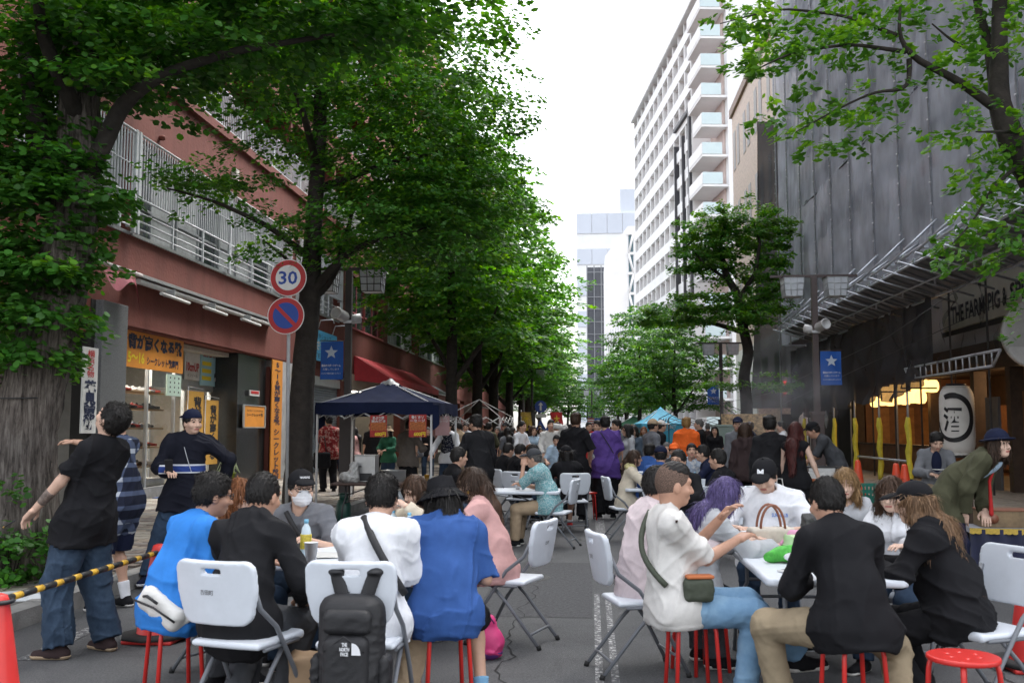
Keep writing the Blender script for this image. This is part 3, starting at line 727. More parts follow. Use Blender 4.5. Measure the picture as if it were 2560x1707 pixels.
MB().bb(xa, xb, 0, 15, 0, ZY(1500, 668, 215)).obj('net', mat('dark far net', (.09, .095, .11), .8, .2, .3), b2)
sc2 = MB()
for k in range(13):
    sc2.bb(xa, xb, -.2, -.05, 3 + k * 2.7, 3.15 + k * 2.7)
for k in range(4): sc2.bb(xa + (xb - xa) * k / 3 - .1, xa + (xb - xa) * k / 3 + .1, -.25, -.06, 0, ZY(1500, 664, 215))
sc2.obj('scaffold_frame', mat('grey far pipe', (.25, .26, .28), .6), b2)
b3 = empty('pale_glass_tower', (PX(1520, 300), 300, 0), label='pale blue panelled office block far at the street end', cat='building')
xa, xb = PX(1444, 300) - b3.location.x, PX(1640, 300) - b3.location.x
zt = ZY(1500, 532, 300); M_PB = mat('pale blue panel', (.62, .66, .74), .4, .05, .1)
MB().bb(xa, xb, 0, 20, 0, zt).obj('wall', M_WHITE, b3)
for k in range(9):
    z = zt - 6.2 - k * 9.5
    if z < 0: break
    for j in range(5):
        MB().bb(xa + j * (xb - xa) / 5 + .08, xa + (j + 1) * (xb - xa) / 5 - .08, -.3, -.02, z - .2 + (0 if k else 0), z + (6.0 if k == 0 else 4.6)).obj('cladding_panel', M_PB, b3)
MB().bb(xb - 10, xb, 1, 18, zt, zt + 7.5).obj('plant_room', M_PB, b3)
# ================================================================== TREES
def leaf_mat(name, c1, c2, trans=.45, rough=.45):
    m = bpy.data.materials.new(name); m.use_nodes = True; t = m.node_tree; b = t.nodes['Principled BSDF']; out = t.nodes['Material Output']
    b.inputs['Roughness'].default_value = rough; b.inputs['Specular IOR Level'].default_value = .35
    g = N(t, 'NewGeometry'); c = ramp(t, g.outputs['Random Per Island'], [(0, c1), (1, c2)])
    tr = N(t, 'BsdfTranslucent'); mx = N(t, 'MixShader'); mx.inputs[0].default_value = trans
    hs = N(t, 'HueSaturation', Hue=.48, Saturation=1.15, Value=1.35); t.links.new(c, hs.inputs['Color'])
    t.links.new(c, b.inputs['Base Color']); t.links.new(hs.outputs[0], tr.inputs[0])
    t.links.new(b.outputs[0], mx.inputs[1]); t.links.new(tr.outputs[0], mx.inputs[2]); t.links.new(mx.outputs[0], out.inputs[0]); return m
L_DEEP = leaf_mat('deep green leaf', (.035, .115, .02), (.065, .19, .03))
L_MID = leaf_mat('mid green leaf', (.045, .175, .024), (.085, .26, .038))
L_YOUNG = leaf_mat('young light leaf', (.11, .29, .03), (.17, .38, .048))
L_BROAD = [leaf_mat('broad leaf', (.06, .19, .03), (.11, .28, .045), .5), leaf_mat('broad young leaf', (.14, .33, .045), (.2, .42, .065), .55)]
L_EVER = [leaf_mat('glossy evergreen leaf', (.07, .16, .03), (.13, .24, .05), .45, .45), leaf_mat('bronze evergreen leaf', (.18, .26, .05), (.22, .28, .06), .45, .45)]
def bark_mat():
    m = mat('bark', (.1, .08, .07), .9, 0); t, b = nodes(m); tc = N(t, 'TexCoord'); mp = N(t, 'Mapping'); mp.inputs['Scale'].default_value = (16, 16, 1.4)
    t.links.new(tc.outputs['Object'], mp.inputs[0]); n = N(t, 'TexNoise', Scale=2.2, Detail=8, Roughness=.7); n2 = N(t, 'TexNoise', Scale=1.1, Detail=3)
    t.links.new(mp.outputs[0], n.inputs['Vector']); t.links.new(tc.outputs['Object'], n2.inputs['Vector'])
    c = ramp(t, n.outputs[0], [(.36, (.025, .02, .017)), (.48, (.1, .084, .074)), (.62, (.19, .17, .152))])
    c2 = ramp(t, n2.outputs[0], [(.35, (.8, .8, .8)), (.65, (1.15, 1.1, 1.05))])
    mx = N(t, 'Mix', data_type='RGBA', blend_type='MULTIPLY'); mx.inputs[0].default_value = 1; t.links.new(c, mx.inputs[6]); t.links.new(c2, mx.inputs[7])
    t.links.new(mx.outputs[2], b.inputs['Base Color']); bp = N(t, 'Bump', Strength=.9, Distance=.03); t.links.new(n.outputs[0], bp.inputs['Height']); t.links.new(bp.outputs[0], b.inputs['Normal']); return m
M_BARK = bark_mat()
M_DBARK = mat('dark bark', (.03, .024, .02), .9, .5, 6, .8, 14)
HEX = np.array([(-.5, 0), (-.28, .4), (.15, .46), (.55, 0), (.15, -.46), (-.28, -.4)])
KITE = np.array([(-.5, 0), (.05, .42), (.6, 0), (.05, -.42)])
LONG = np.array([(-.5, 0), (-.25, .2), (.15, .24), (.55, 0), (.15, -.24), (-.25, -.2)])
def leaves(pos, nrm, dirv, size, shape, cup=.12):
    """one flat-ish polygon per leaf"""
    pos = np.asarray(pos); n = len(pos); nrm = nrm / np.linalg.norm(nrm, axis=1, keepdims=True)
    d = dirv - nrm * (dirv * nrm).sum(1, keepdims=True); d /= np.linalg.norm(d, axis=1, keepdims=True) + 1e-9
    s = np.cross(nrm, d); k = len(shape)
    V = pos[:, None, :] + size[:, None, None] * (d[:, None, :] * shape[None, :, 0, None] + s[:, None, :] * shape[None, :, 1, None]
        - nrm[:, None, :] * cup * (shape[None, :, 1, None] ** 2 * 2 - .15))
    return V.reshape(-1, 3), np.arange(n * k).reshape(n, k)
def spray_points(rng, centres, outward, ln, wd, per, droop=.25, thick=.05):
    """leaves spread along flat layered twigs"""
    m = len(centres); t = rng.random((m, per)) ** .8; s = rng.uniform(-1, 1, (m, per)) * (1.05 - .55 * t)
    o = outward / (np.linalg.norm(outward, axis=1, keepdims=True) + 1e-9)
    side = np.cross(o, np.array([0, 0, 1.0])); side /= np.linalg.norm(side, axis=1, keepdims=True) + 1e-9
    L = ln * rng.uniform(.6, 1.3, (m, 1)); P = centres[:, None, :] + o[:, None, :] * (t * L)[..., None] + side[:, None, :] * (s * wd)[..., None]
    P[..., 2] += -droop * (t * L) ** 1.5 - .25 * np.abs(s * wd) ** 1.5 + rng.normal(0, thick, (m, per))
    nr = rng.normal(0, .38, (m, per, 3)); nr[..., 2] += 1; nr += .35 * o[:, None, :]
    dv = o[:, None, :] + side[:, None, :] * s[..., None] + rng.normal(0, .35, (m, per, 3))
    return P.reshape(-1, 3), nr.reshape(-1, 3), dv.reshape(-1, 3)
def clump_centres(rng, clumps):
    C, O = [], []
    for (c, r, n) in clumps:
        c = np.array(c); r = np.array(r); u = rng.normal(size=(n, 3)); u /= np.linalg.norm(u, axis=1, keepdims=True)
        q = u * (rng.random((n, 1)) ** .45) ; p = c + q * r
        p[:, 2] = np.round(p[:, 2] / .38) * .38 + rng.normal(0, .07, n)       # tiers
        o = u * r; o[:, 2] *= .25; C.append(p); O.append(o)
    return np.vstack(C), np.vstack(O)
def crown_mesh(name, seed, clumps, per, ln, wd, size, shape, mats, weights, droop=.25):
    rng = np.random.default_rng(seed); C, O = clump_centres(rng, clumps)
    P, Nn, D = spray_points(rng, C, O, ln, wd, per, droop)
    V, F = leaves(P, Nn, D, rng.uniform(.75, 1.25, len(P)) * size, shape)
    mi = np.repeat(rng.choice(len(mats), len(C), p=weights), per)
    flip = rng.random(len(P)) < .25; mi = np.where(flip, rng.choice(len(mats), len(P), p=weights), mi)
    me = mesh_np(name, V, F, False, mi)
    for m in mats: me.materials.append(m)
    return me, (P, Nn, D, mi)
def trunk_mb(pts, rad, n=22, rough=.09, seed=0, fis=0):
    """rough barked trunk along a curve"""
    rng = np.random.default_rng(seed); pts = np.array(pts, float); L = np.r_[0, np.cumsum(np.linalg.norm(np.diff(pts, axis=0), axis=1))]
    m = max(8, int(L[-1] / (.12 if not fis else .035))); s = np.linspace(0, L[-1], m)
    P = np.stack([np.interp(s, L, pts[:, i]) for i in range(3)], 1); 
    for _ in range(3): P[1:-1] = (P[:-2] + 2 * P[1:-1] + P[2:]) / 4
    r = np.interp(s, L, rad); a = np.linspace(0, 2 * np.pi, n, endpoint=False); ph = rng.uniform(0, 6.28, 6)
    T = np.gradient(P, axis=0); T /= np.linalg.norm(T, axis=1, keepdims=True)
    ref = np.array([0, 1, 0.]); A = np.cross(T, ref); A /= np.linalg.norm(A, axis=1, keepdims=True); B = np.cross(A, T)
    A_, S_ = np.meshgrid(a, s); f = 1 + rough * (np.sin(5 * A_ + ph[0] + .4 * S_) * .5 + np.sin(11 * A_ + ph[1] - .7 * S_) * .45 + np.sin(3 * A_ + 2.1 * S_ + ph[2]) * .4 + rng.normal(0, .25, A_.shape) * (0 if fis else 1))
    if fis: wv = .9 * np.sin(1.7 * S_ + 3 * A_ + ph[3]) + .6 * np.sin(4.1 * S_ - 2 * A_ + ph[4]) + .35 * np.sin(9 * S_ + 5 * A_ + ph[5]); f = f + fis * (np.abs(np.sin(11 * A_ + 1.6 * wv)) ** .7 - .6) + fis * .6 * (np.abs(np.sin(23 * A_ - 2.2 * wv + .8 * S_)) - .6) + .5 * fis * np.sin(17 * S_ + 4 * np.sin(7 * A_)) * np.abs(np.sin(11 * A_ + 1.6 * wv)) + rng.normal(0, .12 * fis, A_.shape)
    V = P[:, None, :] + (r[:, None] * f)[..., None] * (np.cos(a)[None, :, None] * A[:, None, :] + np.sin(a)[None, :, None] * B[:, None, :])
    F = [(i * n + k, i * n + (k + 1) % n, (i + 1) * n + (k + 1) % n, (i + 1) * n + k) for i in range(m - 1) for k in range(n)]
    return V.reshape(-1, 3), np.array(F)
def limbs_mesh(name, specs, seed=0):
    Vs, Fs, o = [], [], 0
    for i, (pts, rad) in enumerate(specs):
        V, F = trunk_mb(pts, rad, 10 if max(rad) < .15 else 22, .07, seed + i); Vs.append(V); Fs.append(F + o); o += len(V)
    return mesh_np(name, np.vstack(Vs), np.vstack(Fs), True)
def tree(name, loc, label, trunk_specs, bark, crown_me, rz=0, scale=1, group=None, limb_specs=None, seed=0):
    e = empty(name, loc, rz, label, 'tree', group); e.scale = (scale,) * 3
    if isinstance(trunk_specs, bpy.types.Mesh): link('trunk', trunk_specs, None, e)
    else: link('trunk', limbs_mesh('trunk', trunk_specs, seed), bark, e)
    if limb_specs: link('limbs', limbs_mesh('limbs', limb_specs, seed + 50), bark, e)
    if crown_me is not None: tag(link('crown', crown_me, None, e), kind='stuff')
    return e
def pick_leaves(parent, data, score, n, size, shape, mats):
    P, Nn, D, mi = data; idx = np.argsort(score)[:n]
    protos = []
    for m in mats:
        V, F = leaves(np.zeros((1, 3)), np.array([[0, 0, 1.]]), np.array([[1., 0, 0]]), np.array([size]), shape); me = mesh_np('leaf', V, F); me.materials.append(m); protos.append(me)
    for i in idx:
        z = Vector(Nn[i]).normalized(); x = Vector(D[i]); x = (x - z * x.dot(z)).normalized(); y = z.cross(x)
        o = link('leaf', protos[mi[i]], None, parent); M = Matrix((x, y, z)).transposed().to_4x4(); M.translation = Vector(P[i]) + z * .02; o.matrix_local = M
W3 = [L_DEEP, L_MID, L_YOUNG]
# ---- street tree with the leafy trunk, left foreground
Y = 9.25; TX = PX(62, Y)
tr1 = [(0, 0, 0), (.02, 0, .8), (.0, 0, 1.5), (.12, .05, 2.3), (.3, .1, 3.2), (.36, .15, 4.2), (.3, .2, 5.6), (.35, .3, 8)]
specs1 = [(tr1, [.37, .30, .28, .27, .24, .2, .17, .1])]
lim1 = [([(.36, .1, 3.9), (.62, .1, 4.3), (.85, .0, 4.75), (1.3, -.1, 5.0), (2.0, 0, 5.25), (2.9, .3, 5.5)], [.1, .09, .08, .055, .04, .02]),
        ([(.3, .1, 3.6), (-.1, .2, 4.4), (-.3, .2, 5.6)], [.14, .12, .08]),
        ([(.36, .15, 4.6), (.4, -.7, 5.2), (.8, -1.5, 5.6)], [.09, .06, .03]), ([(.36, .15, 5.0), (1.4, .9, 5.8), (2.4, 1.8, 6.2)], [.08, .05, .02])]
cl1 = [((-.05, -.12, 2.45), (.36, .36, .32), 60), ((.0, -.05, 2.95), (.55, .5, .5), 85), ((.0, .0, 3.6), (.5, .5, .5), 85), ((-.05, 0, 4.15), (.5, .6, .4), 70), ((-.5, .1, 4.6), (.6, .8, .6), 70),
       ((.5, .1, 5.25), (1.3, 1.2, .28), 120), ((1.6, .2, 5.6), (1.4, 1.3, .3), 150), ((-.4, .2, 5.6), (1.3, 1.2, .6), 120), ((2.7, .5, 5.85), (1.2, 1.3, .35), 120), ((3.6, .8, 6.3), (1.0, 1.2, .4), 90), ((1.3, .5, 6.3), (2.4, 1.6, .6), 170),
       ((.95, -.05, 4.85), (.4, .4, .1), 14), ((.55, .0, 3.85), (.3, .3, .2), 14), ((0, .3, 7.6), (2.6, 2.4, .9), 150)]
me, dat = crown_mesh('crown', 3, cl1, 32, .42, .26, .072, HEX, W3, [.55, .37, .08])
V_, F_ = trunk_mb(tr1, specs1[0][1], 110, .05, 2, .055); tme = mesh_np('trunk', V_, F_, True); tme.materials.append(M_BARK)
t1 = tree('katsura_tree', (TX, Y, 0), 'old street tree with leafy shoots on its thick grey trunk, left foreground', tme, M_DBARK, me, limb_specs=lim1, seed=2)
sc1 = np.abs(dat[0][:, 2] - 3.1) * .5 + dat[0][:, 1] * 1.0 + .15 * RNG.random(len(dat[0])) + np.where(dat[0][:, 2] > 4.3, 5, 0)
pick_leaves(t1, dat, sc1, 290, .08, HEX, W3)
MB().tube([(.3 * math.cos(a), .3 * math.sin(a), 1.86 + .02 * math.sin(a)) for a in np.linspace(0, 6.28, 25)], .006, 5).obj('wire', M_BLACK, t1)
# leafy suckers at its foot
rng = np.random.default_rng(5); C, O = clump_centres(rng, [((.0, -.15, .22), (.42, .4, .3), 60), ((.25, -.1, .35), (.3, .3, .35), 40)])
C[:, 2] = np.maximum(C[:, 2], .12); P, Nn, D = spray_points(rng, C, O, .22, .14, 14, .2); V, F = leaves(P, Nn, D, rng.uniform(.7, 1.2, len(P)) * .06, HEX)
sk = mesh_np('suckers', V, F, False, np.repeat(rng.choice(2, len(C)), 14)); sk.materials.append(L_DEEP); sk.materials.append(L_MID)
g = empty('sucker_shoots', (TX + .05, Y - .25, SWZ), 0, 'low green leafy shoots sprouting at the foot of the old street tree', 'plant')
tag(link('foliage', sk, None, g), kind='stuff')
stm = MB()
for k in range(14):
    a = random.uniform(0, 6.28); stm.tube([(.05 * math.cos(a), .05 * math.sin(a), 0), (.25 * math.cos(a), .22 * math.sin(a) - .1, random.uniform(.25, .5))], .006, 5)
stm.obj('stems', M_DBARK, g)
# ---- second street tree, dark trunk with crown over the road
Y = 17.9; TX = PX(745, Y)
tr2 = [(0, 0, 0), (.02, 0, 1.4), (.08, 0, 2.6), (.16, 0, 3.8), (.2, .05, 5), (.28, .1, 7), (.3, .1, 10), (.3, .1, 12.5)]
lim2 = [([(.15, 0, 4.05), (.5, -.1, 4.35), (.9, -.2, 4.75), (1.5, -.3, 5.0), (2.4, -.2, 5.2)], [.1, .085, .07, .05, .02]), ([(.16, .05, 3.95), (.45, .1, 4.15), (.7, .15, 4.7), (.9, .2, 5.6)], [.09, .08, .07, .03]),
        ([(.2, 0, 4.7), (-.6, -.2, 5.3), (-1.5, -.5, 5.7), (-2.3, -.7, 5.9)], [.06, .05, .03, .015]), ([(.2, 0, 4.3), (-.35, .1, 4.75), (-.8, .2, 5.1)], [.04, .03, .015]),
        ([(.25, .05, 6), (1.5, .5, 6.6), (3, .7, 7)], [.08, .05, .02]), ([(.25, .05, 6.5), (.4, -1.5, 7.1), (.5, -2.8, 7.3)], [.08, .05, .02])]
cl2 = [((1.6, -.2, 5.25), (1.7, 1.6, .5), 170), ((2.6, .2, 5.7), (1.5, 1.7, .6), 170), ((2.1, .2, 6.3), (1.9, 2.0, .65), 230), ((2.1, .2, 7.2), (2.0, 2.4, .7), 260), ((1.7, .1, 8.1), (2.4, 2.6, .6), 290),
       ((.4, .1, 9.4), (3.8, 2.8, .7), 340), ((.3, .1, 10.6), (3.3, 2.6, 1.0), 200), ((.2, .1, 12.2), (2.3, 2, 1.2), 110), ((-1.4, -.5, 5.95), (.9, .8, .22), 42), ((-2.0, -.6, 6.2), (.7, .6, .15), 22),
       ((-.6, .1, 5.15), (.6, .6, .18), 22), ((-.5, .1, 6.9), (.8, 1.0, .3), 40), ((-1.6, 0, 8.9), (1.6, 1.6, .45), 130), ((-.7, .1, 8.0), (1.2, 1.5, .4), 100), ((2.9, -.6, 4.75), (.8, .8, .18), 24), ((.9, -.4, 4.75), (.8, .7, .2), 22)]
me, dat = crown_mesh('crown', 12, cl2, 30, .55, .34, .088, KITE, W3, [.46, .40, .14])
t2 = tree('katsura_tree', (TX, Y, 0), 'tall street tree with dark trunk behind the round speed limit sign', [(tr2, [.27, .23, .21, .2, .16, .13, .09, .03])], M_DBARK, me, limb_specs=lim2, seed=9)
# ---- the row beyond
clr = [((0, 0, 5.6), (2.6, 2.6, .6), 120), ((.2, 0, 6.6), (3.5, 3.5, .7), 190), ((0, 0, 7.9), (3.9, 3.8, .8), 230), ((0, 0, 9.3), (3.7, 3.6, .9), 210), ((0, 0, 10.9), (3.1, 3.1, 1), 160), ((0, 0, 12.6), (2.3, 2.3, 1.1), 100), ((0, 0, 14.2), (1.3, 1.3, 1.0), 45), ((2.2, -1.2, 5.0), (1.2, 1.2, .3), 30)]
trr = [((0, 0, 0), (.03, 0, 2), (.05, 0, 4), (0, 0, 7), (0, 0, 13)), [.26, .22, .2, .14, .03]]
limr = [([(.05, 0, 3.2), (.6, -.2, 3.9), (1.3, -.5, 4.8), (1.8, -.7, 6)], [.12, .1, .08, .04]), ([(.05, 0, 3.6), (-.5, .3, 4.5), (-1.2, .5, 5.6)], [.1, .08, .04])]
tm = limbs_mesh('trunk', [trr], 30); tm.materials.append(M_DBARK); lm = limbs_mesh('limbs', limr, 31); lm.materials.append(M_DBARK)
cms = [crown_mesh('crown', 40 + i, clr, 26, .8, .5, .17, KITE, W3, w)[0] for i, w in enumerate(([.38, .42, .2], [.5, .4, .1]))]
rowlab = ['street tree with forked trunk just beyond the navy tent', 'second street tree past the navy tent on the left', 'third street tree past the navy tent on the left', 'fourth street tree past the navy tent on the left',
          'fifth street tree past the navy tent on the left', 'sixth street tree down the left kerb, far off', 'seventh street tree down the left kerb, far off', 'last street tree at the far end of the left kerb']
for i, (px, Y) in enumerate(((1126, 36.5), (1192, 45), (1236, 53.5), (1275, 63), (1303, 74), (1318, 88), (1332, 104), (1350, 125))):
    e = empty('katsura_tree', (PX(px, Y), Y, 0), i * 1.3, rowlab[i], 'tree', 'street trees along the left kerb'); s = 1.0 if i < 3 else .96 - .02 * i; k_ = (1, 1.1, 1.22, 1.32, 1.36, 1.4, 1.45, 1.5)[i]; e.scale = (s * k_, s * k_, s)
    link('trunk', tm, None, e); link('limbs', lm, None, e); tag(link('crown', cms[i % 2], None, e), kind='stuff')
# ---- right, foreground: broad leaves hanging into the frame
Y = 12.6; B = lambda px, py, dy=0: Vector((PX(px, Y + dy, py), Y + dy, ZY(px, py, Y + dy)))
base = Vector((6.3, Y, 0))
rel = lambda *a: tuple(B(*a) - base)
tk = [([(0, 0, 0), (-.05, 0, 1.5), (-.1, 0, 3.0), rel(2600, 470), rel(2530, 350), rel(2495, 255), rel(2498, 120), rel(2500, -60), rel(2490, -300)], [.24, .2, .19, .18, .16, .13, .1, .08, .05])]
lb = [([rel(2490, 270), rel(2380, 192, -.2), rel(2291, 152, -.4), rel(2264, 130, -.4), rel(2242, 89, -.5), rel(2251, 20, -.5)], [.065, .05, .04, .036, .025, .015]),
      ([rel(2273, 150, -.4), rel(2275, 232, -.5), rel(2202, 222, -.6), rel(2095, 272, -.8), rel(1990, 330, -.9)], [.035, .025, .018, .012, .006]),
      ([rel(2264, 130, -.4), rel(2130, 110, -.7), rel(1980, 130, -1.0), rel(1860, 190, -1.2)], [.03, .02, .014, .006]),
      ([rel(2242, 89, -.4), rel(2120, 40, -.2), rel(1950, 20, 0), rel(1800, 60, .1)], [.03, .02, .014, .006]),
      ([rel(2490, 255), rel(2470, 100, .3), rel(2445, 30, .3), rel(2430, -80, .3)], [.07, .06, .05, .04]), ([rel(2470, 130, .3), rel(2400, 120, .5), rel(2330, 60, .6)], [.03, .022, .01]),
      ([rel(2560, 400), rel(2480, 470, -.5), rel(2430, 560, -.8), rel(2380, 610, -1)], [.03, .02, .013, .006]), ([rel(2560, 330), rel(2500, 330, -.6), rel(2440, 330, -1)], [.03, .02, .008])]
rng = np.random.default_rng(21)
C, O = [], []
for pts, rad in lb:
    pts = np.array([tuple(p) for p in pts]); L = np.r_[0, np.cumsum(np.linalg.norm(np.diff(pts, axis=0), axis=1))]
    for s in np.arange(L[-1] * .12, L[-1], .1):
        c = np.array([np.interp(s, L, pts[:, i]) for i in range(3)]); C.append(c + rng.normal(0, .16, 3)); O.append(rng.normal(0, 1, 3) * (1, 1, .5) + (pts[-1] - pts[0]) * .5)
def reg(px0, px1, py0, py1, n, dy=.9):
    for _ in range(n):
        C.append(np.array(rel(rng.uniform(px0, px1), rng.uniform(py0, py1), rng.uniform(-dy, dy)))); O.append(rng.normal(0, 1, 3) * (1, 1, .4) + (-.6, -.2, 0))
reg(1800, 2250, -250, 110, 90); reg(1830, 2240, 60, 190, 70); reg(1880, 2230, 220, 310, 34); reg(2000, 2180, 330, 395, 16); reg(2230, 2560, -250, 60, 70); reg(2330, 2560, 60, 150, 14)
reg(1830, 1900, 20, 150, 16); reg(2400, 2560, 300, 440, 22); reg(2390, 2560, 430, 600, 34); reg(2330, 2440, 590, 665, 16); reg(2440, 2560, 600, 690, 14); reg(2180, 2420, 330, 365, 8)
reg(2450, 2900, -250, 200, 60, 1.5); reg(2560, 2900, 200, 500, 40, 1.5); reg(2540, 2570, 680, 850, 9, .2)
C = np.array(C); O = np.array(O)
per = 15; P, Nn, D = spray_points(rng, C, O, .24, .13, per, .15, .03); mi = np.repeat(rng.choice(2, len(C), p=[.68, .32]), per)
V, F = leaves(P, Nn, D, rng.uniform(.7, 1.25, len(P)) * .1, LONG, .2); me = mesh_np('crown', V, F, False, mi)
for m in L_BROAD: me.materials.append(m)
t3 = tree('broadleaf_tree', base, 'broad leaved street tree leaning in from the right edge', tk, M_DBARK, me, limb_specs=lb, seed=70)
sc3 = P[:, 1] + .3 * rng.random(len(P)) + np.where(P[:, 0] < -1.3, 0, 3) + np.where(P[:, 0] < -5, 3, 0)
pick_leaves(t3, (P, Nn, D, mi), sc3, 290, .115, LONG, L_BROAD)
# ---- right, middle distance: evergreen with bent trunk
Y = 35; base = Vector((PX(1868, Y), Y, 0)); B = lambda px, py, dy=0: Vector((PX(px, Y + dy, py), Y + dy, ZY(px, py, Y + dy)))
tk = [([(0, 0, 0), rel(1866, 1000), rel(1858, 940), rel(1872, 880), rel(1856, 810), rel(1846, 740), rel(1815, 690), rel(1800, 620), rel(1815, 545)], [.24, .2, .19, .18, .17, .14, .12, .08, .03])]
lb = [([rel(1856, 830), rel(1790, 810, .3), rel(1720, 790, .5), rel(1650, 800, .5)], [.1, .08, .05, .02]), ([rel(1848, 745), rel(1890, 680, -.3), rel(1900, 600, -.5), rel(1880, 545)], [.09, .07, .05, .02]), ([rel(1820, 700), rel(1760, 660, -.5), rel(1720, 610, -.5)], [.07, .05, .02]),
      ([rel(1850, 770), rel(1920, 740, .4), rel(1960, 700, .5)], [.07, .05, .02])]
def ec(px, py, rpx, rpy, n, dy=0): 
    k = Y / FPX * 1.22; return (rel(px, py, dy), (rpx * k, rpx * k * .9, rpy * k * 1.1), int(n * 1.2))
cle = [ec(1760, 580, 60, 48, 95), ec(1860, 560, 70, 42, 110), ec(1925, 600, 45, 50, 70), ec(1730, 650, 45, 30, 50), ec(1900, 690, 55, 28, 60), ec(1790, 665, 50, 30, 60), ec(1950, 560, 25, 20, 18), ec(1690, 790, 75, 24, 80), ec(1770, 760, 70, 30, 80, -.5), ec(1850, 790, 50, 25, 50, -1),
       ec(1900, 770, 60, 26, 60), ec(1650, 800, 40, 14, 30), ec(1940, 730, 30, 18, 24), ec(1820, 620, 60, 40, 60), ec(1940, 955, 45, 14, 26), ec(1800, 960, 40, 16, 22)]
me, _ = crown_mesh('crown', 33, cle, 34, .36, .27, .1, KITE, [L_EVER[0], L_MID, L_YOUNG], [.25, .45, .3], .15)
tree('evergreen_tree', base, 'evergreen street tree with bent bare trunk beside the scaffold', tk, M_DBARK, me, limb_specs=lb, seed=90)
# ---- right kerb further off: soft light green trees
clf = [((0, 0, 4.2), (2.4, 2.4, .7), 110), ((.3, 0, 5.3), (2.9, 2.9, .7), 130), ((-.2, 0, 6.5), (2.4, 2.4, .7), 110), ((0, 0, 7.7), (1.5, 1.5, .7), 55), ((-1.6, -.5, 3.4), (1.3, 1.3, .4), 40), ((1.4, -.6, 3.2), (1.3, 1.2, .4), 40)]
trf = [((0, 0, 0), (.05, 0, 2), (-.1, 0, 3.6), (0, 0, 6.5)), [.15, .12, .1, .03]]
tmf = limbs_mesh('trunk', [trf] + [([(0, 0, 2.6), (.7, -.2, 3.6), (1.4, -.4, 4.6)], [.07, .05, .02]), ([(0, 0, 2.9), (-.7, .2, 3.8), (-1.3, .4, 4.6)], [.07, .05, .02])], 77); tmf.materials.append(M_DBARK)
cf = [crown_mesh('crown', 60 + i, clf, 26, .62, .45, .15, KITE, W3, w)[0] for i, w in enumerate(([.3, .45, .25], [.5, .4, .1]))]
for i, (px, Y, s, lab) in enumerate(((1690, 47, .86, 'dark green leafy tree behind the bare black tent frame'), (1600, 58, 1.02, 'light green spreading tree above the light blue tent'), (1660, 66, 1.0, 'tree behind the evergreen, left of its trunk'), (1565, 84, 1.0, 'far tree over the green tent on the right kerb'), (1545, 110, 1.05, 'farthest green tree on the right kerb'),
                             (1420, 118, 1.1, 'round tree closing the middle of the street'), (1470, 140, 1.0, 'small tree beside the twin street lamps far down the street'))):
    e = empty('zelkova_tree', (PX(px, Y), Y, 0), i * 2.1, lab, 'tree', 'trees on the far right kerb'); e.scale = (s, s, s); link('trunk', tmf, None, e); tag(link('crown', cf[0 if i in (1, 3, 6) else 1], None, e), kind='stuff')
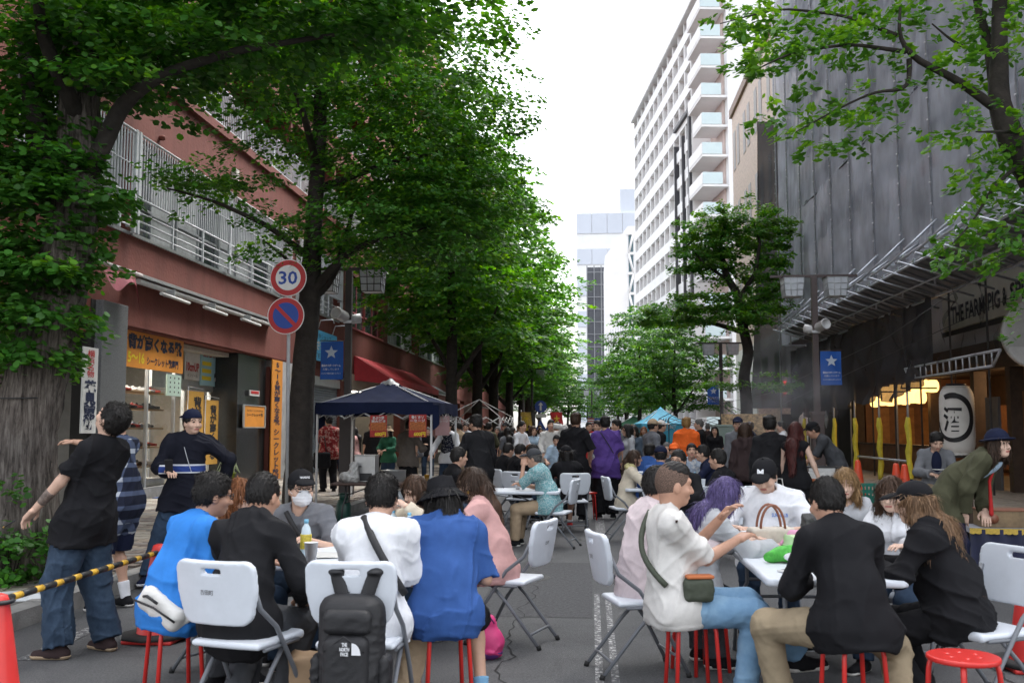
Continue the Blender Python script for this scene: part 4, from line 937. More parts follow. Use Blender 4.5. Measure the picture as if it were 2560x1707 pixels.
# ================================================================== SURFACE BUILDER (rounded shapes blended into one skin) AND FIGURES
f32 = np.float32
def _v(a): return np.asarray(a, dtype=f32)
class Sh:
    """a blended shape: list of (function, lo, hi, k, op)"""
    def __init__(s): s.p = []; s.post = []
    def add(s, f, lo, hi, k=.02, op='u'): s.p.append((f, _v(lo), _v(hi), k, op)); return s
    def cap(s, a, b, ra, rb=None, k=.02, flat=None, cut=False, op='u', cut0=False):
        a, b = _v(a), _v(b); rb = ra if rb is None else rb; ba = b - a; L2 = max(float(ba @ ba), 1e-9); u = ba / math.sqrt(L2)
        if flat is not None:
            n, q = _v(flat[0]), flat[1]; n = n / np.linalg.norm(n); ba2 = ba + n * (ba @ n) * (q - 1); L22 = max(float(ba2 @ ba2), 1e-9)
        def f(p):
            pa = p - a
            if flat is not None:
                pb = pa + np.outer(pa @ n, n) * (q - 1); h = np.clip(pb @ ba2 / L22, 0, 1); d = np.linalg.norm(pb - h[:, None] * ba2, axis=1) - (ra + (rb - ra) * h)
                d = d / (1 + .35 * (q - 1))
            else:
                h = np.clip(pa @ ba / L2, 0, 1); d = np.linalg.norm(pa - h[:, None] * ba, axis=1) - (ra + (rb - ra) * h)
            if cut: d = np.maximum(d, (p - b) @ u)
            if cut0: d = np.maximum(d, -(pa @ u))
            return d
        r = max(ra, rb); s.add(f, np.minimum(a, b) - r, np.maximum(a, b) + r, k, op); return s
    def ell(s, c, rad, M=None, k=.02, op='u'):
        c, rad = _v(c), _v(rad); M_ = np.eye(3, dtype=f32) if M is None else np.array(M, dtype=f32)
        mr = float(rad.min())
        def f(p):
            q = (p - c) @ M_; n = np.linalg.norm(q / rad, axis=1); g = np.linalg.norm(q / (rad * rad), axis=1) + 1e-6
            return n * (n - 1) / g
        r = float(rad.max()); return s.add(f, c - r, c + r, k, op)
    def box(s, c, half, rnd, M=None, k=.01, op='u'):
        c, half = _v(c), _v(half) - rnd; M_ = np.eye(3, dtype=f32) if M is None else np.array(M, dtype=f32)
        def f(p):
            q = np.abs((p - c) @ M_) - half; return np.linalg.norm(np.maximum(q, 0), axis=1) + np.minimum(q.max(1), 0) - rnd
        r = float(np.linalg.norm(half + rnd)); return s.add(f, c - r, c + r, k, op)
    def plane(s, o, n):          # keep the side the normal points away from
        o, n = _v(o), _v(n); n = n / np.linalg.norm(n); s.post.append(lambda p, d: np.maximum(d, (p - o) @ n)); return s
    def disp(s, f): s.post.append(lambda p, d: d + f(p)); return s
    def __call__(s, p):
        d = None
        for f, lo, hi, k, op in s.p:
            e = f(p)
            if d is None: d = e
            elif op == 'u':
                h = np.clip(.5 + .5 * (d - e) / k, 0, 1); d = d + (e - d) * h - k * h * (1 - h)
            else:
                e = -e; h = np.clip(.5 - .5 * (d - e) / k, 0, 1); d = d + (e - d) * h + k * h * (1 - h)
        for f in s.post: d = f(p, d)
        return d
    def bounds(s):
        u = [q for q in s.p if q[4] == 'u']; return np.min([q[1] for q in u], 0), np.max([q[2] for q in u], 0)
    def poly(s, h):
        """surface nets, evaluated densely only near the surface"""
        lo, hi = s.bounds(); lo = lo - 2.5 * h; hi = hi + 2.5 * h; st_ = 4
        n = [int(math.ceil((hi[i] - lo[i]) / (h * st_))) for i in range(3)]
        ax = [lo[i] + (np.arange(n[i]) * st_ + 1.5) * h for i in range(3)]
        gc = np.stack(np.meshgrid(*ax, indexing='ij'), -1).reshape(-1, 3).astype(f32)
        dc = s(gc).reshape(n); act = np.abs(dc) < h * st_ * 1.25 + .012
        Fd = np.repeat(np.repeat(np.repeat(np.where(dc < 0, -1., 1.).astype(f32), st_, 0), st_, 1), st_, 2)
        m = np.repeat(np.repeat(np.repeat(act, st_, 0), st_, 1), st_, 2); ii = np.argwhere(m)
        Fd[m] = s((lo + ii * h).astype(f32)); return snet(Fd, lo, h)
def snet(Fd, lo, h):
    S = Fd < 0; nx, ny, nz = Fd.shape
    c = [(i, j, k) for i in (0, 1) for j in (0, 1) for k in (0, 1)]
    def sub(A, o): return A[o[0]:nx - 1 + o[0], o[1]:ny - 1 + o[1], o[2]:nz - 1 + o[2]]
    cnt = sum(sub(S, o).astype(np.int8) for o in c); act = (cnt > 0) & (cnt < 8); ids = np.full(act.shape, -1, np.int32); na = int(act.sum())
    if na == 0: return np.zeros((0, 3), f32), np.zeros((0, 4), np.int32)
    ids[act] = np.arange(na); base = np.argwhere(act).astype(f32); val = {o: sub(Fd, o)[act] for o in c}
    acc = np.zeros((na, 3), f32); num = np.zeros(na, f32)
    for a in c:
        for d in range(3):
            if a[d] == 0:
                b = list(a); b[d] = 1; b = tuple(b); fa, fb = val[a], val[b]; x = (fa < 0) != (fb < 0); t = np.where(x, fa / np.where(x, fa - fb, 1), 0)
                for e in range(3): acc[:, e] += np.where(x, a[e] + (t if e == d else 0), 0)
                num += x
    V = lo + (base + acc / num[:, None]) * h
    Fs = []
    for d in range(3):
        e, g = (d + 1) % 3, (d + 2) % 3; sl0 = [slice(None)] * 3; sl1 = [slice(None)] * 3; sl0[d] = slice(0, -1); sl1[d] = slice(1, None)
        X = S[tuple(sl0)] != S[tuple(sl1)]; q = np.argwhere(X); q = q[(q[:, e] > 0) & (q[:, g] > 0) & (q[:, e] < Fd.shape[e] - 1) & (q[:, g] < Fd.shape[g] - 1)]
        def idc(de, dg):
            r = q.copy(); r[:, e] -= de; r[:, g] -= dg; return ids[r[:, 0], r[:, 1], r[:, 2]]
        f = np.stack([idc(1, 1), idc(0, 1), idc(0, 0), idc(1, 0)], 1); ins = S[q[:, 0], q[:, 1], q[:, 2]]; f[~ins] = f[~ins][:, ::-1]; Fs.append(f)
    F = np.vstack(Fs); F = F[(F >= 0).all(1)]; return V, F
def smooth_obj(name, shape, h, m, parent, mifn=None):
    V, F = shape.poly(h)
    if len(F) == 0: return None
    mi = None
    if mifn is not None: mi = mifn(V[F].mean(1))
    me = mesh_np(name, V, F, True, mi); return link(name, me, m, parent)
def folds(seed, amp=.006, wl=.1, stretch=(1, 1, 1)):
    r = np.random.default_rng(seed); K = r.normal(0, 1, (5, 3)); K /= np.linalg.norm(K, axis=1, keepdims=True); K *= (2 * np.pi / wl) * r.uniform(.55, 1.3, (5, 1)); K = (K / np.array(stretch)).astype(f32); ph = r.uniform(0, 6.28, 5)
    def f(p):
        w = np.sin(p @ K[3] * .5 + ph[3]) * 1.3; w2 = np.sin(p @ K[4] * .5 + ph[4]) * 1.3
        r = 0
        for i, (q, ww) in enumerate(((.5, w), (.62, w2), (.8, w))):
            mk = np.clip(.35 + .8 * np.sin(p @ K[(i + 1) % 3] * .33 + ph[(i + 2) % 5] + ww * .4), 0, 1); r = r + mk * (1 - np.abs(np.sin(p @ K[i] * q + ph[i] + ww * .8))) ** 2.6
        return amp * (.35 * np.sin(p @ K[1] * .5 + ph[1] + w2) - 1.35 * r + .3)
    return f
# --- materials for people
def skin_mat(i):
    c = [(.55, .33, .235), (.62, .4, .3), (.48, .27, .185), (.66, .45, .35)][i]
    return mat('skin %d' % i, c, .5, .08, 18, .05, 60, spec=.35)
M_LIP = mat('lips', (.42, .16, .13), .45, 0); M_EYE = mat('dark eye', (.02, .015, .012), .15, 0); M_EYEW = mat('eye white', (.7, .68, .65), .3, 0)
def hair_mat(col):
    nm = 'hair %s' % (col,)
    if nm in MATS: return MATS[nm]
    m = mat(nm, col, .55, 0, spec=.3); t, b = nodes(m); tc = N(t, 'TexCoord'); mp = N(t, 'Mapping'); mp.inputs['Scale'].default_value = (90, 90, 9)
    t.links.new(tc.outputs['Object'], mp.inputs[0]); n = N(t, 'TexNoise', Scale=1, Detail=4); t.links.new(mp.outputs[0], n.inputs['Vector'])
    c = ramp(t, n.outputs[0], [(.3, tuple(v * .45 for v in col)), (.6, col), (.75, tuple(min(1, v * 1.9) for v in col))]); t.links.new(c, b.inputs['Base Color'])
    bp = N(t, 'Bump', Strength=.7, Distance=.01); t.links.new(n.outputs[0], bp.inputs['Height']); t.links.new(bp.outputs[0], b.inputs['Normal']); return m
HC = dict(black=(.014, .012, .011), brown=(.05, .027, .016), ginger=(.22, .08, .028), blond=(.3, .18, .08), purple=(.1, .075, .2), red=(.07, .016, .014), grey=(.12, .115, .11), brownlong=(.065, .033, .018), dirtyblond=(.2, .115, .06), bronze=(.35, .2, .07))
def cloth(col, kind='knit'):
    """col: name -> colour"""
    if isinstance(col, bpy.types.Material): return col
    c = CC[col] if col in CC else hexc(col)
    m = mat('cloth ' + col, c, .85, .12, 9, .18, 260, spec=.15); crease(m); return m
CC = dict(black=(.012, .012, .014), jacket=(.016, .016, .018), white=(.72, .73, .76), offwhite=(.66, .64, .61), blue=(.035, .13, .42), navyblue=(.04, .1, .3), navy=(.012, .016, .04), gray=(.16, .165, .18), lightgray=(.42, .43, .45), dgray=(.06, .063, .07), pink=(.62, .36, .34), palepink=(.66, .56, .57), olive=(.075, .075, .045),
          purple=(.1, .055, .24), orange=(.8, .14, .025), beige=(.4, .3, .2), khaki=(.3, .24, .16), cream=(.6, .53, .42), jeans=(.19, .31, .45), darkjeans=(.03, .05, .085), bluegray=(.09, .12, .16), green=(.03, .12, .07), brown=(.085, .06, .048), darkbrown=(.045, .03, .03), lightblue=(.42, .55, .68), red=(.45, .03, .03), taupe=(.13, .11, .095), skyblue=(.2, .4, .6))
def crease(m):
    """fine wrinkles as relief on cloth"""
    if m.get('creased'): return m
    m['creased'] = 1; t, b = nodes(m); tc = N(t, 'TexCoord'); mp = N(t, 'Mapping'); mp.inputs['Scale'].default_value = (1, 1, .62); mp.inputs['Rotation'].default_value = (.5, .35, 0)
    t.links.new(tc.outputs['Object'], mp.inputs[0]); n = N(t, 'TexNoise', Scale=7, Detail=1.5, Roughness=.4, Distortion=.7); n.noise_type = 'RIDGED_MULTIFRACTAL'; t.links.new(mp.outputs[0], n.inputs['Vector'])
    bp = N(t, 'Bump', Strength=.6, Distance=.02); t.links.new(n.outputs[0], bp.inputs['Height'])
    if b.inputs['Normal'].links: t.links.new(b.inputs['Normal'].links[0].from_socket, bp.inputs['Normal'])
    t.links.new(bp.outputs[0], b.inputs['Normal']); return m
def pattern_mat(name, kind):
    if name in MATS: return MATS[name]
    m = mat(name, (.5, .5, .5), .85, 0, spec=.2); t, b = nodes(m); tc = N(t, 'TexCoord')
    if kind == 'plaid':
        def band(ax, sc):
            s = N(t, 'SeparateXYZ'); t.links.new(tc.outputs['Object'], s.inputs[0]); mt = N(t, 'Math', operation='MULTIPLY'); mt.inputs[1].default_value = sc; t.links.new(s.outputs[ax], mt.inputs[0])
            sn = N(t, 'Math', operation='SINE'); t.links.new(mt.outputs[0], sn.inputs[0]); return sn.outputs[0]
        sq = lambda o_: ramp(t, o_, [(.0, (0, 0, 0)), (.42, (0, 0, 0)), (.6, (.5, .5, .5)), (1, (.5, .5, .5))]); ad = N(t, 'Math', operation='ADD'); t.links.new(sq(band(2, 52)), ad.inputs[0]); t.links.new(sq(band(1, 56)), ad.inputs[1])
        c = ramp(t, ad.outputs[0], [(.0, (.012, .015, .03)), (.5, (.07, .09, .15)), (1, (.45, .48, .54))])
    elif kind in ('teal', 'redaloha', 'paleblue', 'white'):
        n = N(t, 'TexVoronoi', Scale=26, feature='DISTANCE_TO_EDGE') if kind == 'teal' else N(t, 'TexNoise', Scale=16, Detail=4)
        w = N(t, 'TexNoise', Scale=12, Detail=3); ad = N(t, 'Mix', data_type='VECTOR'); ad.inputs[0].default_value = .06
        t.links.new(tc.outputs['Object'], w.inputs['Vector']); t.links.new(tc.outputs['Object'], ad.inputs[4]); t.links.new(w.outputs[1], ad.inputs[5]); t.links.new(ad.outputs[1], n.inputs['Vector'])
        st_ = {'teal': [(0, (.42, .55, .56)), (.06, (.4, .53, .54)), (.1, (.1, .28, .32)), (.3, (.2, .4, .42))], 'redaloha': [(.38, (.2, .018, .02)), (.52, (.28, .03, .03)), (.57, (.5, .35, .3)), (.65, (.22, .02, .02))],
               'paleblue': [(.4, (.5, .55, .62)), (.5, (.3, .38, .5)), (.6, (.62, .64, .66))], 'white': [(.4, (.7, .7, .7)), (.52, (.25, .25, .28)), (.6, (.7, .7, .7))]}[kind]
        c = ramp(t, n.outputs[0], st_)
    elif kind == 'rugby':
        s = N(t, 'SeparateXYZ'); t.links.new(tc.outputs['Object'], s.inputs[0]); mr = N(t, 'MapRange'); mr.inputs[1].default_value = 1.0; mr.inputs[2].default_value = 1.4; t.links.new(s.outputs[2], mr.inputs[0])
        nv, wh, bl = (.009, .01, .018), (.62, .64, .68), (.03, .06, .24)
        c = ramp(t, mr.outputs[0], [(0, nv), (.28, wh), (.31, bl), (.46, wh), (.5, nv)], 'CONSTANT'); ab = N(t, 'Math', operation='ABSOLUTE'); t.links.new(s.outputs[0], ab.inputs[0]); gt_ = N(t, 'Math', operation='GREATER_THAN'); gt_.inputs[1].default_value = .215; t.links.new(ab.outputs[0], gt_.inputs[0]); mx_ = N(t, 'Mix', data_type='RGBA'); t.links.new(gt_.outputs[0], mx_.inputs[0]); t.links.new(c, mx_.inputs[6]); mx_.inputs[7].default_value = (*nv, 1); c = mx_.outputs[2]
    elif kind == 'polka':
        n = N(t, 'TexVoronoi', Scale=45); t.links.new(tc.outputs['Object'], n.inputs['Vector']); c = ramp(t, n.outputs[0], [(.25, (.6, .6, .6)), (.3, (.012, .014, .03))])
    elif kind == 'denim':
        n = N(t, 'TexNoise', Scale=5, Detail=6, Roughness=.7); t.links.new(tc.outputs['Object'], n.inputs['Vector']); c = ramp(t, n.outputs[0], [(.32, (.02, .035, .06)), (.5, (.035, .058, .095)), (.72, (.065, .1, .15))])
    elif kind == 'ltdenim':
        n = N(t, 'TexNoise', Scale=5, Detail=6, Roughness=.7); t.links.new(tc.outputs['Object'], n.inputs['Vector']); c = ramp(t, n.outputs[0], [(.3, (.13, .24, .38)), (.5, (.17, .3, .45)), (.72, (.24, .38, .52))])
    elif kind == 'fade':
        n = N(t, 'TexNoise', Scale=300, Detail=2); t.links.new(tc.outputs['Object'], n.inputs['Vector']); c = ramp(t, n.outputs[0], [(.35, (.03, .024, .02)), (.6, (.2, .13, .1))])
    t.links.new(c, b.inputs['Base Color'])
    n2 = N(t, 'TexNoise', Scale=220, Detail=2); t.links.new(tc.outputs['Object'], n2.inputs['Vector']); bp = N(t, 'Bump', Strength=.15, Distance=.004); t.links.new(n2.outputs[0], bp.inputs['Height']); t.links.new(bp.outputs[0], b.inputs['Normal'])
    return m if kind == 'fade' else crease(m)
def rm(lean=0, side=0, twist=0):
    return np.array(Matrix.Rotation(R(twist), 3, 'Z') @ Matrix.Rotation(R(-lean), 3, 'X') @ Matrix.Rotation(R(side), 3, 'Y'), dtype=np.float64)
def ik(a, t, l1, l2, pole):
    a, t, pole = np.array(a, float), np.array(t, float), np.array(pole, float); d = t - a; L = np.linalg.norm(d); L_ = min(max(L, abs(l1 - l2) + .02), (l1 + l2) * .999)
    if L < 1e-6: d = np.array([0, 0, -1.]); L = 1
    u = d / L; t = a + u * L_; x = (l1 * l1 - l2 * l2 + L_ * L_) / (2 * L_); hh = math.sqrt(max(l1 * l1 - x * x, 0)); p = pole - u * (pole @ u); n = np.linalg.norm(p)
    p = p / n if n > 1e-6 else np.array([1., 0, 0]); return a + u * x + p * hh, t
def tuft(ho, hcn, Rh, s, rg, n, ln, wild):
    """loose locks lying on the hair mass, joined to it"""
    me = ho.data; nv = len(me.vertices); V = np.zeros(nv * 3, f32); me.vertices.foreach_get('co', V); V = V.reshape(-1, 3); Nv = np.zeros(nv * 3, f32); me.vertices.foreach_get('normal', Nv); Nv = Nv.reshape(-1, 3)
    F = np.zeros(len(me.polygons) * 4, np.int32); me.loops.foreach_get('vertex_index', F); F = F.reshape(-1, 4)
    i = rg.integers(0, nv, n); p, nn = V[i], Nv[i]; q = (p - hcn) @ Rh
    if ln > .08: cm = np.array([[0, 0, -1.]]) + rg.normal(0, .13, (n, 3))
    else: cm = np.stack([q[:, 0] * 3, -.3 + 0 * q[:, 1] + q[:, 1] * 2, -.7 + 0 * q[:, 2]], 1) @ Rh.T + rg.normal(0, .5 if wild else .28, (n, 3))
    t = cm - nn * (cm * nn).sum(1, keepdims=True); t /= np.linalg.norm(t, axis=1, keepdims=True) + 1e-6
    b = np.cross(nn, t); L = (ln * s * rg.uniform(.5, 1.25, (n, 1))); lift = rg.uniform(.02, .42 if wild else .24, (n, 1)); w_ = (.0022 if n > 1000 else .0042) * rg.uniform(.6, 1.3, (n, 1))
    r0, r1, r2 = p - nn * .003, p + t * L * .5 + nn * (L * lift * .5 + .002), p + t * L + nn * L * (lift * .55 - .12)
    W = np.concatenate([r0 - b * w_, r0 + b * w_, r1 - b * w_ * .9, r1 + b * w_ * .9, r2 - b * w_ * .15, r2 + b * w_ * .15], 1).reshape(-1, 3); k = nv + np.arange(n)[:, None] * 6
    F2 = np.concatenate([k + np.array([[0, 1, 3, 2]]), k + np.array([[2, 3, 5, 4]])]); m2 = mesh_np('hair', np.vstack([V, W]), np.vstack([F, F2]), True)
    for m_ in me.materials: m2.materials.append(m_)
    ho.data = m2; bpy.data.meshes.remove(me)
def person(pos, face, label, H=1.71, sit=None, lean=4, side=0, twist=0, head=(0, 0, 0), hands=None, feet=None, poles=None, knees=None, w=1.0, female=False, skin=0, shirt='black', sleeve=.55, loose=1.0, hem=.13, collar=False, hood=False,
           pants='darkjeans', leg=1.0, legloose=1.0, skirt=None, shoes='black', sole=None, hair='short', hc='black', hat=None, hatc='black', glasses=False, mask=False, lod=1, group=None, seed=None, vest=None, face_on=True, jacket_open=False, hipy=-.04, cuff=None):
    """a posed figure: pos on the ground (z = ground height), face 0 looks down the street, 90 to the left, 180 to the camera"""
    seed = seed if seed is not None else int(abs(pos[0] * 977 + pos[1] * 331)) % 9999; rg = np.random.default_rng(seed)
    e = empty('person', pos, R(face), label, 'person', group); s = H / 1.71
    hb = {0: .0064, 1: .0095, 2: .013}[lod]; hbod = {0: .012, 1: .018, 2: .026}[lod]; hc_ = {0: .0088, 1: .0145, 2: .023}[lod]; hh_ = {0: .0055, 1: .0075, 2: .010}[lod]
    hipz = (sit + .095) if sit else .925 * s
    P = np.array([0, hipy if sit else 0, hipz]); Rp, Rt = rm(lean * .5, side * .5, twist * .3), rm(lean, side, twist)
    Rw = rm(lean * 1.15 + (8 if sit else 0), side, twist)
    sl_k = .93 if sit else 1.0; waist = P + Rp @ (0, 0, .17 * s * sl_k); chest = waist + Rt @ (0, 0, .22 * s * sl_k); neckb = chest + Rw @ (0, 0, .145 * s)
    hy, hp, hr = head; Rh = rm(hp, hr, twist + hy)
    nd = Rw @ (0, .02, 1); hcn = neckb + nd * .055 * s + Rh @ (0, .025 * s, .095 * s)
    sw = (.152 if female else .170) * s * w
    sh = [neckb + Rw @ (-sw, -.012, -.066 * s), neckb + Rw @ (sw, -.012, -.066 * s)]
    hip = [P + Rp @ (-.088 * s, 0, -.02), P + Rp @ (.088 * s, 0, -.02)]
    hands = hands or ([(-.17, .33, hipz + .05), (.17, .33, hipz + .05)] if sit else [(-.235, .05, .80 * s), (.235, .05, .80 * s)])
    feet = feet or ([(-.13, .40, 0), (.13, .42, 0)] if sit else [(-.115, .02, 0), (.115, -.02, 0)])
    poles = poles or [(-.7, -.5, -.5), (.7, -.5, -.5)]; knees = knees or [(-.15, 1, .5), (.15, 1, .5)]
    el, wr, kn, an = [], [], [], []
    for i in (0, 1):
        a, b = ik(sh[i], hands[i], .275 * s, .25 * s, poles[i]); el.append(a); wr.append(b)
        f = feet[i]; a, b = ik(hip[i], (f[0], f[1], f[2] + .085 * s), .43 * s, .41 * s, knees[i]); kn.append(a); an.append(b)
    fwd = Rt @ (0, 1, 0); fwp = Rp @ (0, 1, 0)
    tw = (.118 if female else .130) * w * s
    # ---- body: head, neck, trunk, limbs, hands
    sm = skin_mat(skin); hd = Sh()
    L = lambda x, y, z: hcn + Rh @ (np.array([x, y, z]) * s)
    hd.ell(L(0, -.008, .012), np.array([.077, .095, .108]) * s, Rh); hd.ell(L(0, .022, -.045), np.array([.06, .068, .075]) * s, Rh, k=.03); hd.ell(L(0, .058, -.088), np.array([.028, .028, .022]) * s, Rh, k=.02)
    hd.cap(L(0, .088, .012), L(0, .108, -.03), .009 * s, .0135 * s, .012); hd.cap(L(-.012, .094, -.034), L(.012, .094, -.034), .009 * s, None, .01)
    hd.cap(L(-.045, .074, .03), L(.045, .074, .03), .014 * s, None, .02)
    for q in (-1, 1):
        hd.ell(L(q * .033, .092, .008), np.array([.019, .014, .011]) * s, Rh, .01, 's'); hd.ell(L(q * .033, .079, .008), np.array([.0135, .0125, .0115]) * s, Rh, .004)
        hd.ell(L(q * .079, -.006, -.012), np.array([.010, .021, .033]) * s, Rh, .008); hd.ell(L(q * .045, .06, -.03), np.array([.026, .025, .022]) * s, Rh, .02)
    hd.cap(L(-.02, .084, -.064), L(.02, .084, -.064), .0085 * s, None, .008)
    hd.cap(L(0, -.022, -.05), neckb + Rw @ (0, 0, -.03 * s), .05 * s * (1 if not female else .88), .062 * s, .03)
    V0, F0 = hd.poly(hb); C0 = ((V0[F0].mean(1) - hcn) @ Rh) / s
    mi = np.zeros(len(F0), int)
    if face_on:
        ax = np.abs(C0[:, 0]); mi[(ax < .024) & (np.abs(C0[:, 2] + .064) < .009) & (C0[:, 1] > .07)] = 1
        mi[(np.abs(ax - .034) < .02) & (np.abs(C0[:, 2] - .034 + .12 * np.abs(ax - .034)) < .0055) & (C0[:, 1] > .06)] = 2
        mi[(np.abs(ax - .033) < .011) & (np.abs(C0[:, 2] - .008) < .0055) & (C0[:, 1] > .07)] = 3
    bd = Sh(); sk_ = .88
    bd.cap(P, waist, tw * sk_, tw * .86 * sk_, .05, (fwp, 1.3)); bd.cap(waist, chest + Rt @ (0, 0, .03), tw * .84 * sk_, tw * .98 * sk_, .05, (fwd, 1.4)); bd.cap(sh[0], sh[1], .05 * s, None, .05); bd.cap(neckb, chest, .055 * s, .08, .04)
    for i in (0, 1):
        bd.cap(sh[i], el[i], .048 * s * w ** .5, .038 * s, .02); bd.cap(el[i], wr[i], .039 * s, .026 * s, .015); bd.cap(hip[i], kn[i], .078 * s, .05 * s, .03); bd.cap(kn[i], an[i], .05 * s, .033 * s, .02)
        cm = kn[i] + (an[i] - kn[i]) * .3; bd.ell(cm + (np.array([0, -.02, 0])), np.array([.045, .045, .09]) * s, None, .03)
    V1, F1 = bd.poly(hbod)
    Vs, Fs, Ms = [V0, V1], [F0, F1 + len(V0)], [mi, np.zeros(len(F1), int)]; off = len(V0) + len(V1)
    for i in (0, 1):
        q = -1 if i == 0 else 1; d = wr[i] - el[i]; d /= np.linalg.norm(d); up = np.array([0, 0, 1.]); 
        if abs(d[2]) > .8: up = np.array([q * 1., .0, 0.])
        n = up - d * (up @ d); n /= np.linalg.norm(n); sd_ = np.cross(d, n); Mh = np.stack([sd_, d, n], 1); inn = -q if abs(d[2]) <= .8 else 1
        hn = Sh(); T = lambda x, y, z: wr[i] + Mh @ (np.array([x, y, z]) * s)
        hn.cap(wr[i] - d * .03, wr[i] + d * .02, .026 * s, .024 * s, .015); hn.box(T(0, .055, 0), np.array([.041, .045, .016]) * s, .014 * s, Mh, .012)
        for j, (fx, fl_) in enumerate(((-.031, .062), (-.0105, .074), (.0105, .07), (.031, .055))):
            a = T(fx, .09, 0); b = T(fx * 1.1, .09 + fl_ * .5, -.012); c_ = T(fx * 1.08, .09 + fl_ * .85, -.038)
            hn.cap(a, b, .0095 * s, .0085 * s, .005); hn.cap(b, c_, .0085 * s, .007 * s, .004)
        tx = inn * .04; hn.cap(T(tx, .025, -.004), T(tx * 1.6, .06, -.016), .0125 * s, .0105 * s, .008); hn.cap(T(tx * 1.6, .06, -.016), T(tx * 1.45, .09, -.022), .010 * s, .0085 * s, .004)
        V2, F2 = hn.poly(hh_); Vs.append(V2); Fs.append(F2 + off); Ms.append(np.zeros(len(F2), int)); off += len(V2)
    me = mesh_np('body', np.vstack(Vs), np.vstack(Fs), True, np.concatenate(Ms)); hm = hair_mat(HC[hc])
    for m_ in (sm, M_LIP, hm, M_EYE): me.materials.append(m_)
    link('body', me, None, e)
    # ---- top
    lo_ = .016 + .014 * loose; tp = Sh()
    tp.cap(P + Rp @ (0, 0, -.03), waist, max(tw, .135 * s) + lo_ * 1.1 + (.022 if sit else .018), tw * .92 + lo_, .06, (fwp, 1.2)); tp.cap(waist, chest + Rt @ (0, 0, .04), tw * .9 + lo_, tw * 1.0 + lo_ * .7, .06, (fwd, 1.36)); tp.cap(sh[0] + Rw @ (.02, 0, -.01), sh[1] + Rw @ (-.02, 0, -.01), .05 * s + lo_ * .3, None, .05); [tp.cap(neckb + Rw @ (0, -.015, -.005), sh[q_] + Rw @ (0, 0, .012), .05 * s, .038 * s + lo_ * .3, .05) for q_ in (0, 1)]; tp.cap(neckb + Rw @ (0, -.01, -.012), chest, .052 * s, .09 * s, .05)
    llp = .012 + .014 * legloose; tp.cap(hip[0], hip[1], .08 * s * w ** .5 + llp * .4 + .03, None, .05); tp.cap(P, waist, tw * .95 + .035, tw * .9 + .03, .05, (fwp, 1.2))
    for i in (0, 1): tp.cap(hip[i], hip[i] + (kn[i] - hip[i]) * (.12 if sit else .4), .083 * s + llp + .024, .08 * s + llp + .02, .04)
    if female: 
        for q in (-1, 1): tp.ell(chest + Rt @ (q * .065, .085, .02), (.06, .05, .06), Rt, .04)
    if w > 1.08: tp.ell(waist + Rp @ (0, .05, .0), np.array([tw * .95, .15 * w, .16]), Rp, .06)
    for i in (0, 1):
        d = wr[i] - el[i]
        if sleeve <= 0: continue
        if sleeve < 1: tp.cap(sh[i], sh[i] + (el[i] - sh[i]) * min(1, sleeve * 1.25), .047 * s * w ** .5 + lo_ * .3, .046 * s + lo_ * .62, .075, cut=True)
        else:
            tp.cap(sh[i], el[i], .050 * s * w ** .5 + lo_ * .35, .045 * s + lo_ * .6, .045); tp.cap(el[i], el[i] + d * (min(1.0, sleeve - 1 + .0) if sleeve > 1 else .97), .046 * s + lo_ * .6, .034 * s + lo_ * .6, .02, cut=True)
    if hood: tp.cap(neckb + Rw @ (-.07, -.055, .012), neckb + Rw @ (.07, -.055, .012), .042, None, .03); tp.cap(neckb + Rw @ (0, -.075, -.01), neckb + Rw @ (0, -.10, -.11), .05, .03, .04)
    if collar: tp.cap(neckb + Rw @ (-.045, -.015, .03), neckb + Rw @ (.045, -.015, .03), .03, None, .02)
    hm_o = P + Rp @ (0, 0, .02 - hem); tp.plane(hm_o, Rp @ (0, 0, -1))
    upn = _v(Rp @ (0, 0, 1)); ho_ = _v(hm_o)
    if lod < 2: tp.post.append(lambda p, d: d - .0045 * (((p - ho_) @ upn) < .024))
    if sleeve < 1 and sleeve > 0 and not collar and not hood:
        def ring(p):
            q = (p - _v(neckb + Rw @ (0, .008, -.002))) @ _v(Rw); q = q + np.outer(np.clip(q[:, 1], 0, None) * .45, _v((0, 0, 1))); return np.sqrt((np.hypot(q[:, 0], q[:, 1]) - .067 * s) ** 2 + q[:, 2] ** 2) - .0095
        tp.add(ring, neckb - .1, neckb + .1, .012)
    nk = Sh().cap(neckb + Rw @ (0, .005, -.012), neckb + Rw @ (0, .02, .12), .056 * s, .06 * s); tp.post.append(lambda p, d: np.maximum(d, -nk(p)))
    tp.disp(folds(seed, .0095 * (.4 + .5 * loose), .26, (.85, .85, 1.2))); tp.disp(folds(seed + 3, .0048 * (.5 + .4 * loose), .13, (1, 1, 1)))
    if shirt is not None: smooth_obj('shirt' if sleeve < 1 else 'top', tp, hc_, cloth(shirt) if not isinstance(shirt, bpy.types.Material) else shirt, e)
    if vest:
        vs_ = Sh(); vs_.cap(P, waist, tw + lo_ * 1.3, tw * .92 + lo_ * 1.2, .06, (fwp, 1.22)); vs_.cap(waist, chest + Rt @ (0, 0, .07), tw * .92 + lo_ * 1.2, tw * .98 + lo_, .06, (fwd, 1.26)); vs_.plane(P + Rp @ (0, 0, -.02), Rp @ (0, 0, -1)).plane(neckb + Rw @ (0, 0, -.01), Rw @ (0, 0, 1)); smooth_obj('vest', vs_, hc_, vest, e)
    # ---- bottom
    bt_ = Sh(); ll = .012 + .014 * legloose
    bt_.cap(hip[0], hip[1], .08 * s * w ** .5 + ll * .4, None, .05); bt_.cap(P, P + Rp @ (0, 0, .09), tw * .95 + .006, tw * .88 + .006, .05, (fwp, 1.25))
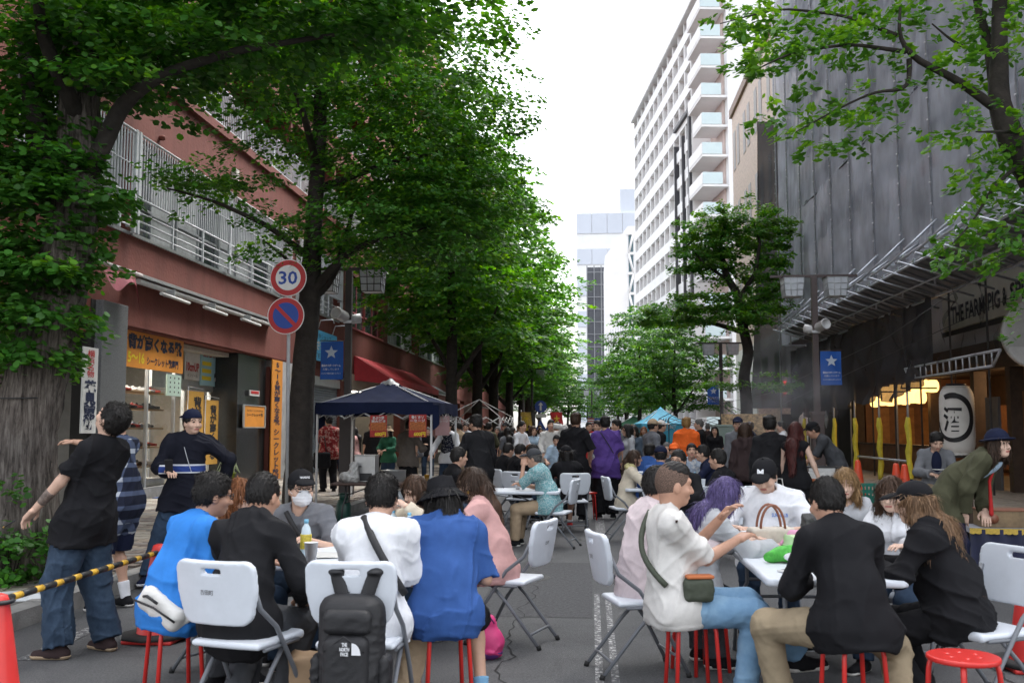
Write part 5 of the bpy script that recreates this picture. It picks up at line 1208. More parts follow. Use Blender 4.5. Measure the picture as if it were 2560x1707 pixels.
    for i in (0, 1):
        if leg > .5:
            bt_.cap(hip[i], kn[i], .083 * s + ll, .054 * s + ll, .03); bt_.cap(kn[i], kn[i] + (an[i] - kn[i]) * (min(1, leg) if leg <= 1 else leg), .054 * s + ll, .038 * s + ll * 1.2, .03, cut=True)
        else: bt_.cap(hip[i], hip[i] + (kn[i] - hip[i]) * leg * 2, .083 * s + ll, .066 * s + ll * 1.3, .03, cut=True)
    if skirt: bt_.cap(P, (kn[0] + kn[1]) / 2 + np.array([0, 0, -.25 * skirt]), .12, .17 + .05 * skirt, .05, (fwp, 1.25), cut=True)
    bt_.plane(waist + Rp @ (0, 0, .0), Rp @ (0, 0, 1)); bt_.disp(folds(seed + 7, .005 * (.5 + .5 * legloose), .13, (1, 1, .8))); bt_.disp(folds(seed + 8, .0025 * (.5 + .5 * legloose), .08, (1, 1, .9)))
    smooth_obj('skirt' if skirt else ('trousers' if leg > .5 else 'shorts'), bt_, hc_, cloth(pants) if not isinstance(pants, bpy.types.Material) else pants, e)
    # ---- shoes
    for i in (0, 1):
        f = np.array(feet[i][:3], float); kd = kn[i] - an[i]; sh_d = np.array([kn[i][0] - hip[i][0], kn[i][1] - hip[i][1], 0]); 
        if len(feet[i]) > 3: a = R(feet[i][3]); fd = np.array([-math.sin(a), math.cos(a), 0])
        else: fd = np.array([(-.25 if i == 0 else .25), 1, 0])
        fd /= np.linalg.norm(fd); z0 = an[i][2] - .085 * s; tilt = 0
        A = an[i]; heel = A + np.array([0, 0, -.045 * s]) - fd * .035 * s; toe = A + np.array([0, 0, -.055 * s]) + fd * .155 * s
        so = Sh().cap(heel, A + np.array([0, 0, -.05]) + fd * .06, .04 * s, .042 * s, .02).cap(A + np.array([0, 0, -.05]) + fd * .05, toe, .043 * s, .034 * s, .02, ((0, 0, 1), 1.15)).cap(A + np.array([0, 0, .015]), A + np.array([0, 0, -.05]), .04 * s, .046 * s, .02, cut0=True)
        so.plane((0, 0, A[2] - .075 * s), (0, 0, -1)); smooth_obj('shoe', so, .009 if lod < 2 else .014, cloth(shoes), e)
        sl_ = Sh().cap(heel, toe, .046 * s, .04 * s, .02); sl_.plane((0, 0, A[2] - .084 * s), (0, 0, -1)).plane((0, 0, A[2] - .058 * s), (0, 0, 1)); smooth_obj('sole', sl_, .009 if lod < 2 else .014, cloth(sole or 'offwhite'), e)
        if cuff: smooth_obj('sock', Sh().cap(an[i] + np.array([0, 0, -.02]), an[i] + (kn[i] - an[i]) * cuff[1], .041 * s, .05 * s, .01, cut=True), .009, cloth(cuff[0]), e)
    # ---- hair
    fr_ = 70 * 6.28
    def strand(p):
        q = ((p - hcn) @ Rh) / s; return .0016 * np.sin(q[:, 0] * 330 + 3 * np.sin(q[:, 2] * 40) + 2 * np.sin(q[:, 1] * 60)) + .0022 * np.sin(q[:, 1] * 150 + q[:, 0] * 210 + 4 * np.sin(q[:, 2] * 33))
    hh = Sh(); th = {'short': .009, 'fade': .005, 'messy': .011, 'bob': .012, 'long': .011, 'pony': .009, 'thin': .006, 'top': .012}.get(hair, .012)
    if hair:
        hh.ell(L(0, -.012, .022), np.array([.077 + th, .095 + th, .106 + th * 1.15]) * s, Rh)
        if hair in ('short', 'messy', 'fade', 'thin', 'top'):
            hh.plane(L(0, .078, .055), Rh @ (0, 1, -.35)); hh.plane(L(0, .02, -.005), Rh @ (0, .8, -1)); hh.plane(L(0, 0, -.075), Rh @ (0, 0, -1))
            if hair == 'messy' or hair == 'top':
                for _ in range(9): a = rg.uniform(0, 6.28); hh.ell(L(.05 * math.cos(a), .06 * math.sin(a) - .01, .092 + rg.uniform(-.01, .008)), np.array([.035, .035, .02]) * s, Rh, .02)
                hh.p[1:] = hh.p[1:]
        else:
            hh.plane(L(0, .086, .06), Rh @ (0, 1, -.3))
            ln_ = {'bob': .16, 'long': .42, 'pony': .1}[hair]
            dn = np.array([0, 0, -1.]); bk = Rw @ (0, -1, 0)
            if hair in ('bob', 'long'):
                for q in (-1, 1):
                    a = L(q * .07, -.015, .03); b = L(q * .082, -.005, -.08); hh.cap(a, b, .034 * s, .034 * s, .03)
                    c_ = b + dn * ln_ * .55 + bk * (.035 if hair == 'bob' else .09) + Rw @ (q * .02, 0, 0); hh.cap(b, c_, .036 * s, .03 * s, .03, cut=hair == 'bob')
                a = L(0, -.07, .0); b = L(0, -.075, -.1); hh.cap(a, b, .06 * s, .062 * s, .03)
                if hair == 'long':
                    mid_ = b + dn * .1 + bk * .115; c_ = mid_ + dn * ln_ * .8 + bk * (.10 if sit else .01); hh.cap(b, mid_, .068 * s, .075 * s, .04, (Rw @ (0, 1, 0), 1.7)); hh.cap(mid_, c_, .08 * s, .05 * s, .04, (Rw @ (0, 1, 0), 2.2))
            else:
                a = L(0, -.1, .03); b = a + bk * .05 + dn * .08; c_ = b + dn * .38 + bk * .03; hh.cap(a, b, .03, .032, .02); hh.cap(b, c_, .034, .018, .02)
        if hair not in ('short', 'fade', 'thin', 'messy', 'top'):
            fc = Sh().ell(L(0, .085, -.028), np.array([.062, .075, .09]) * s, Rh); hh.post.append(lambda p, d: np.maximum(d, -fc(p)))
        hh.disp(strand if hair != 'fade' else (lambda p: 0 * p[:, 0]))
        if hat in ('cap', 'capback', 'bucket', 'bowler'): hh.plane(L(0, 0, .055), Rh @ (0, -.15, 1))
        ho = smooth_obj('hair', hh, hb if lod else .0065, hm if hair != 'fade' else pattern_mat('buzzed hair', 'fade'), e)
        if ho and hair != 'fade': tuft(ho, hcn, Rh, s, rg, {0: 2600, 1: 800, 2: 160}[lod], {'short': .022, 'messy': .03, 'thin': .016, 'top': .03}.get(hair, .1), hair in ('messy', 'top'))
        if hair == 'fade':
            tpn = Sh().ell(L(0, .0, .075), np.array([.072, .088, .062]) * s, Rh).disp(strand); tpn.plane(L(0, 0, .07), Rh @ (0, -.1, -1)); smooth_obj('hair', tpn, hb, hm, e)
    # ---- hats, glasses, mask
    hk = cloth(hatc)
    if hat in ('cap', 'capback'):
        q = 1 if hat == 'cap' else -1
        c1 = Sh().ell(L(0, -.01, .05), np.array([.092, .108, .092]) * s, Rh); c1.plane(L(0, 0, .035), Rh @ (0, -.12 * q, -1)); smooth_obj('cap_crown', c1, hb, hk, e)
        c2 = Sh().ell(L(0, q * .115, .048), np.array([.072, .085, .03]) * s, Rh @ rm(6 * q)); c3 = Sh().ell(L(0, q * .115, .030), np.array([.078, .095, .034]) * s, Rh @ rm(6 * q)); c2.post.append(lambda p, d: np.maximum(d, -c3(p))); smooth_obj('cap_brim', c2, .006, hk, e)
        smooth_obj('cap_button', Sh().ell(L(0, -.01, .144), np.array([.01, .01, .006]) * s, Rh), .004, hk, e)
    elif hat == 'bucket':
        c1 = Sh().cap(L(0, -.01, .02), L(0, -.01, .135), .1 * s, .078 * s, .02, cut=True).plane(L(0, 0, .03), Rh @ (0, 0, -1)).disp(folds(seed, .004, .1)); smooth_obj('hat_crown', c1, hb, hk, e)
        c2 = Sh().cap(L(0, -.008, .06), L(0, -.005, -.005), .095 * s, .165 * s, .02, cut=True).disp(folds(seed + 1, .006, .16)); c3 = Sh().cap(L(0, -.008, .05), L(0, -.005, -.02), .092 * s, .165 * s); c2.post.append(lambda p, d: np.maximum(d, -c3(p))); c2.plane(L(0, 0, .07), Rh @ (0, 0, 1)); smooth_obj('hat_brim', c2, .007, hk, e)
    elif hat == 'bowler':
        c1 = Sh().ell(L(0, -.01, .05), np.array([.1, .115, .11]) * s, Rh).plane(L(0, 0, .045), Rh @ (0, 0, -1)); smooth_obj('hat_crown', c1, hb, hk, e)
        c2 = Sh().ell(L(0, -.005, .05), np.array([.145, .165, .018]) * s, Rh); smooth_obj('hat_brim', c2, .007, hk, e)
    if glasses:
        g = MB(); 
        for q in (-1, 1):
            g.tube([tuple(L(q * .034 + .026 * math.cos(a), .104 - .006 * abs(math.cos(a)), .006 + .017 * math.sin(a))) for a in np.linspace(0, 6.28, 13)], .0028, 5); g.tube([tuple(L(q * .06, .098, .01)), tuple(L(q * .083, .05, .012)), tuple(L(q * .083, -.005, .008))], .0025, 5)
        g.tube([tuple(L(-.009, .106, .01)), tuple(L(.009, .106, .01))], .0025, 5); g.obj('glasses', M_BLACK, e, fix=False)
    if mask:
        c1 = Sh().ell(L(0, .028, -.052), np.array([.071, .085, .07]) * s, Rh).cap(L(0, .1, -.02), L(0, .095, -.07), .02, .02, .03); c1.plane(L(0, .035, 0), Rh @ (0, -1, .0)).plane(L(0, 0, -.012), Rh @ (0, -.25, 1)).disp(lambda p: .002 * np.sin(((p - hcn) @ Rh)[:, 2] * 260)); smooth_obj('face_mask', c1, hb, cloth('white'), e)
        st2 = MB()
        for q in (-1, 1): MB().tube([tuple(L(q * .07, .045, -.03)), tuple(L(q * .084, .0, -.01))], .002, 4).obj('mask_loop', cloth('white'), e, fix=False)
    J = dict(e=e, L=L, Rh=Rh, hcn=hcn, neckb=neckb, chest=chest, waist=waist, P=P, Rt=Rt, Rw=Rw, Rp=Rp, sh=sh, el=el, wr=wr, kn=kn, an=an, hip=hip, tw=tw, lo=lo_, s=s)
    return J
# ================================================================== FURNITURE AND STREET THINGS
M_PLAST = mat('pale plastic', (.66, .7, .76), .42, .06, 7, .05, 200)
M_LEG = mat('grey powder coated tube', (.17, .18, .2), .42, .08, 5)
M_REDP = mat('red stool enamel', (.62, .03, .025), .35, .08, 4)
M_TIP = mat('black rubber tip', (.015, .015, .015), .7, 0)
def chair_proto():
    e = empty('folding_chair')
    b = Sh(); Mx = rm(-10); c = np.array([0, -.255, .705])
    def f(p):
        q = (p - _v(c)) @ _v(Mx); q = q.copy(); q[:, 1] += -.55 * q[:, 0] ** 2 + .03; 
        hx = .222 - .035 * np.clip((-q[:, 2] - .0) / .15, 0, 1); a = np.stack([np.abs(q[:, 0]) - hx + .05, np.abs(q[:, 1]) - .0, np.abs(q[:, 2]) - .152 + .05], 1)
        a2 = a[:, [0, 2]]; d2 = np.linalg.norm(np.maximum(a2, 0), axis=1) + np.minimum(a2.max(1), 0) - .05; dd = np.stack([d2, a[:, 1] - .012], 1)
        d = np.linalg.norm(np.maximum(dd, 0), axis=1) + np.minimum(dd.max(1), 0) - .006
        sl = np.stack([np.abs(q[:, 0]) - .042, np.abs(q[:, 2] - .108) - .001], 1); ds = np.linalg.norm(np.maximum(sl, 0), axis=1) + np.minimum(sl.max(1), 0) - .014
        rc = np.maximum(np.maximum(np.abs(q[:, 0]) - .1, np.abs(q[:, 2] - .02) - .05), -(q[:, 1] + .014)); 
        return np.maximum(d, -ds)
    b.add(f, c - .27, c + .27); smooth_obj('backrest', b, .0085, M_PLAST, e)
    s = Sh(); s.box((0, .0, .435), (.205, .2, .018), .016); s.disp(lambda p: .05 * (p[:, 0] ** 2) - .012 * np.clip((p[:, 1] - .12) / .08, 0, 1) ** 2); smooth_obj('seat', s, .011, M_PLAST, e)
    for q in (-1, 1):
        x = q * .215
        MB().tube([(x, .24, .012), (x, .1, .28), (x, -.07, .52), (x * .97, -.2, .62), (x * .95, -.255, .74)], .0125, 8).obj('front_leg', M_LEG, e)
        x = q * .185; MB().tube([(x, -.30, .012), (x, -.06, .3), (x, .08, .44)], .0125, 8).obj('rear_leg', M_LEG, e)
        MB().tube([(q * .215, .24, 0), (q * .215, .232, .03)], .017, 8).obj('foot_cap', M_TIP, e); MB().tube([(q * .185, -.305, 0), (q * .185, -.295, .03)], .017, 8).obj('foot_cap', M_TIP, e)
    MB().tube([(-.215, .19, .11), (.215, .19, .11)], .009, 6).obj('stretcher', M_LEG, e); MB().tube([(-.185, -.235, .095), (.185, -.235, .095)], .009, 6).obj('stretcher', M_LEG, e)
    MB().tube([(-.2, -.15, .415), (-.2, .16, .415)], .01, 6).tube([(.2, -.15, .415), (.2, .16, .415)], .01, 6).tube([(-.2, .1, .415), (.2, .1, .415)], .01, 6).obj('seat_bracket', M_LEG, e)
    text('吉田町', M_INK, e, (-.03, -.305, .705), (R(10), 0, 0), w=.075, h=.026)
    return e
PROTO_CHAIR = chair_proto(); CH_N = [0]
def chair(pos, face, label):
    o = PROTO_CHAIR if CH_N[0] == 0 else copy_tree(PROTO_CHAIR); CH_N[0] += 1
    o.location = pos; o.rotation_euler = (0, 0, R(face)); o.scale = (1.03, 1.03, 1.04); return tag(o, label, 'chair', 'white folding chairs')
def stool_proto():
    e = empty('round_stool')
    s = Sh().cap((0, 0, .452), (0, 0, .462), .16, .158, .01, ((0, 0, 1), 9)); 
    s = Sh(); s.add(lambda p: np.maximum(np.hypot(p[:, 0], p[:, 1]) - .158, np.abs(p[:, 2] - .458) - .004) - .009, (-.17, -.17, .44), (.17, .17, .48))
    for k in range(6): s.cap((.075 * math.cos(k * 1.047), .075 * math.sin(k * 1.047), .472), (.075 * math.cos(k * 1.047), .075 * math.sin(k * 1.047), .49), .011, None, .004, op='s')
    smooth_obj('seat', s, .0075, M_REDP, e)
    for k in range(4):
        a = k * math.pi / 2 + .785; c, d = math.cos(a), math.sin(a); MB().tube([(.06 * c, .06 * d, .448), (.125 * c, .125 * d, .446), (.147 * c, .147 * d, .435), (.155 * c, .155 * d, .40), (.185 * c, .185 * d, .0)], .0125, 8).obj('leg', M_REDP, e)
    return e
PROTO_STOOL = stool_proto(); ST_N = [0]
def stool(pos, label, rz=0):
    o = PROTO_STOOL if ST_N[0] == 0 else copy_tree(PROTO_STOOL); ST_N[0] += 1
    o.location = pos; o.rotation_euler = (0, 0, R(rz)); return tag(o, label, 'stool', 'red round stools')
def table(pos, rz, label, L=1.83, W=.76, m=None, legm=None, h=.735):
    e = empty('folding_table', pos, R(rz), label, 'table')
    s = Sh(); s.box((0, 0, h - .022), (W / 2, L / 2, .022), .018)
    rd = .06; s2 = Sh(); s2.add(lambda p: np.maximum(np.linalg.norm(np.maximum(np.abs(p[:, :2]) - _v((W / 2 - rd, L / 2 - rd)), 0), axis=1) - rd, np.abs(p[:, 2] - (h - .022)) - .016) - .006, (-W / 2 - .02, -L / 2 - .02, h - .06), (W / 2 + .02, L / 2 + .02, h + .02))
    smooth_obj('table_top', s2, .016, m or M_PLAST, e); lm_ = legm or M_LEG
    for q in (-1, 1):
        y = q * (L / 2 - .22); g = MB()
        for x in (-1, 1): MB().tube([(x * (W / 2 - .13), y, h - .04), (x * (W / 2 - .13), y, .48), (x * (W / 2 - .06), y + q * .03, .33), (x * (W / 2 - .04), y + q * .05, 0)], .0135, 8).obj('leg', lm_, e)
        MB().tube([(-W / 2 + .13, y, .5), (W / 2 - .13, y, .5)], .012, 6).tube([(-W / 2 + .1, y + q * .02, .38), (W / 2 - .1, y + q * .02, .38)], .012, 6).obj('leg_brace', lm_, e)
        MB().tube([(0, y, .5), (0, y - q * .42, h - .05)], .01, 6).obj('folding_strut', lm_, e)
    return e
# ---- tents
def canopy(name, pos, rz, W, D, eave, peak, m, label, legm, val=.22, legs=True, cloth_=True, walls=None, truss=True):
    e = empty(name, pos, R(rz), label, 'tent'); w, d = W / 2, D / 2
    if cloth_:
        def fn(u, v):
            x, y = (2 * u - 1) * w, (2 * v - 1) * d; r = max(abs(2 * u - 1), abs(2 * v - 1)); z = eave + (peak - eave) * (1 - r) ** 1.08
            z -= .05 * math.sin(math.pi * min(1, r)) * (1 - abs(abs(2 * u - 1) - abs(2 * v - 1)) * 0) + .012 * math.sin(u * 37 + v * 11) * math.sin(v * 29); return (x * 1.01, y * 1.01, z)
        MB().grid(fn, 30, 30).obj('roof', m, e, fix=False)
        for (a, b) in (((-w, -d), (w, -d)), ((w, -d), (w, d)), ((w, d), (-w, d)), ((-w, d), (-w, -d))):
            def fv(u, v, a=a, b=b):
                x, y = a[0] + (b[0] - a[0]) * u, a[1] + (b[1] - a[1]) * u; k = 1.012 + .01 * math.sin(u * 21) * v; return (x * k, y * k, eave - val * v * (1 + .12 * math.sin(u * 9)) + .004)
            MB().grid(fv, 24, 3).obj('valance', m, e, fix=False)
    fz = eave - .02
    for x in (-w, w):
        for y in (-d, d):
            if legs: MB().box((x * .985, y * .985, fz / 2), (.035, .035, fz)).box((x * .985, y * .985, .01), (.09, .09, .02)).obj('leg', legm, e)
            if truss: MB().tube([(x * .985, y * .985, fz), (0, 0, peak - .05)], .014, 6).obj('rafter', legm, e)
    if truss:
        for (a, b) in (((-w, -d), (w, -d)), ((w, -d), (w, d)), ((w, d), (-w, d)), ((-w, d), (-w, -d))):
            a, b = Vector((*a, 0)) * .985, Vector((*b, 0)) * .985; g = MB()
            for k in range(4):
                p0, p1 = a.lerp(b, k / 4), a.lerp(b, (k + 1) / 4); za, zb = (fz, fz - .28) if k % 2 == 0 else (fz - .28, fz)
                g.tube([p0 + Vector((0, 0, za)), p1 + Vector((0, 0, zb))], .011, 5); g.tube([p0 + Vector((0, 0, fz + fz - .28 - za)), p1 + Vector((0, 0, 2 * fz - .28 - zb))], .011, 5)
            g.obj('truss_side', legm, e)
    if walls:
        for (a, b) in walls:
            MB().grid(lambda u, v: (a[0] + (b[0] - a[0]) * u, a[1] + (b[1] - a[1]) * u + .03 * math.sin(u * 13), .1 + (eave - .1) * v), 20, 6).obj('side_wall', m, e, fix=False)
    return e
M_NAVYT = mat('navy tent cloth', (.012, .018, .05), .9, .2, 3, .2, 20, spec=.15); M_WPOLE = mat('white tent pole', (.7, .7, .7), .45, .05); M_TARP = mat('silver tarp', (.2, .21, .22), .4, .2, 5)
Yt = 18.7; xl, xr = PX(782, Yt), PX(1079, Yt); Wt = xr - xl
nt_ = canopy('canopy_tent', ((xl + xr) / 2 + .12, Yt + 1.05, 0), -5, Wt, 2.1, ZY(930, 1006, Yt), ZY(930, 950, Yt) + .05, M_NAVYT, 'navy blue canopy tent over the sausage stall on the left', M_WPOLE)
MB().grid(lambda u, v: ((u - .5) * .42, (v - .5) * .36, ZY(930, 950, Yt) + .07 - .5 * ((u - .5) ** 2 + (v - .5) ** 2) + .02 * math.sin(u * 14)), 10, 10).obj('tarp_patch', M_TARP, nt_, fix=False)
MB().grid(lambda u, v: (Wt / 2 + .02 + .10 * math.sin(u * 3), -1.06 - .03 + .25 * u, ZY(930, 1006, Yt) - .05 - .48 * v * (1 - .5 * u) + .0), 8, 8).obj('folded_flap', M_NAVYT, nt_, fix=False)
MB().grid(lambda u, v: (-Wt / 2 - .03 - .05 * math.sin(u * 3), -1.05 + .6 * u, ZY(930, 1006, Yt) - .05 - .62 * v * (1 - .4 * u)), 8, 8).obj('folded_flap', M_NAVYT, nt_, fix=False)
M_WF = mat('white steel tent frame', (.72, .72, .7), .5, .08)
Yw = 33; canopy('tent_frame', (PX(1188, Yw), Yw + 1.2, 0), -6, 1.95, 2.4, 1.98, 2.62, M_WF, 'bare white tent frame without cloth beyond the navy tent', M_WF, cloth_=False)
Yb = 43; M_LBT = mat('light blue tent cloth', (.07, .42, .62), .6, .1, 3)
tb = canopy('canopy_tent', (PX(1652, Yb), Yb, 0), 8, 2.0, 1.9, 1.78, 2.5, M_LBT, 'light blue pointed tent with side walls in the crowd', M_WPOLE, walls=[((-.95, -.95), (.95, -.95)), ((-.95, .95), (-.95, -.95))], val=.15)
text('TENT', M_WPOLE, tb, (.2, -1.0, 1.66), FACE_CAM, w=.5, h=.13)
canopy('canopy_tent', (PX(1585, 84), 84, 0), 0, 3, 3, 1.9, 2.7, mat('dark green tent cloth', (.05, .15, .09), .6, .1, 3), 'low dark green tent beside the light blue one', M_WPOLE)
Yk = 39; canopy('tent_frame', (PX(1778, Yk), Yk + 1.4, 0), 4, 3.5, 2.8, 2.0, 2.95, M_BLACK, 'bare black tent frame standing in the grill smoke', M_BLACK, cloth_=False)
# ---- lamp posts
M_LPOST = mat('brown black lamp post', (.035, .028, .028), .5, .2, 4); M_LGLASS = mat('frosted lamp panel', (.55, .58, .62), .35, .12, 5); M_BANNER = mat('blue banner', (.015, .1, .42), .7, .08, 3); M_WHITEP = mat('white print', (.75, .76, .78), .7, 0)
M_WCAM = mat('white camera housing', (.6, .6, .6), .4, .1)
def lamp(pos, label, h=5.62, far=False, banner=True, bside=1, post=None, rz=0):
    e = empty('street_lamp', pos, R(rz), label, 'street lamp', 'twin cube street lamps'); pm = post or M_LPOST
    MB().bb(-.07, .07, -.07, .07, 0, h - .35).obj('post', pm, e, bevel=.008); MB().bb(-.14, .14, -.14, .14, 0, 1.9).bb(-.16, .16, -.16, .16, 1.9, 1.98).obj('post_base', pm, e, bevel=.01)
    MB().bb(-1.05, 1.05, -.035, .035, h - .35, h - .29).obj('cross_arm', pm, e)
    for q in (-1, 1):
        x = q * .52; z0, z1 = h - .88, h - .37
        lb = MB().add([(x - .208, -.208, z0 + .05), (x + .208, -.208, z0 + .05), (x + .208, .208, z0 + .05), (x - .208, .208, z0 + .05), (x - .241, -.241, z1), (x + .241, -.241, z1), (x + .241, .241, z1), (x - .241, .241, z1)], [(3, 2, 1, 0), (4, 5, 6, 7), (0, 1, 5, 4), (1, 2, 6, 5), (2, 3, 7, 6), (3, 0, 4, 7)]).obj('lantern_box', M_LGLASS, e)
        g = MB()
        for k in range(4):
            f = k / 3; 
            for (cx, cy) in ((1, 0), (0, 1)):
                for sg_ in (-1, 1):
                    o = (2 * f - 1)
                    if cx: g.tube([(x + o * .212, sg_ * .212, z0 + .05), (x + o * .245, sg_ * .245, z1)], .009, 4)
                    else: g.tube([(x + sg_ * .212, o * .212, z0 + .05), (x + sg_ * .245, o * .245, z1)], .009, 4)
            r = .212 + .033 * f; z = z0 + .05 + (z1 - z0 - .05) * f; g.tube([(x - r, -r, z), (x + r, -r, z), (x + r, r, z), (x - r, r, z), (x - r, -r, z)], .009, 4)
        g.obj('lantern_grid', pm if not far else M_ALU, lb, fix=False)
        MB().bb(x - .258, x + .258, -.258, .258, z1, z1 + .05).obj('lantern_cap', pm, lb)
    if banner:
        MB().tube([(0, 0, 2.95 + .5), (bside * .62, -.02, 3.47)], .012, 6).obj('banner_arm', pm, e)
        b = MB().grid(lambda u, v: (bside * (.1 + .5 * u), -.05 + .03 * math.sin(u * 6 + v * 3), 2.62 + .82 * v), 10, 10).obj('banner', M_BANNER, e, fix=False)
        st_ = []
        for k in range(10): a = math.pi / 2 + k * math.pi / 5; r = .15 if k % 2 == 0 else .065; st_.append((bside * .35 + r * math.cos(a), -.1, 3.2 + r * math.sin(a)))
        MB().add(st_, [tuple(range(10))]).obj('star_emblem', mat('silver star print', (.5, .58, .68), .6, .1), b, fix=False)
        text('横浜のスポーツチーム', M_WHITEP, b, (bside * .35, -.1, 2.92), w=.42, h=.055, bold=.02); text('応援しています', M_WHITEP, b, (bside * .35, -.1, 2.84), w=.36, h=.045); text('みんなで横浜を盛り上げよう', M_WHITEP, b, (bside * .35, -.1, 2.75), w=.42, h=.035)
    return e
l1 = lamp((PX(868, 21.2), 21.2, 0), 'dark twin cube street lamp with blue banner behind the navy tent', bside=-1, h=5.35)
l2 = lamp((PX(2044, 24.8), 24.8, 0), 'brown twin cube street lamp with blue banner before the scaffold', bside=1, far=True, post=mat('brown lamp post', (.085, .062, .06), .5, .15, 3))
for l_, q, z in ((l1, -1, 4.0), (l2, 1, 4.05)):
    MB().lathe([(.0, -.2), (.09, -.2), (.12, -.14), (.12, .16), (.14, .18), (.115, .2), (.1, .1), (0, .1)], n=16).obj('floodlight', M_WCAM, l_, (q * .12, -.22, z), (R(80), 0, R(20 * q)))
    MB().lathe([(0, -.16), (.1, -.13), (.11, .1), (0, .12)], n=14).obj('floodlight', M_WCAM, l_, (-q * .13, .1, z - .05), (R(80), 0, R(-120 * q))); MB().bb(-.1, .1, -.12, .12, z - .16, z - .1).obj('bracket', M_ALU, l_)
for px, Y, lab in ((1805, 44, 'twin cube street lamp half hidden by the evergreen tree'), (1330, 62, 'twin cube street lamp under the left row of trees'), (1480, 96, 'small twin cube street lamp far down the middle of the street'), (1570, 90, 'far twin cube street lamp by the green tent')):
    lamp((PX(px, Y), Y, 0), lab, banner=(Y == 44), far=True, bside=-1 if Y == 44 else 1)
# ---- round road signs on the left post
Ysg = 17.0; sgp = empty('road_sign', (PX(716, Ysg), Ysg, SWZ), 0, 'grey post with round 30 sign above a no parking sign', 'road sign')
MB().tube([(.03, 0, 0), (0, 0, 3.85)], .032, 10).obj('post', mat('grey galvanised post', (.38, .39, .4), .5, .15, 5), sgp)
M_SR = mat('sign red', (.42, .02, .022), .4, .05); M_SB = mat('sign blue', (.012, .06, .32), .4, .05); M_SW = mat('sign white', (.72, .72, .7), .4, .05)
def disc(r, y, m, nm, par, z, x=0): return MB().lathe([(r, -.004), (r, .004)], n=40).obj(nm, m, par, (x, y, z), (R(90), 0, 0))
r = 48 / FPX * Ysg; z1, z2 = ZY(716, 696, Ysg) - SWZ, ZY(714, 790, Ysg) - SWZ
f1 = disc(r, -.06, M_SW, 'sign_face', sgp, z1); disc(r * .955, -.066, M_SR, 'red_ring', sgp, z1); disc(r * .68, -.072, M_SW, 'sign_centre', sgp, z1); text('30', M_SB, sgp, (0, -.077, z1), w=r * 1.02, h=r * .72, bold=.02)
xx = -.03; disc(r, -.06, M_SW, 'sign_face', sgp, z2, xx); disc(r * .955, -.066, M_SR, 'red_ring', sgp, z2, xx); disc(r * .7, -.072, M_SB, 'sign_centre', sgp, z2, xx)
MB().box((xx, -.078, z2), (r * 1.5, .004, r * .2), np.array(Matrix.Rotation(R(45), 3, 'Y')) if False else Matrix.Rotation(R(45), 3, 'Y')).obj('red_bar', M_SR, sgp)
MB().bb(-.06, .06, -.05, .02, z1 - .05, z1 + .05).bb(-.06, .06, -.05, .02, z2 - .05, z2 + .05).obj('clamp', M_ALU, sgp)
# far blue signs
sp_ = empty('road_sign', (PX(1352, 50), 50, 0), 0, 'blue one way arrow sign with crossing signs far on the left', 'road sign')
MB().tube([(0, 0, 0), (0, 0, 2.95)], .03, 8).obj('post', M_ALU, sp_); z = ZY(1352, 1016, 50); disc(.3, -.05, M_SB, 'sign_face', sp_, z); MB().add([(0, -.06, z + .22), (-.12, -.06, z + .07), (-.045, -.06, z + .07), (-.045, -.06, z - .2), (.045, -.06, z - .2), (.045, -.06, z + .07), (.12, -.06, z + .07)], [tuple(range(7))]).obj('arrow', M_SW, sp_, fix=False)
MB().bb(-.28, .28, -.06, -.04, z - .55, z - .38).obj('plate', M_SW, sp_)
for dx, zz in ((0, z - .95), (.45, z - 1.05)): MB().add([(dx - .27, -.05, zz - .2), (dx + .27, -.05, zz - .2), (dx, -.05, zz + .3)], [(0, 1, 2)]).obj('crossing_sign', M_SB, sp_, fix=False)
# ---- barrier: cones with a striped bar, left foreground
M_CONE = mat('red traffic cone', (.62, .035, .03), .45, .1, 5); M_RUB = mat('black rubber base', (.02, .02, .02), .8, .2, 5)
def cone(pos, label, h=.7, base=True, m=None):
    e = empty('traffic_cone', pos, 0, label, 'traffic cone', 'red traffic cones'); MB().lathe([(.16, .03), (.145, .06), (.055, h - .04), (.045, h - .01), (.02, h), (0, h)], n=24).obj('cone_body', m or M_CONE, e)
    MB().bb(-.19, .19, -.19, .19, 0, .03).obj('base_plate', m or M_CONE, e, bevel=.012)
    if base: MB().lathe([(.16, .03), (.26, .03), (.26, .055), (.16, .06)], n=8).obj('weight', M_RUB, e)
    return e
c1 = Vector((PX(14, 5.05), 5.05, 0)); c2 = Vector((PX(408, 7.3), 7.3, 0)); cone(c1, 'red traffic cone holding the striped bar at the left edge'); cone(c2, 'red traffic cone on black weight behind the blue shirted man')
bar_ = empty('barrier_bar', c1 + Vector((0, 0, .66)), 0, 'black and yellow striped barrier bar between two cones', 'barrier'); dv = c2 - c1 + Vector((0, 0, -.02)); n = 19; cuts = [0]
for k in range(n): cuts.append(cuts[-1] + (1.7 if k % 2 == 0 else 1.0))
for k in range(n):
    a, b = dv * (cuts[k] / cuts[-1]), dv * (cuts[k + 1] / cuts[-1]); odd = k % 2
    sp_w = MB().tube([a + (b - a) * (.62 if not odd else 0) if False else a, b], .019, 10).obj('stripe', mat('black bar paint', (.015, .015, .015), .5) if k % 2 == 0 else mat('yellow bar tape', (.62, .36, .03), .5, .2, 6), bar_)
for p_ in (Vector((0, 0, 0)), dv): MB().lathe([(.075, -.012), (.085, 0), (.075, .012), (.06, 0), (.075, -.012)], n=16).obj('ring', M_BLACK, bar_, p_)
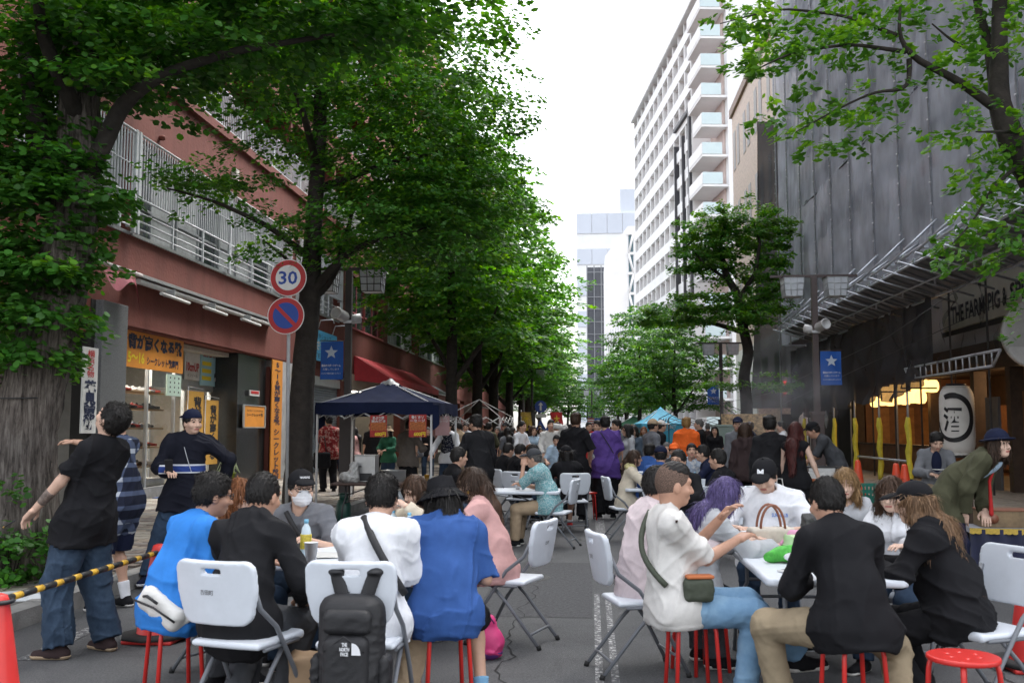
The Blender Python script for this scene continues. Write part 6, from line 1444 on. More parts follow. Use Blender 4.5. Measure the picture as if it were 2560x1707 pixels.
for px, Y, lab in ((2142, 21.5, 'single red cone behind the cook'), (2237, 19.5, 'left one of two red cones beside the yellow pole'), (2258, 19.0, 'right one of two red cones beside the yellow pole')): cone((PX(px, Y), Y, SWZ), lab, h=.78, m=mat('orange red cone', (.75, .08, .03), .45, .1, 5))
cone((PX(2556, 6.9), 6.9, 0), 'red cone on black base cut by the right edge')
# ---- awnings and shop signs, left
M_AWN = mat('red awning cloth', (.5, .035, .045), .7, .12, 3); M_AWNO = mat('faded maroon awning', (.3, .07, .09), .8, .25, 5)
ya, yb = fl(884, 900), fl(1030, 900); aw = empty('shop_awning', (WALL_L, ya, 0), 0, 'red shop awning on the left above the stall', 'awning')
MB().grid(lambda u, v: (.02 + 1.35 * v, (yb - ya) * u, 4.35 - .85 * v - .02 * math.sin(u * 20) * v), 20, 6).obj('cloth', M_AWN, aw, fix=False); MB().grid(lambda u, v: (1.37, (yb - ya) * u, 3.5 - .25 * v + .02 * math.sin(u * 40) * v), 40, 2).obj('valance', M_AWN, aw, fix=False)
MB().add([(.02, -.01, 4.34), (1.37, -.01, 3.5), (1.37, -.01, 3.25), (.02, -.01, 3.4)], [(0, 1, 2, 3)]).obj('side_cheek', M_AWN, aw, fix=False)
yc = fl(1088, 900); ga = empty('shop_awning', (WALL_L, yb + .5, 0), 0, 'grey awning beyond the red one on the left', 'awning'); MB().grid(lambda u, v: (.02 + 1.0 * v, (yc - yb) * u, 4.0 - .6 * v), 10, 4).obj('cloth', mat('grey awning', (.12, .13, .14), .7, .2), ga, fix=False); MB().tube([(1.02, 0, 3.4), (1.02, yc - yb, 3.4)], .04, 8).obj('front_bar', M_ALU, ga)
y0, y1 = fl(300, 720), fl(672, 830); ra = empty('retracted_awning', (WALL_L, y0, 4.42), 0, 'retracted awning case with lamps over the shoe shop', 'awning')
MB().tube([(.22, .3, 0), (.22, y1 - y0, 0)], .055, 10).obj('roller_tube', mat('off white tube', (.6, .6, .58), .5, .15, 3), ra); MB().bb(.0, .3, .2, y1 - y0, .08, .14).obj('case', M_ALU, ra)
for f in (.1, .35, .62): MB().tube([(.42, (y1 - y0) * f, -.16), (.42, (y1 - y0) * f + 1.4, -.18)], .035, 8).obj('lamp_tube', mat('off white tube', (.6, .6, .58), .5, .15, 3), ra); MB().bb(.2, .44, (y1 - y0) * f + .6, (y1 - y0) * f + .65, -.14, 0).obj('lamp_bracket', M_ALU, ra)
yz0, yz1 = fl(215, 640), fl(300, 720); ta = empty('torn_awning', (WALL_L, yz0, 4.5), 0, 'torn maroon awning scrap hanging left of the shoe shop', 'awning')
MB().grid(lambda u, v: (.3 + .15 * v, (yz1 - yz0) * u, -.05 - (.28 + .12 * math.sin(u * 7) + (.55 if u > .82 else 0) * (u - .82) * 5) * v), 24, 8).obj('cloth', M_AWNO, ta, fix=False); MB().tube([(.28, -1.2, .03), (.28, yz1 - yz0 + .3, .03)], .04, 8).obj('bar', mat('pale awning bar', (.55, .5, .5), .5, .2), ta)
# vertical sign of the rice cracker shop
def wall_sign(name, px0, px1, py0, py1, X, board, label, cat='sign'):
    pm = (px0 + px1) / 2; pc = (py0 + py1) / 2; a, b = FY(px0, X, pc), FY(px1, X, pc); Ym = (a + b) / 2; z0, z1 = ZX(pm, py1, X), ZX(pm, py0, X)
    e = empty(name, (X, Ym, (z0 + z1) / 2), 0, label, cat); w_, h_ = abs(b - a), z1 - z0; MB().bb(-.03, 0, -w_ / 2, w_ / 2, -h_ / 2, h_ / 2).obj('board', board, e, bevel=.004); return e, w_, h_
M_SWB = mat('white sign board', (.62, .62, .6), .5, .1, 3); M_RLET = mat('red lettering', (.45, .02, .02), .5, 0); M_NLET = mat('dark blue lettering', (.012, .02, .06), .5, 0); M_ORS = mat('orange sign board', (.72, .28, .04), .5, .08, 3); M_YELL = mat('yellow print', (.8, .62, .03), .5, 0); M_BLUP = mat('pale blue poster', (.35, .6, .7), .5, .05)
e, w_, h_ = wall_sign('vertical_sign', 206, 243, 868, 1083, WALL_L + .2, M_SWB, 'white vertical sign with red and navy characters beside the granite pier')
text('横浜名物', M_RLET, e, (.004, 0, h_ * .31), FACE_E, w=w_ * .5, h=h_ * .32, bold=.015, vertical=True); text('花見煎餅', M_NLET, e, (.004, 0, -h_ * .17), FACE_E, w=w_ * .82, h=h_ * .58, bold=.05, vertical=True)
e, w_, h_ = wall_sign('vertical_sign', 678, 704, 900, 1225, WALL_L + .12, M_ORS, 'tall narrow orange shoe shop sign on the pier by the road sign')
text('5〜16背が高くなる靴', M_NLET, e, (.004, 0, h_ * .24), FACE_E, w=w_ * .6, h=h_ * .48, bold=.03, vertical=True); text('シークレット靴専門', M_NLET, e, (.004, 0, -h_ * .26), FACE_E, w=w_ * .58, h=h_ * .46, bold=.03, vertical=True)
kid(MB().bb(WALL_L - .3, WALL_L + .1, fl(677), fl(722), 0, 3.5), 'concrete_pier', mat('pale concrete', (.4, .4, .4), .8, .2, 3))
# ---- shoe shop front
sx_ = WALL_L - .22
shop = empty('shoe_shop_front', (sx_, fl(450), 0), 0, 'glazed shoe shop front with stocked shelves and posters', 'shop front'); OSH = Vector((-sx_, -fl(450), 0))
def kidp(mb, nm, m, **k):
    o = mb.obj(nm, m, shop, **k); o.location = OSH; return o
M_CLEAR = mat('clear shop glass', (.8, .85, .85), .02, 0, spec=.5)
t, b = nodes(M_CLEAR); tp_ = N(t, 'BsdfTransparent'); gl = N(t, 'BsdfGlossy', Roughness=.02); fz_ = N(t, 'LayerWeight', Blend=.18); mx = N(t, 'MixShader'); t.links.new(fz_.outputs[0], mx.inputs[0]); t.links.new(tp_.outputs[0], mx.inputs[1]); t.links.new(gl.outputs[0], mx.inputs[2]); t.links.new(mx.outputs[0], t.nodes['Material Output'].inputs[0])
s0, s1, s2 = fl(313), fl(455), fl(598)
for X_, a_, b_, z_, h_ in ((sx_, s0, s1, .35, 3.48), (sx_ - .6, s1 + .1, s1 + 1.9, .14, 2.5), (sx_ - .6, s1 + 2.0, s2, .14, 2.5)): kidp(MB().add([(X_, a_, z_), (X_, b_, z_), (X_, b_, h_), (X_, a_, h_)], [(0, 1, 2, 3)]), 'glass_pane', M_CLEAR, fix=False)
for y in (s0 + .02, s1, (s0 + s1) / 2): kidp(MB().bb(sx_ - .03, sx_ + .04, y - .025, y + .025, .3, 3.5), 'mullion', M_ALU)
for y in (s1 + .08, s1 + 1.95, s2): kidp(MB().bb(sx_ - .64, sx_ - .55, y - .03, y + .03, .13, 2.55), 'door_frame', M_ALU)
kidp(MB().bb(sx_ - .1, sx_ + .1, s0, s1, .13, .35), 'plinth', M_CONC); kidp(MB().bb(sx_ - .62, sx_ - .5, s1, s2, 2.5, 3.5), 'transom', M_ALU)
kidp(MB().bb(sx_ - 1.2, sx_ + .15, s2, fl(668), .13, 3.5), 'dark_granite_pier', M_DGRAN); kidp(MB().bb(sx_ - 4.0, sx_ - 3.9, s0, s2, .13, 3.4), 'back_wall', mat('shop shelf wall', (.42, .38, .3), .7, .3, 3))
M_SHELF = mat('shelf board', (.4, .25, .13), .6, .2, 4); shelves = []
for z in (.75, 1.15, 1.55, 1.95, 2.3): kidp(MB().bb(sx_ - .5, sx_ - .12, s0 + .2, s1 - .2, z, z + .03), 'shelf', M_SHELF); shelves.append(z + .03); kidp(MB().bb(sx_ - 3.8, sx_ - 3.4, s0 + .2, s2, z, z + .03), 'shelf', M_SHELF)
kidp(MB().bb(sx_ - .6, sx_ - .1, s0 + .1, s1 - .1, .35, .5), 'display_base', mat('display base', (.55, .55, .5), .6))
for k in range(3): kidp(MB().bb(sx_ - 2.2, sx_ - .7, s0 + .6 + k * 2.4, s0 + 1.0 + k * 2.4, 3.3, 3.34), 'ceiling_light', mat('lit shop tube', (1, 1, .95), .5, 0, emit=(1, .95, .85), emit_s=11))
shm = []
for nm, c in (('black', (.02, .02, .022)), ('white', (.65, .65, .65)), ('brown', (.12, .06, .03)), ('grey', (.25, .26, .28)), ('red', (.4, .05, .04))):
    so = Sh().cap((0, -.09, .05), (0, .0, .05), .042, .045).cap((0, 0, .045), (0, .14, .035), .045, .036, .02, ((0, 0, 1), 1.2)).cap((0, -.075, .1), (0, -.07, .05), .036, .04, .02); so.plane((0, 0, .008), (0, 0, -1)); V, F = so.poly(.014); me = mesh_np('shoe', V, F, True); me.materials.append(mat('shoe ' + nm, c, .5, .1)); shm.append(me)
slab_ = {.78: 'bottom', 1.18: 'fourth', 1.58: 'third', 1.98: 'second', 2.33: 'top'}
for z in shelves:
    y = s0 + .35; k = 0
    while y < s1 - .3:
        c = random.choice((0, 0, 1, 1, 2, 3, 4)) if z < 2.2 else random.choice((1, 1, 4, 3)); cn = ('black', 'white', 'brown', 'grey', 'red')[c]
        o = link('display_shoe', shm[c], None, None, (sx_ - .3, y, z), (0, 0, R(random.uniform(-120, -60)))); tag(o, '%s shoe on the %s shelf of the shoe shop window' % (cn, slab_[round(z, 2)]), 'shoe', '%s shoes on the %s shelf' % (cn, slab_[round(z, 2)])); y += random.uniform(.2, .36)
bxm = []
for nm, c in (('white', (.6, .6, .58)), ('orange', (.6, .25, .06)), ('black', (.03, .03, .03)), ('brown', (.3, .2, .12))):
    me = MB().bb(-.09, .09, -.15, .15, 0, .11).mesh('shoe_box'); me.materials.append(mat('carton ' + nm, c, .7, .15)); bxm.append((nm, me))
for z in shelves:
    y = s0 + .4
    while y < s2 - .2:
        nm, me = random.choice(bxm)
        for k in range(random.choice((1, 2, 2))): tag(link('shoe_box', me, None, None, (sx_ - 3.6, y, z + k * .112)), '%s shoe box stacked on the back shelves of the shoe shop' % nm, 'box', '%s shoe boxes on the back shelves' % nm)
        y += random.uniform(.34, .6)
def poster(px0, px1, py0, py1, X, m, label, name='poster'): return wall_sign(name, px0, px1, py0, py1, X, m, label, 'poster')
e, w_, h_ = poster(313, 459, 835, 925, sx_ + .06, M_ORS, 'large orange poster across the top of the shoe shop window')
text('背が高くなる靴', M_NLET, e, (.004, 0, h_ * .2), FACE_E, w=w_ * .92, h=h_ * .42, bold=.06); text('5〜16', M_YELL, e, (.004, -w_ * .33, -h_ * .23), FACE_E, w=w_ * .26, h=h_ * .3, bold=.03); text('シークレット靴専門', M_NLET, e, (.004, w_ * .12, -h_ * .27), FACE_E, w=w_ * .56, h=h_ * .24, bold=.03)
e, w_, h_ = poster(463, 500, 868, 950, sx_ - .45, M_SWB, 'white 10cm UP poster over the shoe shop door'); text('10cmUP', M_RLET, e, (.004, 0, -h_ * .1), FACE_E, w=w_ * .85, h=h_ * .28, bold=.03); text('インソール', M_INK, e, (.004, 0, -h_ * .36), FACE_E, w=w_ * .7, h=h_ * .1)
e, w_, h_ = poster(502, 598, 880, 968, sx_ - .45, M_BLUP, 'pale blue insole poster with a sneaker over the shop door'); text('背が高くなる靴', M_RLET, e, (.004, -w_ * .2, h_ * .36), FACE_E, w=w_ * .52, h=h_ * .16, bold=.03); text('インソールの秘密', M_INK, e, (.004, w_ * .27, h_ * .35), FACE_E, w=w_ * .42, h=h_ * .15, bold=.02)
for k in range(5): MB().bb(0, .006, (-.47 if k < 3 else .28) * w_, (-.25 if k < 3 else .46) * w_, (.12 - (k % 3) * .2 - .07) * h_, (.12 - (k % 3) * .2 + .04) * h_).obj('yellow_note', M_YELL, e)
MB().grid(lambda u, v: (.01, w_ * (-.18 + .4 * u), h_ * (-.3 + .55 * u * .55 + v * (.14 + .16 * math.sin(u * 2.6)))), 12, 3).obj('sneaker_print', M_INK, e, fix=False); MB().grid(lambda u, v: (.012, w_ * (-.18 + .44 * u), h_ * (-.36 + .25 * u * .8 + v * .1)), 10, 2).obj('sneaker_sole_print', M_SWB, e, fix=False)
e, w_, h_ = poster(611, 661, 1015, 1067, WALL_L + .02, M_ORS, 'small orange framed notice on the dark granite'); text('背が高くなる靴専門店', M_INK, e, (.004, 0, h_ * .28), FACE_E, w=w_ * .8, h=h_ * .1); text('シークレット靴', M_INK, e, (.004, 0, h_ * .08), FACE_E, w=w_ * .8, h=h_ * .16, bold=.03); MB().bb(-.02, .012, -w_ * .54, w_ * .54, h_ * .5, h_ * .55).bb(-.02, .012, -w_ * .54, w_ * .54, -h_ * .55, -h_ * .5).bb(-.02, .012, -w_ * .56, -w_ * .5, -h_ * .5, h_ * .5).bb(-.02, .012, w_ * .5, w_ * .56, -h_ * .5, h_ * .5).obj('frame', M_ALU, e)
e, w_, h_ = poster(625, 649, 976, 990, WALL_L + .015, M_SWB, 'tiny red and white sticker on the dark granite'); MB().bb(0, .006, -w_ * .4, w_ * .4, -h_ * .1, h_ * .4).obj('red_print', M_RLET, e)
M_RSALE = mat('red sale board', (.34, .012, .02), .5, .06)
e, w_, h_ = poster(541, 579, 1074, 1138, sx_ - .5, M_RSALE, 'dark red SALE board in the shoe shop doorway'); text('SALE', M_SWB, e, (.004, 0, h_ * .24), FACE_E, w=w_ * .7, h=h_ * .3, bold=.03); text('SALE', M_SWB, e, (.004, 0, -h_ * .24), FACE_E, w=w_ * .7, h=h_ * .3, bold=.03)
e, w_, h_ = poster(418, 453, 937, 990, sx_ + .05, mat('mint paper', (.5, .65, .55), .6, .05), 'mint green dotted paper stuck in the shop window'); 
for k in range(12): disc(.02, 0, M_INK, 'dot', e, h_ * (.35 - .22 * (k // 3)) + .02 * (k % 2)).location = (.006, w_ * (-.3 + .3 * (k % 3)), h_ * (.35 - .22 * (k // 3)))
for c_ in e.children:
    if c_.name.startswith('dot'): c_.rotation_euler = (0, R(90), 0)
M_GOLD = mat('gold orange nobori cloth', (.55, .3, .05), .7, .12, 5)
for px0, px1, py0, py1, lab in ((468, 508, 978, 1150, 'left gold banner flag in the shoe shop entrance'), (512, 545, 1000, 1160, 'right gold banner flag in the shoe shop entrance')):
    X = sx_ - .2; e, w_, h_ = wall_sign('banner_flag', px0, px1, py0, py1, X, M_GOLD, lab, 'banner'); text('背が高くなる', M_INK, e, (.004, w_ * .1, 0), FACE_E, w=w_ * .5, h=h_ * .85, bold=.04, vertical=True); MB().tube([(0, -w_ / 2, -h_ / 2 - 1.0), (0, -w_ / 2, h_ / 2 + .1), (0, w_ / 2, h_ / 2 + .06)], .012, 6).obj('pole', M_ALU, e)
# blue ticket shop sign
e, w_, h_ = wall_sign('shop_sign', 780, 842, 830, 905, WALL_L + .15, mat('sky blue sign', (.08, .42, .68), .5, .06), 'sky blue ticket shop sign behind the dark lamp post'); text('金券ショップ', M_NLET, e, (.004, -.2, h_ * .32), FACE_E, w=w_ * .6, h=h_ * .17); text('かさまチケット', M_SWB, e, (.004, 0, 0), FACE_E, w=w_ * .95, h=h_ * .34, bold=.04); text('TEL045-2', M_NLET, e, (.004, 0, -h_ * .34), FACE_E, w=w_ * .8, h=h_ * .15)
for k in (-.3, .3): MB().tube([(0, w_ * k, h_ / 2), (.1, w_ * k, h_ * .8), (.5, w_ * k, h_ * .82), (.55, w_ * k, h_ * .7)], .02, 6).obj('lamp_arm', M_ALU, e)
e, w_, h_ = wall_sign('notice_board', 1990, 2014, 1085, 1160, LX - .1, mat('pink red light box', (.6, .05, .12), .5, .1, emit=(.8, .1, .2), emit_s=.6), 'pink red light box sign behind the scaffold posts') if False else (None, 0, 0)
cs = empty('closed_sign', (LX - .08, FY(2072, LX), ZX(2072, 1048, LX)), 0, 'grey diamond CLOSED sign among the scaffold posts', 'sign'); MB().box((0, 0, 0), (.02, .42, .42), Matrix.Rotation(R(45), 3, 'X')).obj('plate', mat('grey plate', (.2, .21, .22), .6), cs); text('CLOSED', M_SWB, cs, (-.015, 0, 0), FACE_W, w=.4, h=.09)
rd_ = empty('red_neon_sign', (9.2, FY(2036, 9.2), ZX(2036, 966, 9.2)), 0, 'red lit sign glimpsed through the black net', 'sign'); M_NEON = mat('red neon', (.9, .05, .03), .5, 0, emit=(1, .05, .03), emit_s=2); text('TIME', M_NEON, rd_, (-1.15, 0, .1), FACE_W, w=.6, h=.3, bold=.05); text('BAR', M_NEON, rd_, (-1.15, 0, -.25), FACE_W, w=.6, h=.12, bold=.04)
# hanging food posters under the navy tent
M_RPOST = mat('red food poster', (.38, .025, .02), .5, .25, 14); M_FOOD = mat('roast food print', (.42, .12, .03), .5, .6, 40); M_FADE = mat('back of poster', (.5, .3, .3), .6, .1, 8)
for px0, px1, py0, py1, txt, lab, m_, Yp in ((925, 968, 1038, 1092, 'あぶり鶏炭火焼き', 'red roast chicken poster marked 600 yen under the navy tent', M_RPOST, 18.62), (1022, 1067, 1036, 1092, '骨付きソーセージ', 'red sausage poster marked 600 yen under the navy tent', M_RPOST, 18.55), (1088, 1124, 1040, 1088, '骨付きソーセージ', 'pale back of a food poster at the tent corner', M_FADE, 19.6)):
    a, b = PX(px0, Yp, py0), PX(px1, Yp, py0); z0, z1 = ZY(px0, py1, Yp), ZY(px0, py0, Yp); e = empty('food_poster', ((a + b) / 2, Yp, (z0 + z1) / 2), R(-6), lab, 'poster'); w_, h_ = b - a, z1 - z0; MB().bb(-w_ / 2, w_ / 2, -.004, .004, -h_ / 2, h_ / 2).obj('sheet', m_, e)
    if m_ is M_RPOST: MB().add([(-w_ * .46, -.006, -h_ * .2), (w_ * .46, -.006, -h_ * .2), (w_ * .46, -.006, h_ * .18), (-w_ * .46, -.006, h_ * .18)], [(0, 1, 2, 3)]).obj('food_print', M_FOOD, e, fix=False)
    text(txt[:4], M_SWB, e, (0, -.008, h_ * .38), w=w_ * .7, h=h_ * .16, bold=.03); text(txt[4:], M_SWB, e, (0, -.008, h_ * .23), w=w_ * .85, h=h_ * .13, bold=.03)
    if m_ is M_RPOST: text('600円', M_YELL, e, (w_ * .12, -.008, -h_ * .37), w=w_ * .66, h=h_ * .2, bold=.04)
# ================================================================== PEOPLE, SEATS AND WHAT THEY HOLD
at = lambda px, Y, z=0.0: (PX(px, Y), Y, z)
def seat(px, py, z=.455):
    g = G(px, py, z); return (g.x, g.y, 0)
def strap(J, a, b, m, name, r=.017, bulge=.16, side=-1, n=12, flat=True):
    """band lying over the back (side -1) or chest (side +1) from a to b, both in the trunk frame"""
    a, b = np.array(a, float), np.array(b, float); fw = J['Rt'] @ (0, 1, 0); pts = []
    for k in range(n + 1):
        t = k / n; p = a + (b - a) * t + fw * side * bulge * math.sin(math.pi * (.12 + .76 * t)); pts.append(tuple(p))
    o = MB().tube(pts, r, 8).obj(name, m, J['e'], fix=False); return o
M_STRAP = mat('black webbing', (.018, .018, .02), .7, .15, 30)
DEN, LDEN = pattern_mat('dark denim', 'denim'), pattern_mat('light denim', 'ltdenim')
# ------------------------------------------------ left foreground table
pA, pB = at(632, 5.26), at(918, 5.3)
chair(pA, -16, 'white folding chair under the man in black hooded jacket'); chair(pB, -2, 'white folding chair carrying the black backpack')
J = person((pA[0] - .05, pA[1] + .06, 0), -12, 'man in black hooded jacket seated with his back to us, thinning crown', H=1.74, sit=.45, lean=15, head=(-8, 12, 0), hands=[(-.12, .42, .78), (.2, .30, .62)], feet=[(-.12, .12, 0), (.13, .2, 0)], w=1.0, shirt='jacket', sleeve=2, loose=1.5, hem=.24, hood=True, pants='dgray', hair='thin', lod=0, skin=2, seed=11)
JB = person((pB[0] + .01, pB[1] + .12, 0), -4, 'man in white T-shirt with black cross strap seated before the backpack', H=1.72, sit=.45, lean=16, head=(4, 20, 0), hands=[(-.08, .42, .76), (.1, .4, .74)], poles=[(-.35, -.5, -1), (.35, -.5, -1)], feet=[(-.15, .1, 0), (.15, .15, 0)], w=1.0, shirt='white', sleeve=.8, loose=1.5, hem=.16, pants='beige', hair='messy', lod=0, seed=12)
strap(JB, JB['neckb'] + JB['Rw'] @ (-.06, -.02, .012), JB['P'] + JB['Rp'] @ (.2, .02, .12), M_STRAP, 'shoulder_strap', .021, .155)
pC = at(1116, 5.66); stool(pC, 'red round stool under the woman in blue with bucket hat', 20)
J = person((pC[0], pC[1], 0), 12, 'person in loose blue T-shirt and black bucket hat seen from behind', H=1.66, sit=.455, lean=20, side=1, head=(22, 18, 0), hands=[(-.1, .4, .76), (.14, .3, .66)], poles=[(-.4, -.5, -1), (.45, -.5, -1)], feet=[(-.2, .12, 0), (.22, .16, 0)], w=1.04, shirt='navyblue', sleeve=.92, loose=2.3, hem=.17, pants='black', leg=.47, shoes='navyblue', sole='white', cuff=('skyblue', .12), hair='bob', hat='bucket', lod=0, seed=13)
pD = at(452, 5.6); stool(pD, 'red round stool under the man in bright blue T-shirt', 40)
J = person((pD[0], pD[1], 0), -42, 'man in bright blue T-shirt and glasses at the left table', H=1.73, sit=.455, lean=21, head=(-12, 8, 0), hands=[(-.12, .42, .76), (.2, .36, .74)], poles=[(-.5, -.5, -.8), (.5, -.5, -.8)], feet=[(-.12, .32, 0), (.2, .35, 0)], w=1.0, shirt=crease(mat('bright blue jersey', (.035, .21, .62), .8, .1, 8, .15, 220, spec=.2)), sleeve=.85, loose=1.6, hem=.15, pants='dgray', hair='messy', glasses=True, lod=0, skin=2, seed=14)
M_WBAG = mat('white sling bag', (.68, .67, .64), .55, .08, 8)
bg_ = empty('waist_bag', (pD[0] + .0, pD[1] - .19, .45), R(-12), 'white sling bag hanging at the back of the man in bright blue', 'bag')
sb = Sh().box((0, 0, .12), (.15, .045, .07), .045, rm(0, 32)).cap((-.12, .02, .19), (-.15, .1, .24), .022, .018, .02, ((0, 1, 0), 1.8)).cap((.11, .02, .05), (.25, .07, .12), .024, .02, .02, ((0, 1, 0), 1.8)).disp(folds(2, .003, .06)); smooth_obj('pouch', sb, .009, M_WBAG, bg_)
MB().tube([(-.13, -.062, .17), (0, -.07, .135), (.12, -.05, .06)], .006, 6).obj('zip', M_BLACK, bg_); MB().tube([(-.08, -.05, .19), (-.03, -.09, .2), (.03, -.08, .16)], .008, 6).obj('handle', M_BLACK, bg_)
J = person(at(566, 6.5), -118, 'ginger haired woman half hidden between two men at the left table', H=1.58, sit=.43, lean=12, head=(0, 18, 0), hands=[(-.15, .38, .78), (.15, .38, .78)], female=True, shirt='cream', sleeve=2, hair='bob', hc='ginger', lod=0, skin=3, seed=15)
chair(at(588, 6.38), -115, 'white folding chair under the ginger haired woman')
J = person(at(757, 7.15), -168, 'man in black cap, glasses and white face mask at the left table', H=1.72, sit=.41, lean=18, head=(18, 2, 0), hands=[(-.1, .36, .78), (.16, .36, .78)], shirt='gray', sleeve=.95, loose=1.8, hair='short', hat='cap', glasses=True, mask=True, lod=0, skin=1, seed=16)
strap(J, J['neckb'] + J['Rw'] @ (.09, .03, .02), J['P'] + J['Rp'] @ (-.12, .02, .2), M_STRAP, 'shoulder_strap', .018, .14, 1)
lg_ = empty('cap_print'); lg_.parent = J['e']; bpy.data.objects.remove(lg_)
tm_ = link('cap_logo', text_mesh('THE NORTH FACE', w=.07, h=.016, bold=.02), M_WHITEP, J['e']); tm_.matrix_local = Matrix.Translation(Vector(J['L'](0, .098, .088))) @ Matrix(J['Rh'].tolist()).to_4x4() @ Matrix.Rotation(math.pi, 4, 'Z') @ Matrix.Rotation(R(-30), 4, 'X')
chair(at(757, 7.2), -168, 'white folding chair under the man with face mask')
pG = seat(1272, 1445); chair((pG[0], pG[1], 0), 72, 'white folding chair with its back to the right, at the left table')
J = person((pG[0] - .13, pG[1] - .03, 0), 74, 'woman in pink shirt with long ponytail and earrings at the left table', H=1.63, sit=.45, lean=16, head=(-6, 8, 0), hands=[(-.12, .36, .84), (.14, .38, .86)], female=True, shirt='pink', sleeve=2, loose=1.8, collar=True, pants='dgray', hair='pony', hc='brown', lod=0, skin=3, seed=17)
hl = Sh().cap(J['L'](0, -.1, -.02), J['L'](.02, -.15, -.2), .05, .06, .03).cap(J['L'](.02, -.15, -.2), J['L'](.05, -.2, -.52), .06, .035, .03); smooth_obj('hair_length', hl, .009, hair_mat(HC['brownlong']), J['e'])
MB().lathe([(.012, -.003), (.015, 0), (.012, .003), (.009, 0), (.012, -.003)], n=10).obj('earring', mat('gold', (.7, .45, .12), .3, 0, metal=.9), J['e'], tuple(J['L'](-.083, -.005, -.055)), (R(90), 0, R(70)))
J = person(at(1075, 7.75), 150, 'long haired woman holding up a phone behind the bucket hat', H=1.56, sit=.42, lean=14, head=(-20, 22, 0), hands=[(-.06, .33, .97), (.1, .34, .95)], female=True, shirt='cream', sleeve=2, hair='long', hc='brownlong', lod=0, skin=3, seed=18)
chair(at(1075, 7.8), 150, 'white folding chair under the woman holding up a phone')
table((PX(905, 6.95), 6.95, 0), 0, 'white folding table with drinks in the left foreground')
# ------------------------------------------------ right foreground table
pH = seat(1730, 1548); stool(pH, 'red round stool under the man in light denim jeans', 10)
JH = person((pH[0] - .03, pH[1], 0), -80, 'man in off white T-shirt and light jeans with green sling bag, faded haircut', H=1.76, sit=.455, lean=-5, hipy=-.08, head=(4, 4, 0), hands=[(-.1, .24, 1.02), (.0, .3, .9)], poles=[(-.5, .2, -1), (.4, -.4, -1)], feet=[(.06, .64, .16), (.12, .30, 0)], knees=[(.3, 1, .9), (.15, 1, .4)], w=1.0, shirt='offwhite', sleeve=.85, loose=1.6, hem=.14, pants=LDEN, legloose=.9, shoes='black', sole='offwhite', hair='fade', lod=0, skin=2, seed=21)
M_OLV = mat('olive webbing', (.05, .06, .04), .7, .2, 30)
strap(JH, JH['neckb'] + JH['Rw'] @ (-.1, -.03, .0), JH['P'] + JH['Rp'] @ (.17, -.02, .13), M_OLV, 'sling_strap', .017, .15)
sbg = Sh().box(JH['P'] + JH['Rp'] @ (.19, .10, .1), (.05, .085, .065), .03).disp(folds(3, .004, .05)); smooth_obj('sling_bag', sbg, .009, M_OLV, JH['e']); smooth_obj('bag_flap', Sh().box(JH['P'] + JH['Rp'] @ (.19, .11, .172), (.045, .08, .01), .008), .008, mat('orange lining', (.5, .15, .05), .7), JH['e'])
pJ = seat(1600, 1496); chair(pJ, -75, 'white folding chair beside the dashed lane line')
person((pJ[0] + .05, pJ[1] + .12, 0), -78, 'stocky man in pale pink shirt seen in profile at the right table', H=1.72, sit=.43, lean=8, head=(0, 4, 0), hands=[(-.15, .4, .8), (.2, .42, .8)], w=1.12, shirt='palepink', sleeve=2, loose=1.7, collar=True, pants='dgray', hair='short', lod=0, skin=2, seed=22)
JI = person(at(1742, 6.7), -72, 'young woman with long purple hair in grey hoodie', H=1.6, sit=.45, lean=20, head=(-4, 18, 0), hands=[(-.1, .4, .8), (.1, .46, .78)], feet=[(-.1, .78, 0), (.08, .86, 0)], female=True, shirt='lightgray', sleeve=2, loose=1.6, pants='black', leg=.35, shoes='black', sole='white', hair='long', hc='purple', lod=0, skin=3, seed=23)
stool(at(1742, 6.67), 'red round stool under the purple haired woman', 30)
JK = person(at(1915, 8.05), 170, 'big man in white T-shirt, necklace and black cap looking down', H=1.76, sit=.44, lean=4, head=(-14, 26, 0), hands=[(-.2, .36, .8), (.22, .34, .8)], w=1.2, shirt='white', sleeve=.95, loose=2.2, hair='short', hat='cap', lod=0, skin=1, seed=24)
chair(at(1915, 8.1), 170, 'white folding chair under the big man in white')
o = link('cap_logo', text_mesh('M', w=.05, h=.05, bold=.05), M_WHITEP, JK['e']); o.matrix_local = Matrix.Translation(Vector(JK['L'](0, .1, .085))) @ Matrix(JK['Rh'].tolist()).to_4x4() @ Matrix.Rotation(math.pi, 4, 'Z') @ Matrix.Rotation(R(-32), 4, 'X')
c0 = JK['chest']; MB().tube([tuple(JK['neckb'] + JK['Rw'] @ (x * .05, .05 + .05 * (1 - x * x), .02 - .10 * (1 - x * x))) for x in np.linspace(-1, 1, 11)], .003, 5).obj('necklace', M_BLACK, JK['e'], fix=False)
MB().box(tuple(JK['neckb'] + JK['Rw'] @ (0, .125, -.12)), (.025, .008, .045)).obj('pendant', mat('copper pendant', (.35, .16, .1), .4, 0), JK['e']); link('chest_print', text_mesh('SURF CLUB', w=.12, h=.03, bold=.03), mat('blue print', (.08, .2, .55), .7, 0), JK['e'], tuple(JK['chest'] + JK['Rt'] @ (-.09, .19, .0)), (R(4), 0, math.pi))
pL = seat(2132, 1604); stool(pL, 'red round stool under the man in black sweater', 15)
